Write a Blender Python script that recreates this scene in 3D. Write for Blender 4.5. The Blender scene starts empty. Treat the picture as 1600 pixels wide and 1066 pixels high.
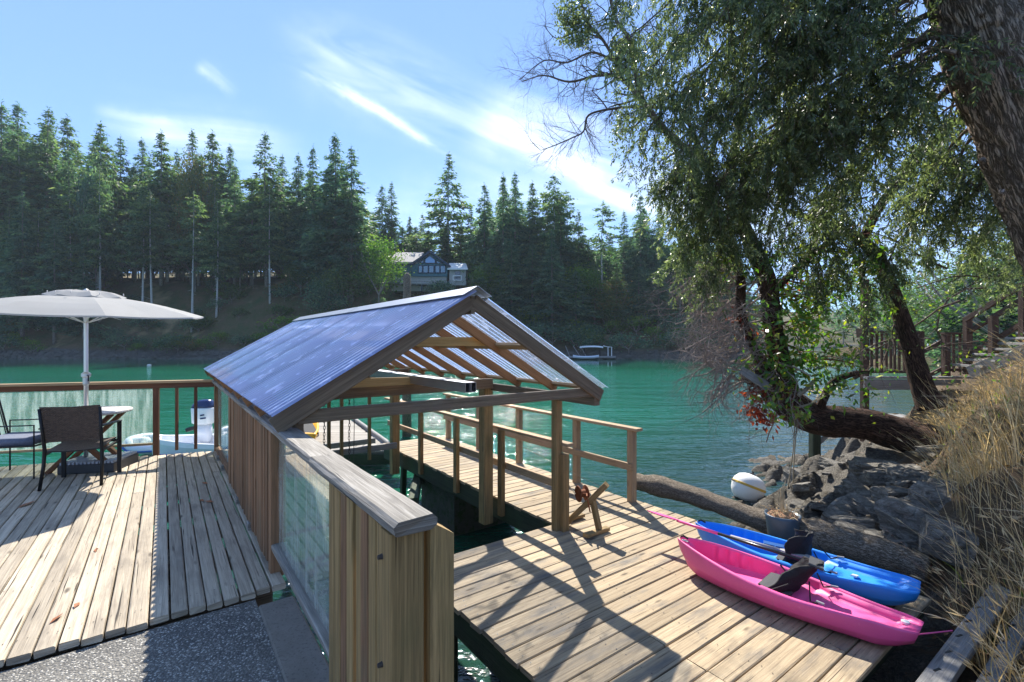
import bpy, math, random
import numpy as np
from mathutils import Vector, Matrix, noise
R = math.radians
random.seed(7)
SC = bpy.context.scene
COL = SC.collection
H = 3.0                       # camera height above the water (water surface is z = 0)

# ---------------------------------------------------------------- camera, sky, sun, exposure
cam = bpy.data.cameras.new('camera'); cam.lens = 16.76; cam.sensor_width = 36
cam.clip_start = 0.05; cam.clip_end = 4000
camo = bpy.data.objects.new('camera', cam); COL.objects.link(camo)
camo.location = (0, 0, H); camo.rotation_euler = (R(90), 0, 0)
SC.camera = camo

SUN_AZ = -7.0                 # degrees from +Y towards +X
SUN_EL = 44.0
sd = Vector((math.sin(R(SUN_AZ))*math.cos(R(SUN_EL)), math.cos(R(SUN_AZ))*math.cos(R(SUN_EL)), math.sin(R(SUN_EL))))
sun = bpy.data.lights.new('sun', 'SUN'); sun.energy = 5.0; sun.angle = R(0.5); sun.color = (1, .945, .85)
suno = bpy.data.objects.new('sun', sun); COL.objects.link(suno)
suno.rotation_euler = sd.to_track_quat('Z', 'Y').to_euler(); suno.location = (0, 0, 60)

world = bpy.data.worlds.new('World'); SC.world = world; world.use_nodes = True
wn = world.node_tree; wn.nodes.clear()
def wnode(t, **k):
    n = wn.nodes.new(t)
    for a, b in k.items(): setattr(n, a, b)
    return n
def wmath(op, a, b=None, c=None):
    n = wnode('ShaderNodeMath', operation=op)
    for i, x in enumerate((a, b, c)):
        if x is None: continue
        if isinstance(x, (int, float)): n.inputs[i].default_value = x
        else: wn.links.new(x, n.inputs[i])
    return n.outputs[0]
sky = wnode('ShaderNodeTexSky', sky_type='NISHITA'); sky.sun_disc = False
sky.sun_elevation = R(SUN_EL); sky.sun_rotation = R(SUN_AZ); sky.air_density = .75; sky.dust_density = 0.0; sky.ozone_density = 3.0
tc = wnode('ShaderNodeTexCoord')
nz = wnode('ShaderNodeTexNoise'); nz.inputs['Scale'].default_value = 3.2; nz.inputs['Detail'].default_value = 7; nz.inputs['Roughness'].default_value = .62
wn.links.new(tc.outputs['Generated'], nz.inputs['Vector'])
def vdot(v):
    n = wnode('ShaderNodeVectorMath', operation='DOT_PRODUCT'); wn.links.new(tc.outputs['Generated'], n.inputs[0]); n.inputs[1].default_value = v
    return n.outputs['Value']
def pdir(px, py): return Vector((px-800, 745, 533-py)).normalized()
warp = wmath('MULTIPLY', wmath('SUBTRACT', nz.outputs['Fac'], .5), 1.0)
# stretched fibres for the cirrus
def fibres(ax, sc):
    mp = wnode('ShaderNodeMapping'); mp.vector_type = 'TEXTURE'
    q = Vector(ax).to_track_quat('X', 'Z').to_euler(); mp.inputs['Rotation'].default_value = q
    mp.inputs['Scale'].default_value = (1.0, .10, .10)
    wn.links.new(tc.outputs['Generated'], mp.inputs['Vector'])
    n = wnode('ShaderNodeTexNoise'); n.inputs['Scale'].default_value = sc; n.inputs['Detail'].default_value = 6; n.inputs['Distortion'].default_value = .5
    wn.links.new(mp.outputs[0], n.inputs['Vector']); return n.outputs['Fac']
def cloud_band(p0, p1, width, amp, wob, fade_a, fade_b, sc=2.2):
    a, b = pdir(*p0), pdir(*p1); nrm = a.cross(b).normalized(); t = (b-a).normalized()
    d = wmath('ADD', vdot(nrm), wmath('MULTIPLY', warp, wob))
    g = wmath('POWER', 2.718, wmath('MULTIPLY', wmath('POWER', wmath('DIVIDE', wmath('ABSOLUTE', d), width), 2.0), -1.0))
    al = vdot(t); A, B = a.dot(t), b.dot(t); s = (B-A)
    mr = wnode('ShaderNodeMapRange', interpolation_type='SMOOTHSTEP'); wn.links.new(al, mr.inputs[0]); mr.inputs[1].default_value = A - s*fade_a; mr.inputs[2].default_value = A + s*.18
    mr2 = wnode('ShaderNodeMapRange', interpolation_type='SMOOTHSTEP'); wn.links.new(al, mr2.inputs[0]); mr2.inputs[1].default_value = B + s*fade_b; mr2.inputs[2].default_value = B - s*.3
    f = wnode('ShaderNodeMapRange'); wn.links.new(fibres(t, sc), f.inputs[0]); f.inputs[1].default_value = .40; f.inputs[2].default_value = .68
    return wmath('MULTIPLY', wmath('MULTIPLY', wmath('MULTIPLY', g, mr.outputs[0]), mr2.outputs[0]), wmath('MULTIPLY', f.outputs[0], amp))
bands = [cloud_band((452, 92), (690, 232), .008, .8, .06, .02, .25, 2.6),
         cloud_band((440, 60), (1010, 300), .05, .34, .15, .05, .2, 2.0),
         cloud_band((780, 225), (1010, 318), .022, .6, .12, .0, 1.6, 2.6),
         cloud_band((740, 200), (1020, 300), .075, .36, .3, .1, 2.5, 1.6),
         cloud_band((600, 330), (1060, 345), .06, .28, .25, .2, 1.5, 1.6),
         cloud_band((150, 190), (270, 215), .014, .24, .12, .1, .6, 3.0),
         cloud_band((310, 105), (352, 140), .010, .34, .12, .2, .5, 3.5),
         cloud_band((230, 240), (420, 250), .05, .35, .2, .3, .5, 2.0)]
tot = bands[0]
for b in bands[1:]: tot = wmath('ADD', tot, b)
tot = wmath('MINIMUM', tot, .92)
mix = wnode('ShaderNodeMixRGB'); wn.links.new(tot, mix.inputs[0])
tint = wnode('ShaderNodeMixRGB', blend_type='MULTIPLY'); tint.inputs[0].default_value = 1; tint.inputs[2].default_value = (.80, .93, 1.12, 1)
wn.links.new(sky.outputs[0], tint.inputs[1])
soft = wnode('ShaderNodeMixRGB'); soft.inputs[0].default_value = .5; wn.links.new(tint.outputs[0], soft.inputs[1]); soft.inputs[2].default_value = (1.75, 2.75, 4.8, 1)
wn.links.new(soft.outputs[0], mix.inputs[1]); mix.inputs[2].default_value = (7.6, 8.0, 8.4, 1)
bg = wnode('ShaderNodeBackground'); bg.inputs[1].default_value = .118
wo = wnode('ShaderNodeOutputWorld')
wn.links.new(mix.outputs[0], bg.inputs[0]); wn.links.new(bg.outputs[0], wo.inputs[0])
SC.view_settings.view_transform = 'Standard'; SC.view_settings.look = 'None'
SC.view_settings.exposure = 1.1; SC.view_settings.gamma = 1

# ---------------------------------------------------------------- frames of reference
# u runs away from the camera along the boathouse ridge and the deck boards, v to the right across it;
# z of L() and P() is measured from eye height.
CA, SA = .807, .590
def L(u, v, z=0.0): return Vector((CA*v - SA*u, SA*v + CA*u, z + H))
U = Vector((-SA, CA, 0)); V = Vector((CA, SA, 0)); Z = Vector((0, 0, 1))
def P(px, py, Y):            # point seen at photo pixel (px, py) at distance Y
    return Vector(((px-800)/745*Y, Y, (533-py)/745*Y + H))
def lerp(a, b, t): return a + (b-a)*t

# ---------------------------------------------------------------- materials
MATS = {}
class NT:
    def __init__(s, name):
        s.m = bpy.data.materials.new(name); s.m.use_nodes = True; s.t = s.m.node_tree; s.t.nodes.clear()
        s.out = s.t.nodes.new('ShaderNodeOutputMaterial'); MATS[name] = s.m
    def n(s, t, ins=None, **k):
        x = s.t.nodes.new(t)
        for a, b in k.items(): setattr(x, a, b)
        for a, b in (ins or {}).items():
            if hasattr(b, 'is_output'): s.t.links.new(b, x.inputs[a])
            else: x.inputs[a].default_value = b
        return x
    def math(s, op, a, b=0.0, clamp=False):
        x = s.n('ShaderNodeMath', {0: a, 1: b}, operation=op); x.use_clamp = clamp; return x.outputs[0]
    def ramp(s, fac, stops):
        r = s.n('ShaderNodeValToRGB', {0: fac}); e = r.color_ramp.elements
        while len(e) < len(stops): e.new(.5)
        for i, (p, c) in enumerate(stops): e[i].position = p; e[i].color = (*c, 1) if len(c) == 3 else c
        return r.outputs[0]
    def mix(s, fac, a, b, bt='MIX'):
        x = s.n('ShaderNodeMixRGB', {0: fac}, blend_type=bt)
        for i, c in ((1, a), (2, b)):
            if hasattr(c, 'is_output'): s.t.links.new(c, x.inputs[i])
            else: x.inputs[i].default_value = (*c, 1)
        return x.outputs[0]
    def noise(s, vec, scale, detail=4, rough=.55, dist=0.0):
        return s.n('ShaderNodeTexNoise', {'Vector': vec, 'Scale': scale, 'Detail': detail, 'Roughness': rough, 'Distortion': dist}).outputs['Fac']
    def coord(s, which='Object'): return s.n('ShaderNodeTexCoord').outputs[which]
    def mapping(s, vec, scale=(1, 1, 1), loc=(0, 0, 0), rot=(0, 0, 0)):
        return s.n('ShaderNodeMapping', {'Vector': vec, 'Scale': scale, 'Location': loc, 'Rotation': rot}).outputs[0]
    def attr(s, name): return s.n('ShaderNodeAttribute', attribute_name=name).outputs['Fac']
    def bump(s, h, strength=.3, dist=.01, normal=None):
        d = {'Height': h, 'Strength': strength, 'Distance': dist}
        if normal is not None: d['Normal'] = normal
        return s.n('ShaderNodeBump', d).outputs[0]
    def bsdf(s, col, rough=.7, metal=0.0, normal=None, spec=.4, **k):
        d = {'Roughness': rough, 'Metallic': metal, 'Specular IOR Level': spec}
        if normal is not None: d['Normal'] = normal
        b = s.n('ShaderNodeBsdfPrincipled', d)
        if hasattr(col, 'is_output'): s.t.links.new(col, b.inputs['Base Color'])
        else: b.inputs['Base Color'].default_value = (*col, 1)
        for a, c in k.items(): b.inputs[a.replace('_', ' ')].default_value = c
        return b.outputs[0]
    def done(s, sh, disp=None):
        s.t.links.new(sh, s.out.inputs['Surface']); return s.m

def wood(name, light, mid, dark, stain=(.1, .09, .08), stain_amt=.5, rough=.75, knots=.6, crack=.5, var=.5, green=0.0):
    n = NT(name); uv = n.n('ShaderNodeUVMap').outputs[0]; rnd = n.attr('rnd'); ob = n.coord('Object')
    g1 = n.noise(n.mapping(uv, (1.8, 58, 1)), 1.0, 6, .65, .8)
    g2 = n.noise(n.mapping(uv, (6, 210, 1)), 1.0, 3, .6)
    big = n.noise(n.mapping(uv, (1.2, 4, 1)), 1.5, 4, .6)
    c = n.ramp(g1, [(.28, dark), (.5, mid), (.72, light)])
    c = n.mix(n.math('MULTIPLY', n.ramp(g2, [(.35, (0, 0, 0)), (.65, (1, 1, 1))]), .4), c, tuple(x*.55 for x in mid))
    # each board a little lighter or darker
    v = n.math('ADD', n.math('MULTIPLY', n.math('SUBTRACT', rnd, .5), var), 1.0)
    vv = n.n('ShaderNodeCombineXYZ', {0: v, 1: v, 2: v}).outputs[0]
    c = n.mix(1.0, c, vv, 'MULTIPLY')
    st = n.ramp(big, [(.5, (0, 0, 0)), (.72, (1, 1, 1))])
    c = n.mix(n.math('MULTIPLY', st, stain_amt), c, stain)
    # knots
    vo = n.n('ShaderNodeTexVoronoi', {'Vector': n.mapping(uv, (2.2, 7, 1)), 'Scale': 1.0, 'Randomness': 1.0}, feature='F1')
    kn = n.ramp(vo.outputs['Distance'], [(.05, (1, 1, 1)), (.13, (0, 0, 0))])
    c = n.mix(n.math('MULTIPLY', kn, knots), c, tuple(x*.35 for x in dark))
    ck = n.noise(n.mapping(uv, (1.3, 70, 1), (3, 7, 0)), 1.0, 2, .5, .5)
    ckm = n.ramp(ck, [(.285, (1, 1, 1)), (.33, (0, 0, 0))])
    c = n.mix(n.math('MULTIPLY', ckm, crack), c, tuple(x*.18 for x in dark))
    if green:
        gr = n.ramp(n.noise(ob, 2.3, 4, .6), [(.45, (0, 0, 0)), (.7, (1, 1, 1))])
        c = n.mix(n.math('MULTIPLY', gr, green), c, (.05, .085, .035))
    h = n.math('SUBTRACT', n.math('ADD', n.math('MULTIPLY', g2, .5), g1), n.math('MULTIPLY', ckm, 1.2))
    return n.done(n.bsdf(c, rough, normal=n.bump(h, .55, .006), spec=.25))

wood('deck_wood_pale', (.60, .51, .385), (.47, .395, .295), (.25, .20, .15), (.19, .16, .125), .8, crack=1.0, knots=.9, var=.45)
wood('deck_wood_tan', (.52, .41, .265), (.40, .305, .19), (.22, .16, .10), (.15, .135, .115), 1.0, crack=.7, knots=.9, var=.5)
wood('rail_grey', (.44, .415, .375), (.25, .23, .20), (.07, .06, .05), (.12, .115, .105), .5, crack=1.0, knots=.3, var=.25)
wood('picket_brown', (.36, .20, .11), (.24, .13, .068), (.10, .055, .03), (.13, .115, .065), .6, crack=.5, knots=.4, var=.6)
wood('post_green_brown', (.46, .30, .135), (.31, .205, .088), (.15, .10, .046), (.16, .13, .055), .55, crack=.7, knots=.5, var=.4, green=.2)
wood('rail_red_brown', (.23, .10, .05), (.15, .065, .035), (.07, .03, .018), (.12, .08, .06), .4, crack=.4, knots=.2, var=.3)
wood('rafter_orange', (.50, .27, .12), (.36, .185, .082), (.22, .105, .045), (.16, .09, .05), .45, crack=.15, knots=.8, var=.35)
wood('beam_dark', (.27, .20, .13), (.18, .13, .083), (.09, .064, .041), (.12, .10, .075), .5, crack=.4, knots=.4, var=.3)
wood('board_yellow', (.60, .42, .19), (.50, .33, .13), (.38, .23, .08), (.4, .27, .12), .3, crack=.1, knots=1.0, var=.2)
wood('beam_wet_green', (.075, .085, .052), (.045, .057, .036), (.02, .03, .02), (.03, .045, .025), .5, crack=.3, knots=.2, var=.3, green=.6)
wood('walk_rail_wood', (.52, .38, .235), (.38, .26, .15), (.23, .15, .085), (.2, .17, .13), .4, crack=.3, knots=.5, var=.3)
wood('walk_post_wood', (.44, .29, .13), (.30, .195, .085), (.13, .088, .042), (.09, .09, .045), .6, crack=.4, knots=.5, var=.4, green=.3)
wood('platform_wood', (.17, .105, .075), (.10, .06, .043), (.045, .028, .02), (.1, .085, .07), .4, crack=.4, knots=.2, var=.4)
wood('timber_grey', (.38, .37, .35), (.27, .262, .25), (.14, .135, .125), (.16, .155, .145), .5, crack=.6, knots=.3, var=.3)
wood('float_wood', (.46, .42, .36), (.36, .325, .275), (.22, .195, .165), (.24, .22, .18), .5, crack=.4, knots=.3, var=.4)
wood('table_leg_wood', (.30, .135, .06), (.20, .085, .04), (.10, .042, .02), (.1, .05, .03), .3, crack=.2, knots=.2, var=.2)

def plain(name, col, rough=.5, metal=0.0, spec=.5, bump=0.0, bscale=40, var=.0, vscale=3, **k):
    n = NT(name); c = col; nm = None
    if var:
        o = n.coord(); f = n.noise(o, vscale, 5, .6)
        c = n.mix(f, tuple(x*(1-var) for x in col), tuple(min(1, x*(1+var)) for x in col))
    if bump:
        nm = n.bump(n.noise(n.coord(), bscale, 4, .6), bump, .01)
    return n.done(n.bsdf(c, rough, metal, nm, spec, **k))
def kayak_plastic(name, col):
    n = NT(name); o = n.coord(); big = n.noise(o, 4, 5, .6); sc = n.noise(n.mapping(o, (1, 1, 1), rot=(0, 0, .85)), 3, 2)
    st = n.noise(n.mapping(o, (3, 60, 60), rot=(0, 0, -.87)), 1.2, 4, .7, .6)
    c = n.mix(big, tuple(x*.82 for x in col), tuple(min(1, x*1.12) for x in col))
    c = n.mix(n.math('MULTIPLY', n.ramp(st, [(.62, (0, 0, 0)), (.72, (1, 1, 1))]), .28), c, tuple(min(1, x*.6+.35) for x in col))
    dz = n.ramp(n.noise(o, 9, 6, .75), [(.58, (0, 0, 0)), (.75, (1, 1, 1))]); c = n.mix(n.math('MULTIPLY', dz, .22), c, (.22, .18, .14))
    n.done(n.bsdf(c, n.math('ADD', .34, n.math('MULTIPLY', big, .2)), normal=n.bump(n.math('ADD', st, n.noise(o, 60, 3)), .10, .004), spec=.45))
kayak_plastic('pink_plastic', (.80, .10, .31)); kayak_plastic('blue_plastic', (.015, .25, .78))
plain('yellow_plastic', (.85, .42, .02), .4, var=.1)
plain('black_fabric', (.012, .012, .014), .85, bump=.5, bscale=90)
plain('dark_grey_foam', (.06, .06, .065), .9, bump=.3, bscale=140)
plain('black_metal', (.018, .018, .02), .42, .6)
plain('black_shaft', (.012, .012, .013), .3)
plain('grey_metal', (.48, .49, .50), .38, .9, bump=.1, bscale=60, var=.1)
plain('umbrella_pole_metal', (.62, .61, .60), .35, .7, var=.08)
plain('white_plastic', (.78, .78, .76), .4, var=.05)
plain('white_gelcoat', (.80, .81, .82), .25, var=.04)
plain('navy_gelcoat', (.02, .035, .11), .18)
plain('dinghy_fabric', (.62, .66, .72), .5, var=.06)
plain('blue_band', (.02, .09, .32), .5)
plain('rust', (.22, .07, .025), .85, .2, bump=.8, bscale=50, var=.5, vscale=20)
plain('chain_rust', (.07, .06, .055), .6, .6, var=.3)
plain('rope_tan', (.33, .28, .2), .9, bump=.5, bscale=200)
plain('strap_grey', (.3, .3, .31), .7)
plain('sticker_white', (.7, .72, .75), .5)
plain('sticker_dark', (.05, .09, .2), .5)
plain('orange_plastic', (.85, .25, .02), .45)
plain('pot_glaze', (.055, .085, .12), .35, var=.5, vscale=9, bump=.1)
plain('soil_litter', (.28, .15, .08), .95, bump=1.0, bscale=60, var=.6, vscale=40)
plain('dry_stem', (.42, .30, .16), .9, var=.3, vscale=15)
plain('cushion_blue_grey', (.12, .14, .2), .85, bump=.4, bscale=120, var=.5, vscale=60)
plain('umbrella_base_black', (.035, .035, .038), .6)
plain('base_grate_grey', (.34, .36, .4), .5)
plain('house_teal', (.03, .12, .15), .7, var=.12)
plain('house_trim', (.012, .03, .06), .6)
plain('house_grey', (.36, .36, .34), .7, var=.15)
plain('house_roof_grey', (.34, .31, .29), .85, var=.15, bump=.3)
plain('house_white', (.72, .72, .7), .7, var=.1)
plain('window_dark', (.03, .04, .05), .06, spec=.9)
plain('buoy_white', (.78, .77, .73), .45, var=.10, vscale=8, bump=.1)
plain('buoy_yellow', (.62, .38, .05), .6, var=.3)
plain('buoy_dark', (.05, .045, .04), .7, var=.4)
plain('painted_sky_glass', (.10, .25, .5), .04, spec=1.0)  # blue base colour stands in for the sky's reflection in the pane

def leafmat(name, a, b, trans=.35, rough=.55, c3=None, spec=.3, tint=(1.6, 1.9, .7)):
    n = NT(name); rnd = n.attr('rnd')
    st = [(0, a), (.6, b)] + ([(1, c3)] if c3 else [])
    c = n.ramp(rnd, st)
    p = n.bsdf(c, rough, spec=spec)
    tcol = n.mix(1.0, c, tint, 'MULTIPLY')
    t = n.n('ShaderNodeBsdfTranslucent', {'Color': tcol}).outputs[0]
    return n.done(n.n('ShaderNodeMixShader', {0: trans, 1: p, 2: t}).outputs[0])
leafmat('fir_needles', (.040, .082, .056), (.092, .158, .082), .5, c3=(.24, .29, .13), tint=(1.45, 1.65, .8))
leafmat('fir_needles_blue', (.042, .088, .070), (.09, .165, .115), .5, c3=(.22, .29, .16), tint=(1.4, 1.65, .9))
leafmat('near_needles', (.045, .062, .036), (.13, .165, .085), .52, c3=(.36, .38, .21), rough=.38, spec=.6, tint=(1.35, 1.5, .8))
leafmat('broad_leaves', (.04, .09, .02), (.08, .16, .03), .45, c3=(.2, .26, .04))
leafmat('arbutus_leaves', (.04, .11, .02), (.10, .20, .03), .45, rough=.3, c3=(.34, .30, .03), spec=.6)
leafmat('red_leaves', (.16, .02, .015), (.30, .045, .03), .4, c3=(.42, .10, .05))
leafmat('rust_foliage', (.06, .10, .03), (.14, .14, .04), .4, c3=(.22, .10, .045))
leafmat('shrub_leaves', (.035, .075, .03), (.07, .12, .04), .4, c3=(.16, .19, .06))
leafmat('dry_blades', (.36, .26, .12), (.60, .46, .24), .35, c3=(.76, .64, .42), rough=.6, tint=(1.25, 1.12, .78))
leafmat('green_blades', (.06, .13, .03), (.14, .22, .05), .4, c3=(.3, .3, .1))
leafmat('litter_leaves', (.12, .06, .03), (.26, .14, .07), .15, c3=(.45, .33, .2))
leafmat('dead_leaf', (.22, .08, .03), (.32, .12, .05), .1, c3=(.4, .2, .1))

def bark(name, a, b, sc=6, lich=None, strength=1.0):
    n = NT(name); uv = n.n('ShaderNodeUVMap').outputs[0]
    f = n.noise(n.mapping(uv, (1.6, 8, 1)), sc/2.5, 8, .68, .45)
    f2 = n.noise(n.mapping(uv, (3, 11, 1)), sc/1.3, 6, .65, .6)
    rg = n.math('ABSOLUTE', n.math('SUBTRACT', f, .5)); cr = n.ramp(rg, [(.0, (0, 0, 0)), (.07, (1, 1, 1))])
    c = n.mix(n.ramp(n.math('MULTIPLY', n.math('ADD', n.math('MULTIPLY', f2, .8), .2), cr), [(.05, (0, 0, 0)), (.75, (1, 1, 1))]), a, b)
    if lich:
        l = n.ramp(n.noise(n.coord(), 2.2, 6, .75), [(.62, (0, 0, 0)), (.70, (1, 1, 1))]); c = n.mix(n.math('MULTIPLY', l, .7), c, lich)
    h = n.math('ADD', n.math('MULTIPLY', f2, .7), n.math('MULTIPLY', cr, .6))
    return n.done(n.bsdf(c, .9, normal=n.bump(h, strength, .03), spec=.15))
bark('fir_bark', (.12, .09, .07), (.42, .33, .27), 6, (.30, .20, .06), 1.0)
bark('far_bark', (.10, .085, .07), (.36, .32, .28), 3, strength=.3)
bark('far_bark_pale', (.3, .28, .26), (.6, .58, .55), 3, strength=.3)
bark('arbutus_bark', (.03, .018, .013), (.145, .085, .06), 7, strength=.9)
bark('twig_bark', (.08, .06, .05), (.2, .155, .125), 6, strength=.4)
bark('dead_twig_bark', (.22, .175, .15), (.42, .34, .29), 6, strength=.4)
bark('twig_red', (.14, .05, .03), (.3, .12, .07), 6, strength=.4)
bark('log_bark', (.09, .07, .05), (.44, .37, .29), 26, strength=.8)

# concrete with exposed pebbles
n = NT('exposed_aggregate'); o = n.coord()
v1 = n.n('ShaderNodeTexVoronoi', {'Vector': o, 'Scale': 95.0}); v2 = n.n('ShaderNodeTexVoronoi', {'Vector': o, 'Scale': 210.0})
bw = n.n('ShaderNodeSeparateColor', {0: v1.outputs['Color']}).outputs[0]; bw2 = n.n('ShaderNodeSeparateColor', {0: v2.outputs['Color']}).outputs[0]
c = n.ramp(bw, [(0, (.045, .043, .04)), (.35, (.16, .15, .135)), (.7, (.31, .29, .255)), (.9, (.66, .63, .56))])
c = n.mix(n.math('MULTIPLY', bw2, .5), c, (.13, .125, .12))
c = n.mix(n.ramp(v1.outputs['Distance'], [(.35, (0, 0, 0)), (.62, (1, 1, 1))]), c, (.10, .097, .09))
c = n.mix(n.ramp(n.noise(o, 3.0, 4), [(.4, (0, 0, 0)), (.75, (.4, .4, .4))]), c, (.30, .28, .24))
c = n.mix(n.ramp(n.noise(o, 1.1, 6, .7, .5), [(.52, (0, 0, 0)), (.66, (.6, .6, .6))]), c, (.085, .078, .065))
n.done(n.bsdf(c, .8, normal=n.bump(n.math('SUBTRACT', 1.0, v1.outputs['Distance']), .9, .008), spec=.3))
n = NT('concrete'); o = n.coord()
c = n.mix(n.noise(o, 6, 6, .65), (.12, .105, .085), (.29, .26, .22)); c = n.mix(n.ramp(n.noise(o, 60, 3), [(.55, (0, 0, 0)), (.7, (1, 1, 1))]), c, (.12, .11, .1))
n.done(n.bsdf(c, .9, normal=n.bump(n.noise(o, 50, 5, .7), .5, .01), spec=.2))
n = NT('pier_concrete'); o = n.coord()
zz = n.n('ShaderNodeSeparateXYZ', {0: o}).outputs[2]
c = n.mix(n.noise(o, 5, 6, .65), (.03, .04, .028), (.11, .115, .09)); c = n.mix(n.ramp(n.noise(o, 9, 5, .7), [(.5, (0, 0, 0)), (.62, (1, 1, 1))]), c, (.035, .06, .02))
n.done(n.bsdf(c, .85, normal=n.bump(n.noise(o, 12, 6, .7), 1.0, .06)))

# bedded grey rock and soil of the near bank
n = NT('bank_rock'); o = n.coord(); geo = n.n('ShaderNodeNewGeometry')
st = n.noise(n.mapping(o, (3.0, 9, 14), rot=(.5, .35, .7)), 3.2, 10, .8, 1.2)
fr = n.noise(o, 7, 8, .7)
c = n.ramp(st, [(.38, (.03, .026, .022)), (.5, (.15, .135, .11)), (.62, (.38, .345, .29))])
c = n.mix(n.math('MULTIPLY', fr, .5), c, (.14, .125, .105))
soil = n.mix(n.noise(o, 14, 6, .7), (.055, .038, .024), (.27, .19, .115))
sm = n.attr('soil')
c = n.mix(n.ramp(n.math('ADD', sm, n.math('MULTIPLY', n.math('SUBTRACT', fr, .5), .9)), [(.42, (0, 0, 0)), (.58, (1, 1, 1))]), c, soil)
n.done(n.bsdf(c, .88, normal=n.bump(n.math('ADD', st, n.math('MULTIPLY', fr, .5)), 1.0, .07), spec=.25))
n = NT('boulder_rock'); o = n.coord()
st = n.noise(n.mapping(o, (2.5, 3.5, 8), rot=(.25, .2, .0)), 2.6, 10, .78, .6)
vk = n.ramp(n.n('ShaderNodeTexVoronoi', {'Vector': n.mapping(o, (2, 3, 6), rot=(.3, .2, .4)), 'Scale': 1.6, 'Randomness': 1.0}, feature='DISTANCE_TO_EDGE').outputs['Distance'], [(.0, (0, 0, 0)), (.03, (1, 1, 1))])
c = n.ramp(st, [(.34, (.045, .04, .034)), (.52, (.17, .155, .13)), (.68, (.37, .34, .29))])
c = n.mix(n.ramp(n.noise(o, 5, 6, .7), [(.58, (0, 0, 0)), (.7, (.7, .7, .7))]), c, (.20, .165, .10))
st = n.math('ADD', st, n.math('MULTIPLY', vk, .4))
n.done(n.bsdf(c, .85, normal=n.bump(st, .8, .03), spec=.3))
n = NT('dark_rock'); o = n.coord(); n.done(n.bsdf(n.mix(n.noise(o, 2, 6, .7), (.03, .03, .027), (.15, .145, .125)), .9, normal=n.bump(n.noise(o, 4, 6, .7), .8, .1), spec=.2))
# far hillside
n = NT('hillside'); o = n.coord()
c = n.mix(n.ramp(n.noise(o, .35, 7, .7), [(.38, (0, 0, 0)), (.62, (1, 1, 1))]), (.14, .10, .06), (.06, .085, .035))
c = n.mix(n.ramp(n.noise(o, .16, 5, .6, .3), [(.56, (0, 0, 0)), (.68, (1, 1, 1))]), c, (.30, .235, .13))
rk = n.attr('shore')
c = n.mix(rk, c, n.mix(n.noise(o, 1.6, 6, .7), (.035, .035, .032), (.13, .125, .11)))
n.done(n.bsdf(c, .95, normal=n.bump(n.noise(o, 1.5, 6, .7), 1.0, .4), spec=.1))
# water
n = NT('water'); o = n.coord()
w1 = n.noise(n.mapping(o, (.8, 2.2, 1), rot=(0, 0, .15)), 1.3, 3, .55, .3)
w2 = n.noise(n.mapping(o, (1.0, 1.6, 1), rot=(0, 0, -.4)), 5.5, 3, .55, .4)
w3 = n.noise(n.mapping(o, (.16, .62, 1), rot=(0, 0, .12)), 1.0, 4, .6, .4)
h = n.math('ADD', n.math('ADD', w1, n.math('MULTIPLY', w2, .30)), n.math('MULTIPLY', w3, 3.0))
oy = n.n('ShaderNodeSeparateXYZ', {0: o}).outputs[1]; calm = n.ramp(n.math('DIVIDE', oy, 100.0), [(.47, (1, 1, 1)), (.57, (.05, .05, .05))])
c = n.mix(n.ramp(n.noise(n.mapping(o, (.6, 1.6, 1)), .09, 4, .6), [(.3, (0, 0, 0)), (.7, (1, 1, 1))]), (.002, .10, .044), (.004, .145, .07))
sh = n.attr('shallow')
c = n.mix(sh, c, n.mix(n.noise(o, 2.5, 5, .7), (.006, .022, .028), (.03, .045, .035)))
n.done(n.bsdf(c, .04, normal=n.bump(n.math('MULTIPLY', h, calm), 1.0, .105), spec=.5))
# glass of the railings: salty, dusty, streaked
n = NT('dusty_glass'); uv = n.n('ShaderNodeUVMap').outputs[0]
d = n.noise(n.mapping(uv, (14, 1.2, 1)), 1.0, 5, .6, .4); d2 = n.noise(uv, 40, 4, .7)
dm = n.math('ADD', n.math('MULTIPLY', n.ramp(d, [(.42, (0, 0, 0)), (.70, (1, 1, 1))]), .42), n.math('MULTIPLY', n.ramp(d2, [(.5, (0, 0, 0)), (.8, (1, 1, 1))]), .16))
dm = n.math('ADD', dm, .08, True)
tr = n.n('ShaderNodeBsdfTransparent', {'Color': (.86, .93, .90, 1)}).outputs[0]
gl = n.n('ShaderNodeBsdfGlossy', {'Color': (1, 1, 1, 1), 'Roughness': .02}).outputs[0]
fz = n.n('ShaderNodeFresnel', {'IOR': 1.5}).outputs[0]
df = n.bsdf((.62, .68, .66), .6); tl = n.n('ShaderNodeBsdfTranslucent', {'Color': (.62, .70, .68, 1)}).outputs[0]
dt = n.n('ShaderNodeMixShader', {0: .5, 1: df, 2: tl}).outputs[0]
a = n.n('ShaderNodeMixShader', {0: n.math('MULTIPLY', fz, .5), 1: tr, 2: gl}).outputs[0]
n.done(n.n('ShaderNodeMixShader', {0: dm, 1: a, 2: dt}).outputs[0])
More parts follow.
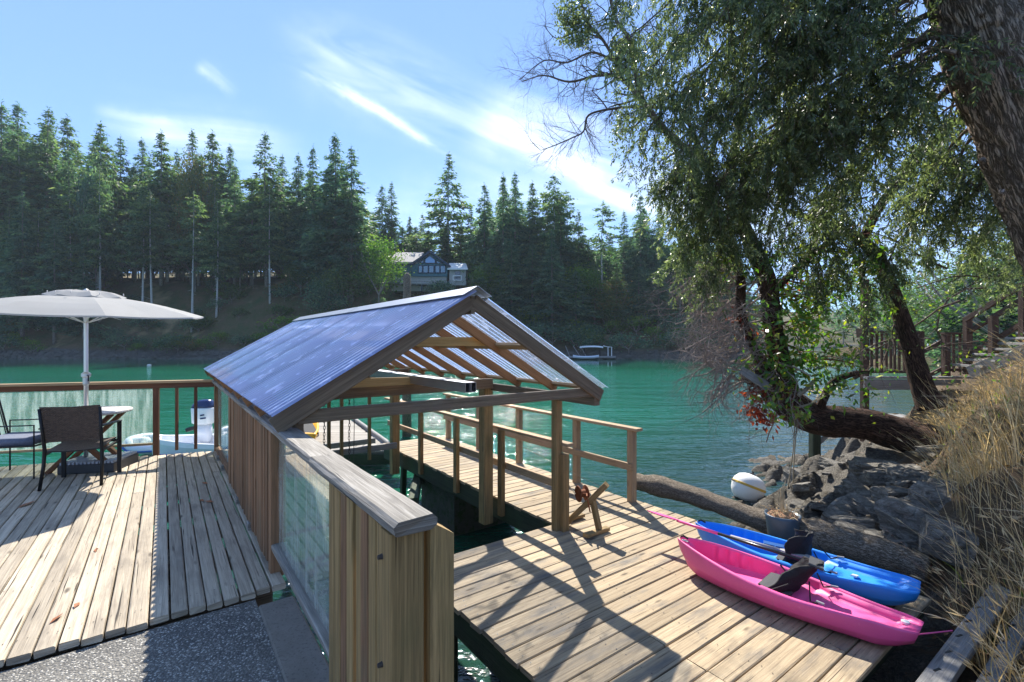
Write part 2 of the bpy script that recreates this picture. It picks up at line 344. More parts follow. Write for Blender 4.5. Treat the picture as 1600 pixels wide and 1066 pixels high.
# corrugated plastic roofing
def roofing(name, tcol, dcol, body, dirt):
    n = NT(name); uv = n.n('ShaderNodeUVMap').outputs[0]; o = n.coord()
    tr = n.n('ShaderNodeBsdfTransparent', {'Color': (*tcol, 1)}).outputs[0]
    df = n.bsdf(dcol, .35); tl = n.n('ShaderNodeBsdfTranslucent', {'Color': (*dcol, 1)}).outputs[0]
    dt = n.n('ShaderNodeMixShader', {0: .45, 1: df, 2: tl}).outputs[0]
    st = n.ramp(n.noise(n.mapping(uv, (4, 2.0, 1)), 1.6, 5, .65), [(.57, (0, 0, 0)), (.64, (1, 1, 1))])
    f = n.math('ADD', n.math('MULTIPLY', st, dirt), body, True)
    b = n.n('ShaderNodeMixShader', {0: f, 1: tr, 2: dt}).outputs[0]
    wd = n.n('ShaderNodeBsdfDiffuse', {'Color': (.75, .78, .85, 1)}).outputs[0]
    b = n.n('ShaderNodeMixShader', {0: n.math('MULTIPLY', st, dirt*.6), 1: b, 2: wd}).outputs[0]
    gl = n.n('ShaderNodeBsdfGlossy', {'Color': (1, 1, 1, 1), 'Roughness': .12}).outputs[0]
    fz = n.n('ShaderNodeFresnel', {'IOR': 1.5}).outputs[0]
    n.done(n.n('ShaderNodeMixShader', {0: n.math('MULTIPLY', fz, 1.5, True), 1: b, 2: gl}).outputs[0])
roofing('roofing_sky_tint', (.55, .64, .98), (.46, .57, 1.0), .68, .42)  # tinted left slope; the sky's reflected blue is painted into its colour
roofing('roofing_clear', (.86, .90, .97), (.5, .62, .9), .22, .35)
# umbrella cloth
n = NT('umbrella_cloth'); uv = n.coord()
c = n.mix(n.noise(uv, 2.5, 5, .6), (.40, .39, .37), (.54, .53, .51))
p = n.bsdf(c, .85, normal=n.bump(n.noise(uv, 220, 2), .2, .003), spec=.1); t = n.n('ShaderNodeBsdfTranslucent', {'Color': (.50, .49, .47, 1)}).outputs[0]
n.done(n.n('ShaderNodeMixShader', {0: .38, 1: p, 2: t}).outputs[0])
# table top: pale mosaic tile
n = NT('table_tile'); o = n.coord()
v1 = n.n('ShaderNodeTexVoronoi', {'Vector': o, 'Scale': 22.0}, feature='DISTANCE_TO_EDGE')
c = n.mix(n.ramp(v1.outputs['Distance'], [(.0, (1, 1, 1)), (.05, (0, 0, 0))]), n.mix(n.noise(o, 9, 4), (.5, .47, .44), (.68, .66, .62)), (.25, .23, .21))
n.done(n.bsdf(c, .45))
# wicker
n = NT('wicker'); uv = n.n('ShaderNodeUVMap').outputs[0]
bt = n.n('ShaderNodeTexBrick', {'Vector': n.mapping(uv, (1, 1, 1)), 'Scale': 30.0, 'Mortar Size': .03, 'Color1': (.17, .115, .08, 1), 'Color2': (.09, .06, .045, 1), 'Mortar': (.015, .01, .008, 1), 'Brick Width': .7, 'Row Height': .34})
sv = n.n('ShaderNodeSeparateXYZ', {0: uv})
wv = n.math('MULTIPLY', n.math('SINE', n.math('MULTIPLY', sv.outputs[0], 150)), n.math('SINE', n.math('MULTIPLY', sv.outputs[1], 280)))
n.done(n.bsdf(bt.outputs[0], .5, normal=n.bump(n.math('ADD', wv, bt.outputs[1]), .7, .01)))
# window panes of the far house
n = NT('window_glass'); n.done(n.bsdf((.10, .16, .20), .05, spec=1.0, metal=.3))

# ---------------------------------------------------------------- mesh building
def worldloc(o):
    v = Vector((0, 0, 0))
    while o is not None: v += o.location; o = o.parent
    return v
def tag(o, label=None, cat=None, group=None, kind=None):
    if label: o['label'] = label
    if cat: o['category'] = cat
    if group: o['group'] = group
    if kind: o['kind'] = kind
    return o
def thing(name, loc, label, cat, group=None):
    o = bpy.data.objects.new(name, None); o.empty_display_size = .2; COL.objects.link(o); o.location = loc
    return tag(o, label, cat, group)
class MB:
    def __init__(s): s.v = []; s.f = []; s.uv = []; s.r = []
    def face(s, idx, uvs=None, r=.5):
        s.f.append(idx); s.uv.extend(uvs or [(0, 0)]*len(idx)); s.r.append(r)
    def beam(s, a, b, w, h, up=Z, ch=.004, r=None, seg=1, jit=0.0, endjit=0.0, taper=1.0):
        a, b = Vector(a), Vector(b); d = (b-a); ln = d.length; d = d.normalized(); up = Vector(up)
        side = d.cross(up)
        if side.length < 1e-4: side = d.cross(Vector((1, 0, 0)))
        side.normalize(); up2 = side.cross(d).normalized()
        if r is None: r = random.random()
        ou, ov = random.uniform(0, 50), random.uniform(0, 50)
        ch = min(ch, w*.3, h*.3)
        prof = [(-w/2+ch, -h/2), (w/2-ch, -h/2), (w/2, -h/2+ch), (w/2, h/2-ch), (w/2-ch, h/2), (-w/2+ch, h/2), (-w/2, h/2-ch), (-w/2, -h/2+ch)]
        per = [0]
        for i in range(8):
            p, q = prof[i], prof[(i+1) % 8]; per.append(per[-1]+math.hypot(p[0]-q[0], p[1]-q[1]))
        base = len(s.v)
        for k in range(seg+1):
            t = k/seg; c = a.lerp(b, t); sc = lerp(1, taper, t)
            for (x, y) in prof:
                jx = random.uniform(-jit, jit) if jit else 0; jy = random.uniform(-jit, jit) if jit else 0
                je = random.uniform(-endjit, endjit) if endjit and k in (0, seg) else 0
                s.v.append(c + side*(x*sc+jx) + up2*(y*sc+jy) + d*je)
        for k in range(seg):
            for i in range(8):
                j = (i+1) % 8; A = base+k*8
                s.face((A+i, A+j, A+8+j, A+8+i), [(ou+ln*k/seg, ov+per[i]), (ou+ln*k/seg, ov+per[i+1]), (ou+ln*(k+1)/seg, ov+per[i+1]), (ou+ln*(k+1)/seg, ov+per[i])], r)
        e = base+seg*8
        s.face(tuple(base+i for i in range(7, -1, -1)), [(ou+.01*prof[i][0], ov+prof[i][1]) for i in range(7, -1, -1)], r)
        s.face(tuple(e+i for i in range(8)), [(ou+.01*prof[i][0], ov+prof[i][1]) for i in range(8)], r)
        return s
    def box(s, c, ax, ay, az, sx, sy, sz, ch=.004, r=None):
        c = Vector(c); ax = Vector(ax).normalized(); ay = Vector(ay).normalized(); az = Vector(az).normalized()
        if sz > sx and sz > sy: return s.beam(c-az*sz/2, c+az*sz/2, sx, sy, ay, ch, r)
        if sy > sx: return s.beam(c-ay*sy/2, c+ay*sy/2, sx, sz, az, ch, r)
        return s.beam(c-ax*sx/2, c+ax*sx/2, sy, sz, az, ch, r)
    def tube(s, pts, rad, sides=8, r=None, cap=True, wob=0.0):
        if r is None: r = random.random()
        pts = [Vector(p) for p in pts]; n = len(pts)
        if isinstance(rad, (int, float)): rad = [rad]*n
        ou, ov = random.uniform(0, 30), random.uniform(0, 30)
        prev = None; base = len(s.v); ln = 0; uvr = []
        for k in range(n):
            d = (pts[min(k+1, n-1)] - pts[max(k-1, 0)])
            if d.length < 1e-9: d = Vector((0, 0, 1))
            d.normalize()
            if prev is None:
                x = d.cross(Z); x = x if x.length > .05 else d.cross(Vector((1, 0, 0)))
            else: x = prev - d*prev.dot(d)
            x.normalize(); prev = x; y = d.cross(x)
            if k: ln += (pts[k]-pts[k-1]).length
            uvr.append(ln)
            for i in range(sides):
                a = 2*math.pi*i/sides; rr = rad[k]*(1+random.uniform(-wob, wob))
                s.v.append(pts[k] + x*math.cos(a)*rr + y*math.sin(a)*rr)
        cir = 2*math.pi*max(rad)
        for k in range(n-1):
            for i in range(sides):
                j = (i+1) % sides; A = base+k*sides; B = A+sides
                u0, u1 = ov+cir*i/sides, ov+cir*(i+1)/sides
                s.face((A+i, A+j, B+j, B+i), [(ou+uvr[k], u0), (ou+uvr[k], u1), (ou+uvr[k+1], u1), (ou+uvr[k+1], u0)], r)
        if cap and sides > 2:
            s.face(tuple(base+i for i in range(sides-1, -1, -1)), None, r)
            e = base+(n-1)*sides; s.face(tuple(e+i for i in range(sides)), None, r)
        return s
    def lathe(s, c, prof, sides=24, axis=Z, r=.5):
        c = Vector(c); axis = Vector(axis).normalized(); x = axis.cross(Vector((.3, 1, .1))).normalized(); y = axis.cross(x)
        base = len(s.v)
        for (rr, h) in prof:
            for i in range(sides):
                a = 2*math.pi*i/sides; s.v.append(c + axis*h + x*math.cos(a)*rr + y*math.sin(a)*rr)
        for k in range(len(prof)-1):
            for i in range(sides):
                j = (i+1) % sides; A = base+k*sides; B = A+sides
                s.face((A+i, A+j, B+j, B+i), [(i*.1, k*.1)]*4, r)
        if prof[0][0] > 1e-4: s.face(tuple(base+i for i in range(sides-1, -1, -1)), None, r)
        if prof[-1][0] > 1e-4:
            e = base+(len(prof)-1)*sides; s.face(tuple(e+i for i in range(sides)), None, r)
        return s
    def prism(s, poly, thick, nrm, r=None):     # poly: world points in a plane, extruded by thick along nrm
        if r is None: r = random.random()
        nrm = Vector(nrm).normalized(); n = len(poly); base = len(s.v)
        poly = [Vector(p) for p in poly]; ax = (poly[1]-poly[0]).normalized(); ay = nrm.cross(ax)
        ou = random.uniform(0, 30)
        for p in poly: s.v.append(p)
        for p in poly: s.v.append(p + nrm*thick)
        uv = [(ou+(p-poly[0]).dot(ax), ou+(p-poly[0]).dot(ay)) for p in poly]
        s.face(tuple(base+i for i in range(n-1, -1, -1)), uv[::-1], r); s.face(tuple(base+n+i for i in range(n)), uv, r)
        for i in range(n):
            j = (i+1) % n
            s.face((base+i, base+j, base+n+j, base+n+i), [uv[i], uv[j], (uv[j][0], uv[j][1]+thick), (uv[i][0], uv[i][1]+thick)], r)
        return s
    def build(s, name, mat, parent=None, smooth=False, loc=None):
        if parent is not None: org = worldloc(parent)
        elif loc is not None: org = Vector(loc)
        else:
            xs = [p[0] for p in s.v]; ys = [p[1] for p in s.v]; zs = [p[2] for p in s.v]
            org = Vector(((min(xs)+max(xs))/2, (min(ys)+max(ys))/2, min(zs)))
        me = bpy.data.meshes.new(name)
        me.from_pydata([tuple(Vector(p)-org) for p in s.v], [], s.f)
        ul = me.uv_layers.new(name='UVMap'); ul.data.foreach_set('uv', np.array(s.uv, dtype=np.float32).ravel())
        at = me.attributes.new('rnd', 'FLOAT', 'FACE'); at.data.foreach_set('value', np.array(s.r, dtype=np.float32))
        if smooth: me.polygons.foreach_set('use_smooth', [True]*len(s.f))
        me.materials.append(MATS[mat] if isinstance(mat, str) else mat); me.update()
        o = bpy.data.objects.new(name, me); COL.objects.link(o)
        if parent is not None: o.parent = parent
        else: o.location = org
        return o
def npmesh(name, verts, quads, mat, parent=None, loc=(0, 0, 0), rnd=None, smooth=False, attrs=None):
    """verts (N,3) in world space relative to loc/parent, quads (M,4)"""
    verts = np.asarray(verts, dtype=np.float32); quads = np.asarray(quads, dtype=np.int32)
    me = bpy.data.meshes.new(name); me.vertices.add(len(verts)); me.vertices.foreach_set('co', verts.ravel())
    M, K = quads.shape
    me.loops.add(M*K); me.loops.foreach_set('vertex_index', quads.ravel())
    me.polygons.add(M); me.polygons.foreach_set('loop_start', np.arange(0, M*K, K, dtype=np.int32))
    try: me.polygons.foreach_set('loop_total', np.full(M, K, dtype=np.int32))
    except Exception: pass
    me.update(calc_edges=True)
    if rnd is not None:
        at = me.attributes.new('rnd', 'FLOAT', 'FACE'); at.data.foreach_set('value', np.asarray(rnd, dtype=np.float32))
    for k, a in (attrs or {}).items():
        at = me.attributes.new(k, 'FLOAT', 'POINT'); at.data.foreach_set('value', np.asarray(a, dtype=np.float32))
    if smooth: me.polygons.foreach_set('use_smooth', np.ones(M, dtype=bool))
    me.materials.append(MATS[mat]); me.validate()
    o = bpy.data.objects.new(name, me); COL.objects.link(o)
    if parent is not None: o.parent = parent
    else: o.location = loc
    return o
RNG = np.random.default_rng(11)
def leaves(cent, dirs, length, width, rng=RNG, flop=1.0, nbias=None):
    """diamond leaf quads: base at cent, tip at cent + dirs*length"""
    cent = np.asarray(cent); n = len(cent); dirs = np.asarray(dirs, dtype=float)
    dirs /= np.linalg.norm(dirs, axis=1, keepdims=True) + 1e-9
    rv = rng.normal(size=(n, 3))
    if nbias is not None: rv = rv*flop + nbias
    s = np.cross(dirs, rv); s /= np.linalg.norm(s, axis=1, keepdims=True) + 1e-9
    length = np.broadcast_to(length, (n,))[:, None]; width = np.broadcast_to(width, (n,))[:, None]
    v = np.stack([cent, cent + dirs*length*.45 + s*width*.5, cent + dirs*length, cent + dirs*length*.45 - s*width*.5], axis=1)
    return v.reshape(-1, 3), np.arange(4*n).reshape(n, 4)
def copy_thing(src, loc, rz=0.0, sc=(1, 1, 1), label=None, group=None):
    r = src.copy(); COL.objects.link(r); r.location = loc; r.rotation_euler = (0, 0, rz); r.scale = sc
    if label: r['label'] = label
    if group: r['group'] = group
    for ch in list(src.children):
        c = ch.copy(); COL.objects.link(c); c.parent = r
        for g in list(ch.children):
            d = g.copy(); COL.objects.link(d); d.parent = c
    return r
# ================================================================ SETTING: water, patio
def water_mesh():
    # one sheet to the horizon, finer near the shore, with a vertex value where it is shallow
    xs = np.concatenate([np.linspace(-2500, -60, 12), np.linspace(-50, -8, 16), np.linspace(-6, 16, 45), np.linspace(18, 60, 14), np.linspace(80, 2500, 12)])
    ys = np.concatenate([np.linspace(-300, -8, 6), np.linspace(-6, 20, 53), np.linspace(22, 100, 20), np.linspace(120, 2600, 14)])
    gx, gy = np.meshgrid(xs, ys); nx, ny = len(xs), len(ys)
    v = np.stack([gx.ravel(), gy.ravel(), np.zeros(gx.size)], 1)
    i = np.arange(nx-1)[None, :] + (np.arange(ny-1)*nx)[:, None]; i = i.ravel()
    q = np.stack([i, i+1, i+1+nx, i+nx], 1)
    # distance from the near bank's waterline (a line running up to the right)
    line = [(-8, 1.0), (-2, 2.6), (1.2, 3.0), (2.6, 5.2), (4.1, 8.7), (5.2, 9.7), (6.7, 10.9), (8.2, 12.2), (10.1, 13.5), (14, 20), (22, 30)]
    px = np.full(gx.size, 1e9)
    for (a, b) in zip(line[:-1], line[1:]):
        A = np.array(a); B = np.array(b); d = B-A; t = np.clip(((v[:, 0]-A[0])*d[0]+(v[:, 1]-A[1])*d[1])/(d@d), 0, 1)
        px = np.minimum(px, np.hypot(v[:, 0]-A[0]-t*d[0], v[:, 1]-A[1]-t*d[1]))
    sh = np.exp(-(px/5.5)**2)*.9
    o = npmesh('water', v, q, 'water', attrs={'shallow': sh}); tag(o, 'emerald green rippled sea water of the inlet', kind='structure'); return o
water_mesh()

mb = MB()
mb.prism([L(-4, -9, -1.665), L(-4, .40, -1.665), L(3.42, .40, -1.665), L(3.42, -9, -1.665)][::-1], -.55, Z)
mb = MB(); c0 = L(-.3, -4.27, -1.918); mb.box(c0, U, V, Z, 7.44, 9.48, .55, .01)
tag(mb.build('patio', 'exposed_aggregate'), kind='structure')
mb = MB(); mb.box(L(-.4, .575, -1.885), U, V, Z, 7.4, .21, .50, .012)
tag(mb.build('concrete_kerb', 'concrete'), kind='structure')

mb = MB(); mb.box(L(5.2, -3.3, -2.75), U, V, Z, 3.4, 7.4, 1.1, .1); tag(mb.build('gap_darkening_block', 'boulder_rock'), kind='structure')  # unseen block added so the gaps between the deck boards look dark
# ================================================================ UPPER DECK
ud = thing('upper_deck', L(5.7, -3, -1.6), 'weathered pale plank deck carrying the parasol and the wicker chair', 'deck')
mb = MB()
# far edge of the deck is askew: from the corner out to the left, nearer the camera
FA, FB = L(8.15, .66, -1.6), Vector((-6.75, 5.98, H-1.6))
def far_u(v):               # u where a board along u meets the askew edge
    a = (FA-Vector((0, 0, 0))); d = FB-FA
    # solve L(u,v) on the line
    A = Vector((FA.x, FA.y)); D = Vector((d.x, d.y))
    # point = v*V + u*U
    M = Matrix(((-SA, -D.x), (CA, -D.y))); s = M.inverted() @ Vector((A.x - CA*v, A.y - SA*v))
    return s.x
v = .655; k = 0
while v > -6.6:
    w = random.uniform(.083, .093) if v < .05 else .081
    vc = v - w/2; uf = far_u(vc) + random.uniform(-.012, .012); un = 3.43 + random.uniform(-.02, .02)
    if v < -.75: un = 3.40 + random.uniform(-.02, .02)
    z = -1.6 - .019 + random.uniform(-.0025, .0025)
    if uf > un + .3:
        cuts = [un]
        if random.random() < .45 and uf-un > 3: cuts.append(random.choice([lerp(un, uf, .45), lerp(un, uf, .6), lerp(un, uf, .72)]))
        cuts.append(uf)
        for a, b in zip(cuts[:-1], cuts[1:]):
            mb.beam(L(a+.004, vc, z), L(b-.004, vc, z+random.uniform(-.002, .002)), w, .038, Z, .006, seg=5, jit=.0016, endjit=.006)
    v -= w + random.uniform(.007, .011); k += 1
mb.build('decking', 'deck_wood_pale', ud)
NA = MB()
def nail(mb, p, r=.0038):
    b = len(mb.v); mb.v += [p+Vector((r*math.cos(a), r*math.sin(a), 0)) for a in (0, 1.05, 2.1, 3.14, 4.19, 5.24)]; mb.face(tuple(range(b, b+6)), None)
vv = .62
while vv > -5.5:
    for i in range(7):
        u = 3.6 + i*.75
        if u < far_u(vv)-.1: nail(NA, L(u+random.uniform(-.02, .02), vv+random.uniform(-.012, .012), -1.5975+.002))
    vv -= .045
tag(NA.build('nails', 'black_shaft', ud), kind='stuff')
mb = MB(); mb.beam(L(far_u(.6)-.08, .6, -1.75), Vector((FB.x, FB.y, FB.z-.15)) - U*.08, .05, .22, Z); mb.build('rim_beam', 'beam_dark', ud)
mb = MB()
for i in range(7):
    u = 3.6 + i*.75
    lo = .6; hi = -6.0 if u < 5 else (-5 if u < 6 else -2.5 if u < 7.4 else -.6)
    mb.beam(L(u, lo, -1.72), L(u, hi, -1.72), .05, .16, Z)
mb.build('joists', 'beam_dark', ud)

# ================================================================ UPPER DECK RAILINGS
rl = thing('deck_railing', L(4.8, .645, -1.6), 'weathered railing with thick grey cap, pickets and dusty glass under the shed eave', 'railing', )
RV = .645   # centre line of the long railing
mb = MB(); mb.beam(L(1.40, RV, -.585), L(2.42, RV-.012, -.582), .150, .052, Z, .016, seg=14, jit=.0014, endjit=.012)
mb.build('cap_rail', 'rail_grey', rl)
mb = MB(); mb.beam(L(2.425, RV-.006, -.585), L(8.22, RV-.01, -.585), .140, .044, Z, .009, seg=40, jit=.0015); mb.build('cap_rail', 'rail_grey', rl)
# near panel: upright boards
for i in range(8):
    u = 1.54 + i*.083; mb = MB(); w = random.uniform(.068, .079)
    mb.box(L(u, RV-.045 + random.uniform(-.006, .006), -1.17), U, V, Z, w, .026, 1.115, .004); mb.build('picket', 'post_green_brown' if i not in (2, 5) else 'picket_brown', rl)
mb = MB(); mb.box(L(1.475, RV-.012, -1.26), U, V, Z, .088, .118, 1.30, .006); mb.build('post', 'post_green_brown', rl)
for zz in (-.70, -1.05):
    mb = MB(); mb.lathe(L(1.50, RV-.072, zz), [(0, .016), (.007, .014), (.009, 0), (.012, -.004)], 10, -V); mb.build('bolt_head', 'chain_rust', rl)
mb = MB(); mb.box(L(2.17, RV, -1.1), U, V, Z, .07, .07, .98, .005); mb.build('post', 'picket_brown', rl)
# glass panel and its sill
mb = MB(); mb.beam(L(1.56, RV, -1.44), L(3.62, RV-.01, -1.415), .075, .035, Z, .006, seg=16, jit=.002); mb.build('bottom_rail', 'rail_grey', rl)
def pane(parent, a, b, z0, z1, n='glass_panel'):
    mb = MB(); a = Vector(a); b = Vector(b); d = (b-a).normalized(); sd_ = d.cross(Z)
    ln = (b-a).length; base = len(mb.v)
    t = .004
    for s in (-t, t):
        for (q, zz) in ((a, z0), (b, z0), (b, z1), (a, z1)): mb.v.append(Vector((q.x, q.y, zz+H)) + sd_*s)
    uv = [(0, 0), (ln, 0), (ln, z1-z0), (0, z1-z0)]
    mb.face((0, 1, 2, 3), uv); mb.face((7, 6, 5, 4), uv[::-1])
    for i in range(4): j = (i+1) % 4; mb.face((i, i+4, j+4, j), None)
    return mb.build(n, 'dusty_glass', parent)
pane(rl, L(2.22, RV, 0), L(3.62, RV, 0), -1.40, -.612)
mb = MB(); mb.box(L(3.66, RV-.01, -1.12), U, V, Z, .085, .085, 1.02, .005); mb.build('post', 'picket_brown', rl)
i = 0; u = 3.76
while u < 6.15:
    mb = MB(); w = random.uniform(.07, .088); mb.box(L(u+w/2, RV-.04+random.uniform(-.008, .008), -1.085), U, V, Z, w, .024, .955, .004); mb.build('picket', 'picket_brown', rl)
    u += w + random.uniform(.006, .022)
mb = MB(); mb.beam(L(3.70, RV-.0, -1.545), L(8.1, RV-.01, -1.545), .07, .04, Z, .005, seg=10, jit=.0015); mb.build('bottom_rail', 'picket_brown', rl)
for u in (6.22, 8.18):
    mb = MB(); mb.box(L(u, RV-.005, -1.12), U, V, Z, .085, .085, 1.02, .005); mb.build('post', 'picket_brown', rl)
pane(rl, L(6.27, RV, 0), L(8.12, RV, 0), -1.50, -.612)
for u in (4.6, 5.4, 6.9, 7.5):
    mb = MB(); mb.box(L(u, RV-.05, -1.575), U, V, Z, .09, .04, .07, .004); mb.build('spacer_block', 'rail_grey', rl)
# second post standing right behind the end of the long railing, with a slanted top
mb = MB(); q0 = L(1.475, .715, -2.3)
p = [L(1.43, .80, -2.3), L(1.43, .80, -.655), L(1.43, .735, -.612), L(1.43, .712, -.612), L(1.43, .712, -2.3)]
mb.prism(p, .088, U); o = mb.build('fence_post', 'post_green_brown'); tag(o, 'greenish square post with slanted top bolted behind the near end of the railing', 'post')

# left railing along the askew far edge
lr = thing('deck_railing', FA.lerp(FB, .5), 'brown railing with one wide glass pane and two bare pickets behind the parasol', 'railing')
RA = L(8.2, .6, 0); RB = Vector((-7.35, 6.02, H)); dR = (RB-RA).normalized()
def onr(t, z): q = RA + dR*t; return Vector((q.x, q.y, H+z))
LN = (RB-RA).length
mb = MB(); mb.beam(onr(-.02, -.58), onr(LN+.3, -.58), .105, .035, Z, .005, seg=8, jit=.001); mb.build('cap_rail', 'walk_rail_wood', lr)
mb = MB(); mb.beam(onr(0, -.635), onr(LN+.3, -.635), .035, .07, Z, .004); mb.build('top_rail', 'rail_red_brown', lr)
for t in (.235, .47):
    mb = MB(); mb.beam(onr(t, -1.56), onr(t, -.67), .036, .036, dR, .004); mb.build('picket', 'rail_red_brown', lr)
for t in (.72, 2.62, 4.5):
    if t < LN+.3: mb = MB(); mb.beam(onr(t, -1.72), onr(t, -.67), .085 if t > 1 else .05, .07, dR, .005); mb.build('post', 'rail_red_brown', lr)
for (t0, t1) in ((.745, 2.58), (2.66, 3.2)):
    mb = MB(); mb.beam(onr(t0, -1.455), onr(t1, -1.455), .05, .03, Z, .004); mb.build('bottom_rail', 'walk_rail_wood', lr)
    pane(lr, onr(t0, 0), onr(t1, 0), -1.438, -.672)

# ================================================================ BOAT SHED
EV0, EV1, RDG, U0, U1 = .53, 3.47, 1.98, 3.20, 9.15
ZE, ZR = -.462, .385
bs = thing('boat_shed', L(6.1, 2, -2.2), 'open timber boat shed with a translucent corrugated gable roof between deck and walkway', 'boat shed')
def roof(va, vb, mat, zoff=.0):
    per = .088; n = int((U1-U0)/per); segs = n*6
    us = np.linspace(U0-.03, U1, segs+1); rows = 7
    vs = []; uv = []
    du = np.array(U); dv = np.array(V)
    slope = (ZE-ZR)/(vb-va); L0 = math.hypot(vb-va, ZE-ZR); nrm = Vector((0, 0, 1)) - V*slope*1.0; nrm = nrm.normalized()
    mb = MB()
    for r_ in range(rows+1):
        t = r_/rows
        for i_, u in enumerate(us):
            v_ = lerp(va, vb, t); z = lerp(ZR, ZE, t)
            a = math.cos(2*math.pi*(u-U0)/per)*.0135
            lap = .004 if t > .5 else 0
            mb.v.append(L(u, v_, z) + nrm*(a+.012+lap*0) )
    W = segs+1
    for r_ in range(rows):
        for i_ in range(segs):
            A = r_*W+i_
            mb.face((A, A+1, A+1+W, A+W), [(us[i_], L0*r_/rows), (us[i_+1], L0*r_/rows), (us[i_+1], L0*(r_+1)/rows), (us[i_], L0*(r_+1)/rows)])
    return mb.build('roof_panel', mat, bs, smooth=True)
roof(RDG, EV0, 'roofing_sky_tint'); roof(RDG, EV1, 'roofing_clear')
# ridge cap
mb = MB()
for (a, b) in ((U0-.04, 6.0), (5.95, U1+.02)):
    for s in (-1, 1):
        mb.beam(L(a, RDG+s*.068, ZR-.012 + .018), L(b, RDG+s*.068, ZR-.012+.018), .15, .004, (Z*1.0 + V*s*.58), .001)
mb.build('ridge_cap', 'grey_metal', bs)
sl = Vector((V.x*1, V.y*1, (ZE-ZR)/(EV1-RDG)))
def rafter(u, side, mat, w=.04, h=.09, name='rafter', ext=0.0, drop=.0):
    e = EV1 if side > 0 else EV0; mb = MB()
    top = L(u, RDG+side*.012, ZR-.005-h*.56-drop); end = L(u, e - side*.02, ZE-.005-h*.56-drop)
    mb.beam(top, end, w, h, Z, .004); return mb.build(name, mat, bs)
for i in range(10):
    u = U0+.07 + i*(U1-U0-.14)/9
    for s in (-1, 1):
        if i == 0: rafter(u-.02, s, 'beam_dark', .04, .115, 'barge_board')
        elif i == 9: rafter(u, s, 'beam_dark', .04, .10)
        else: rafter(u, s, 'rafter_orange', .038, .088)
mb = MB(); mb.beam(L(U0+.03, RDG, ZR-.10), L(U1-.05, RDG, ZR-.10), .035, .14, Z); mb.build('ridge_board', 'beam_dark', bs)
# blocking boards between the rafters half-way up each slope
for i in range(9):
    ua = U0+.07 + i*(U1-U0-.14)/9 + .024; ub = ua + (U1-U0-.14)/9 - .046
    for s in (-1, 1):
        vm = lerp(RDG, EV1 if s > 0 else EV0, .47); zm = lerp(ZR, ZE, .47)-.035
        mb = MB(); mb.beam(L(ua, vm, zm), L(ub, vm, zm), .085, .034, Z + V*s*.58, .003); mb.build('blocking_board', 'walk_rail_wood', bs)
        vm = lerp(RDG, EV1 if s > 0 else EV0, .955); zm = lerp(ZR, ZE, .955)-.035
        mb = MB(); mb.beam(L(ua, vm, zm), L(ub, vm, zm), .06, .03, Z + V*s*.58, .003); mb.build('blocking_board', 'walk_rail_wood', bs)
# wall plates, tie beams, collar ties
mb = MB(); mb.beam(L(3.25, 3.40, -.585), L(9.1, 3.40, -.585), .075, .085, Z, .005, seg=8, jit=.001); mb.build('wall_plate', 'beam_dark', bs)
mb = MB(); mb.beam(L(3.32, .715, -.575), L(9.1, .705, -.575), .05, .085, Z, .005); mb.build('wall_plate', 'beam_dark', bs)
mb = MB(); mb.beam(L(3.28, .70, -.490), L(3.28, 3.42, -.492), .04, .088, Z, .005); mb.build('tie_beam', 'beam_dark', bs)
mb = MB(); mb.beam(L(5.02, .75, -.535), L(5.02, 3.36, -.535), .04, .13, Z, .005); mb.build('tie_beam', 'beam_dark', bs)
mb = MB(); mb.beam(L(7.6, .75, -.535), L(7.6, 3.36, -.535), .04, .13, Z, .005); mb.build('tie_beam', 'beam_dark', bs)
mb = MB(); mb.prism([L(4.86, .95, -.475), L(4.86, 2.62, -.475), L(4.86, 2.40, -.40), L(4.86, 1.05, -.37)], .035, U); mb.build('gusset_board', 'board_yellow', bs)
for u in (3.98, 6.5):
    mb = MB(); mb.beam(L(u, 1.38, -.005), L(u, 2.60, -.005), .038, .085, Z, .004); mb.build('collar_tie', 'board_yellow', bs)
mb = MB(); mb.box(L(3.36, .70, -.555), U, V, Z, .06, .05, .11, .004); mb.build('plate_block', 'beam_dark', bs)
mb = MB(); mb.box(L(3.86, 3.42, -1.34), U, V, Z, .088, .088, 1.42, .006); mb.build('post', 'walk_post_wood', bs)
mb = MB(); mb.box(L(5.12, 3.33, -1.43), U, V, Z, .14, .14, 1.78, .012); mb.build('post', 'walk_post_wood', bs)
mb = MB(); mb.box(L(8.10, 3.33, -1.45), U, V, Z, .14, .14, 1.82, .012); mb.build('post', 'walk_post_wood', bs)

# hoist rails hanging under the roof, chains and lift cradle
hr = thing('hoist_rail', L(3.7, 2.2, -.42), 'galvanised square tube hoist rail slung under the shed roof', 'hoist')
for dv in (0, .062):
    mb = MB(); a, b = L(3.68, 2.20+dv, -.418), L(8.6, 2.20+dv, -.418)
    # open-ended square tube: four walls
    for (ox, oz, w, h) in ((-.024, 0, .004, .09), (.024, 0, .004, .09), (0, .043, .044, .004), (0, -.043, .044, .004)):
        mb.beam(a+V*ox+Z*oz, b+V*ox+Z*oz, w, h, Z, .0005)
    mb.build('tube', 'grey_metal', hr)
def link(mb, c, ax, side, ln=.026, wd=.011, r=.0032):
    pts = []
    for k in range(11):
        a = 2*math.pi*k/10; pts.append(c + ax*math.cos(a)*ln + side*math.sin(a)*wd)
    mb.tube(pts, r, 4, cap=False)
def chain(x, label, u, v, z0, z1):
    mb = MB(); z = z0; k = 0
    while z > z1:
        link(mb, L(u+.01*math.sin(k*.8), v, z), Z, U if k % 2 else V, .034, .014, .0045); z -= .052; k += 1
    tag(mb.build('chain', 'chain_rust'), label, 'chain', 'chains hanging in the boat lift')
chain(0, 'rusty lifting chain hanging beside the yellow kayak bow', 7.6, 1.99, -.6, -1.95)
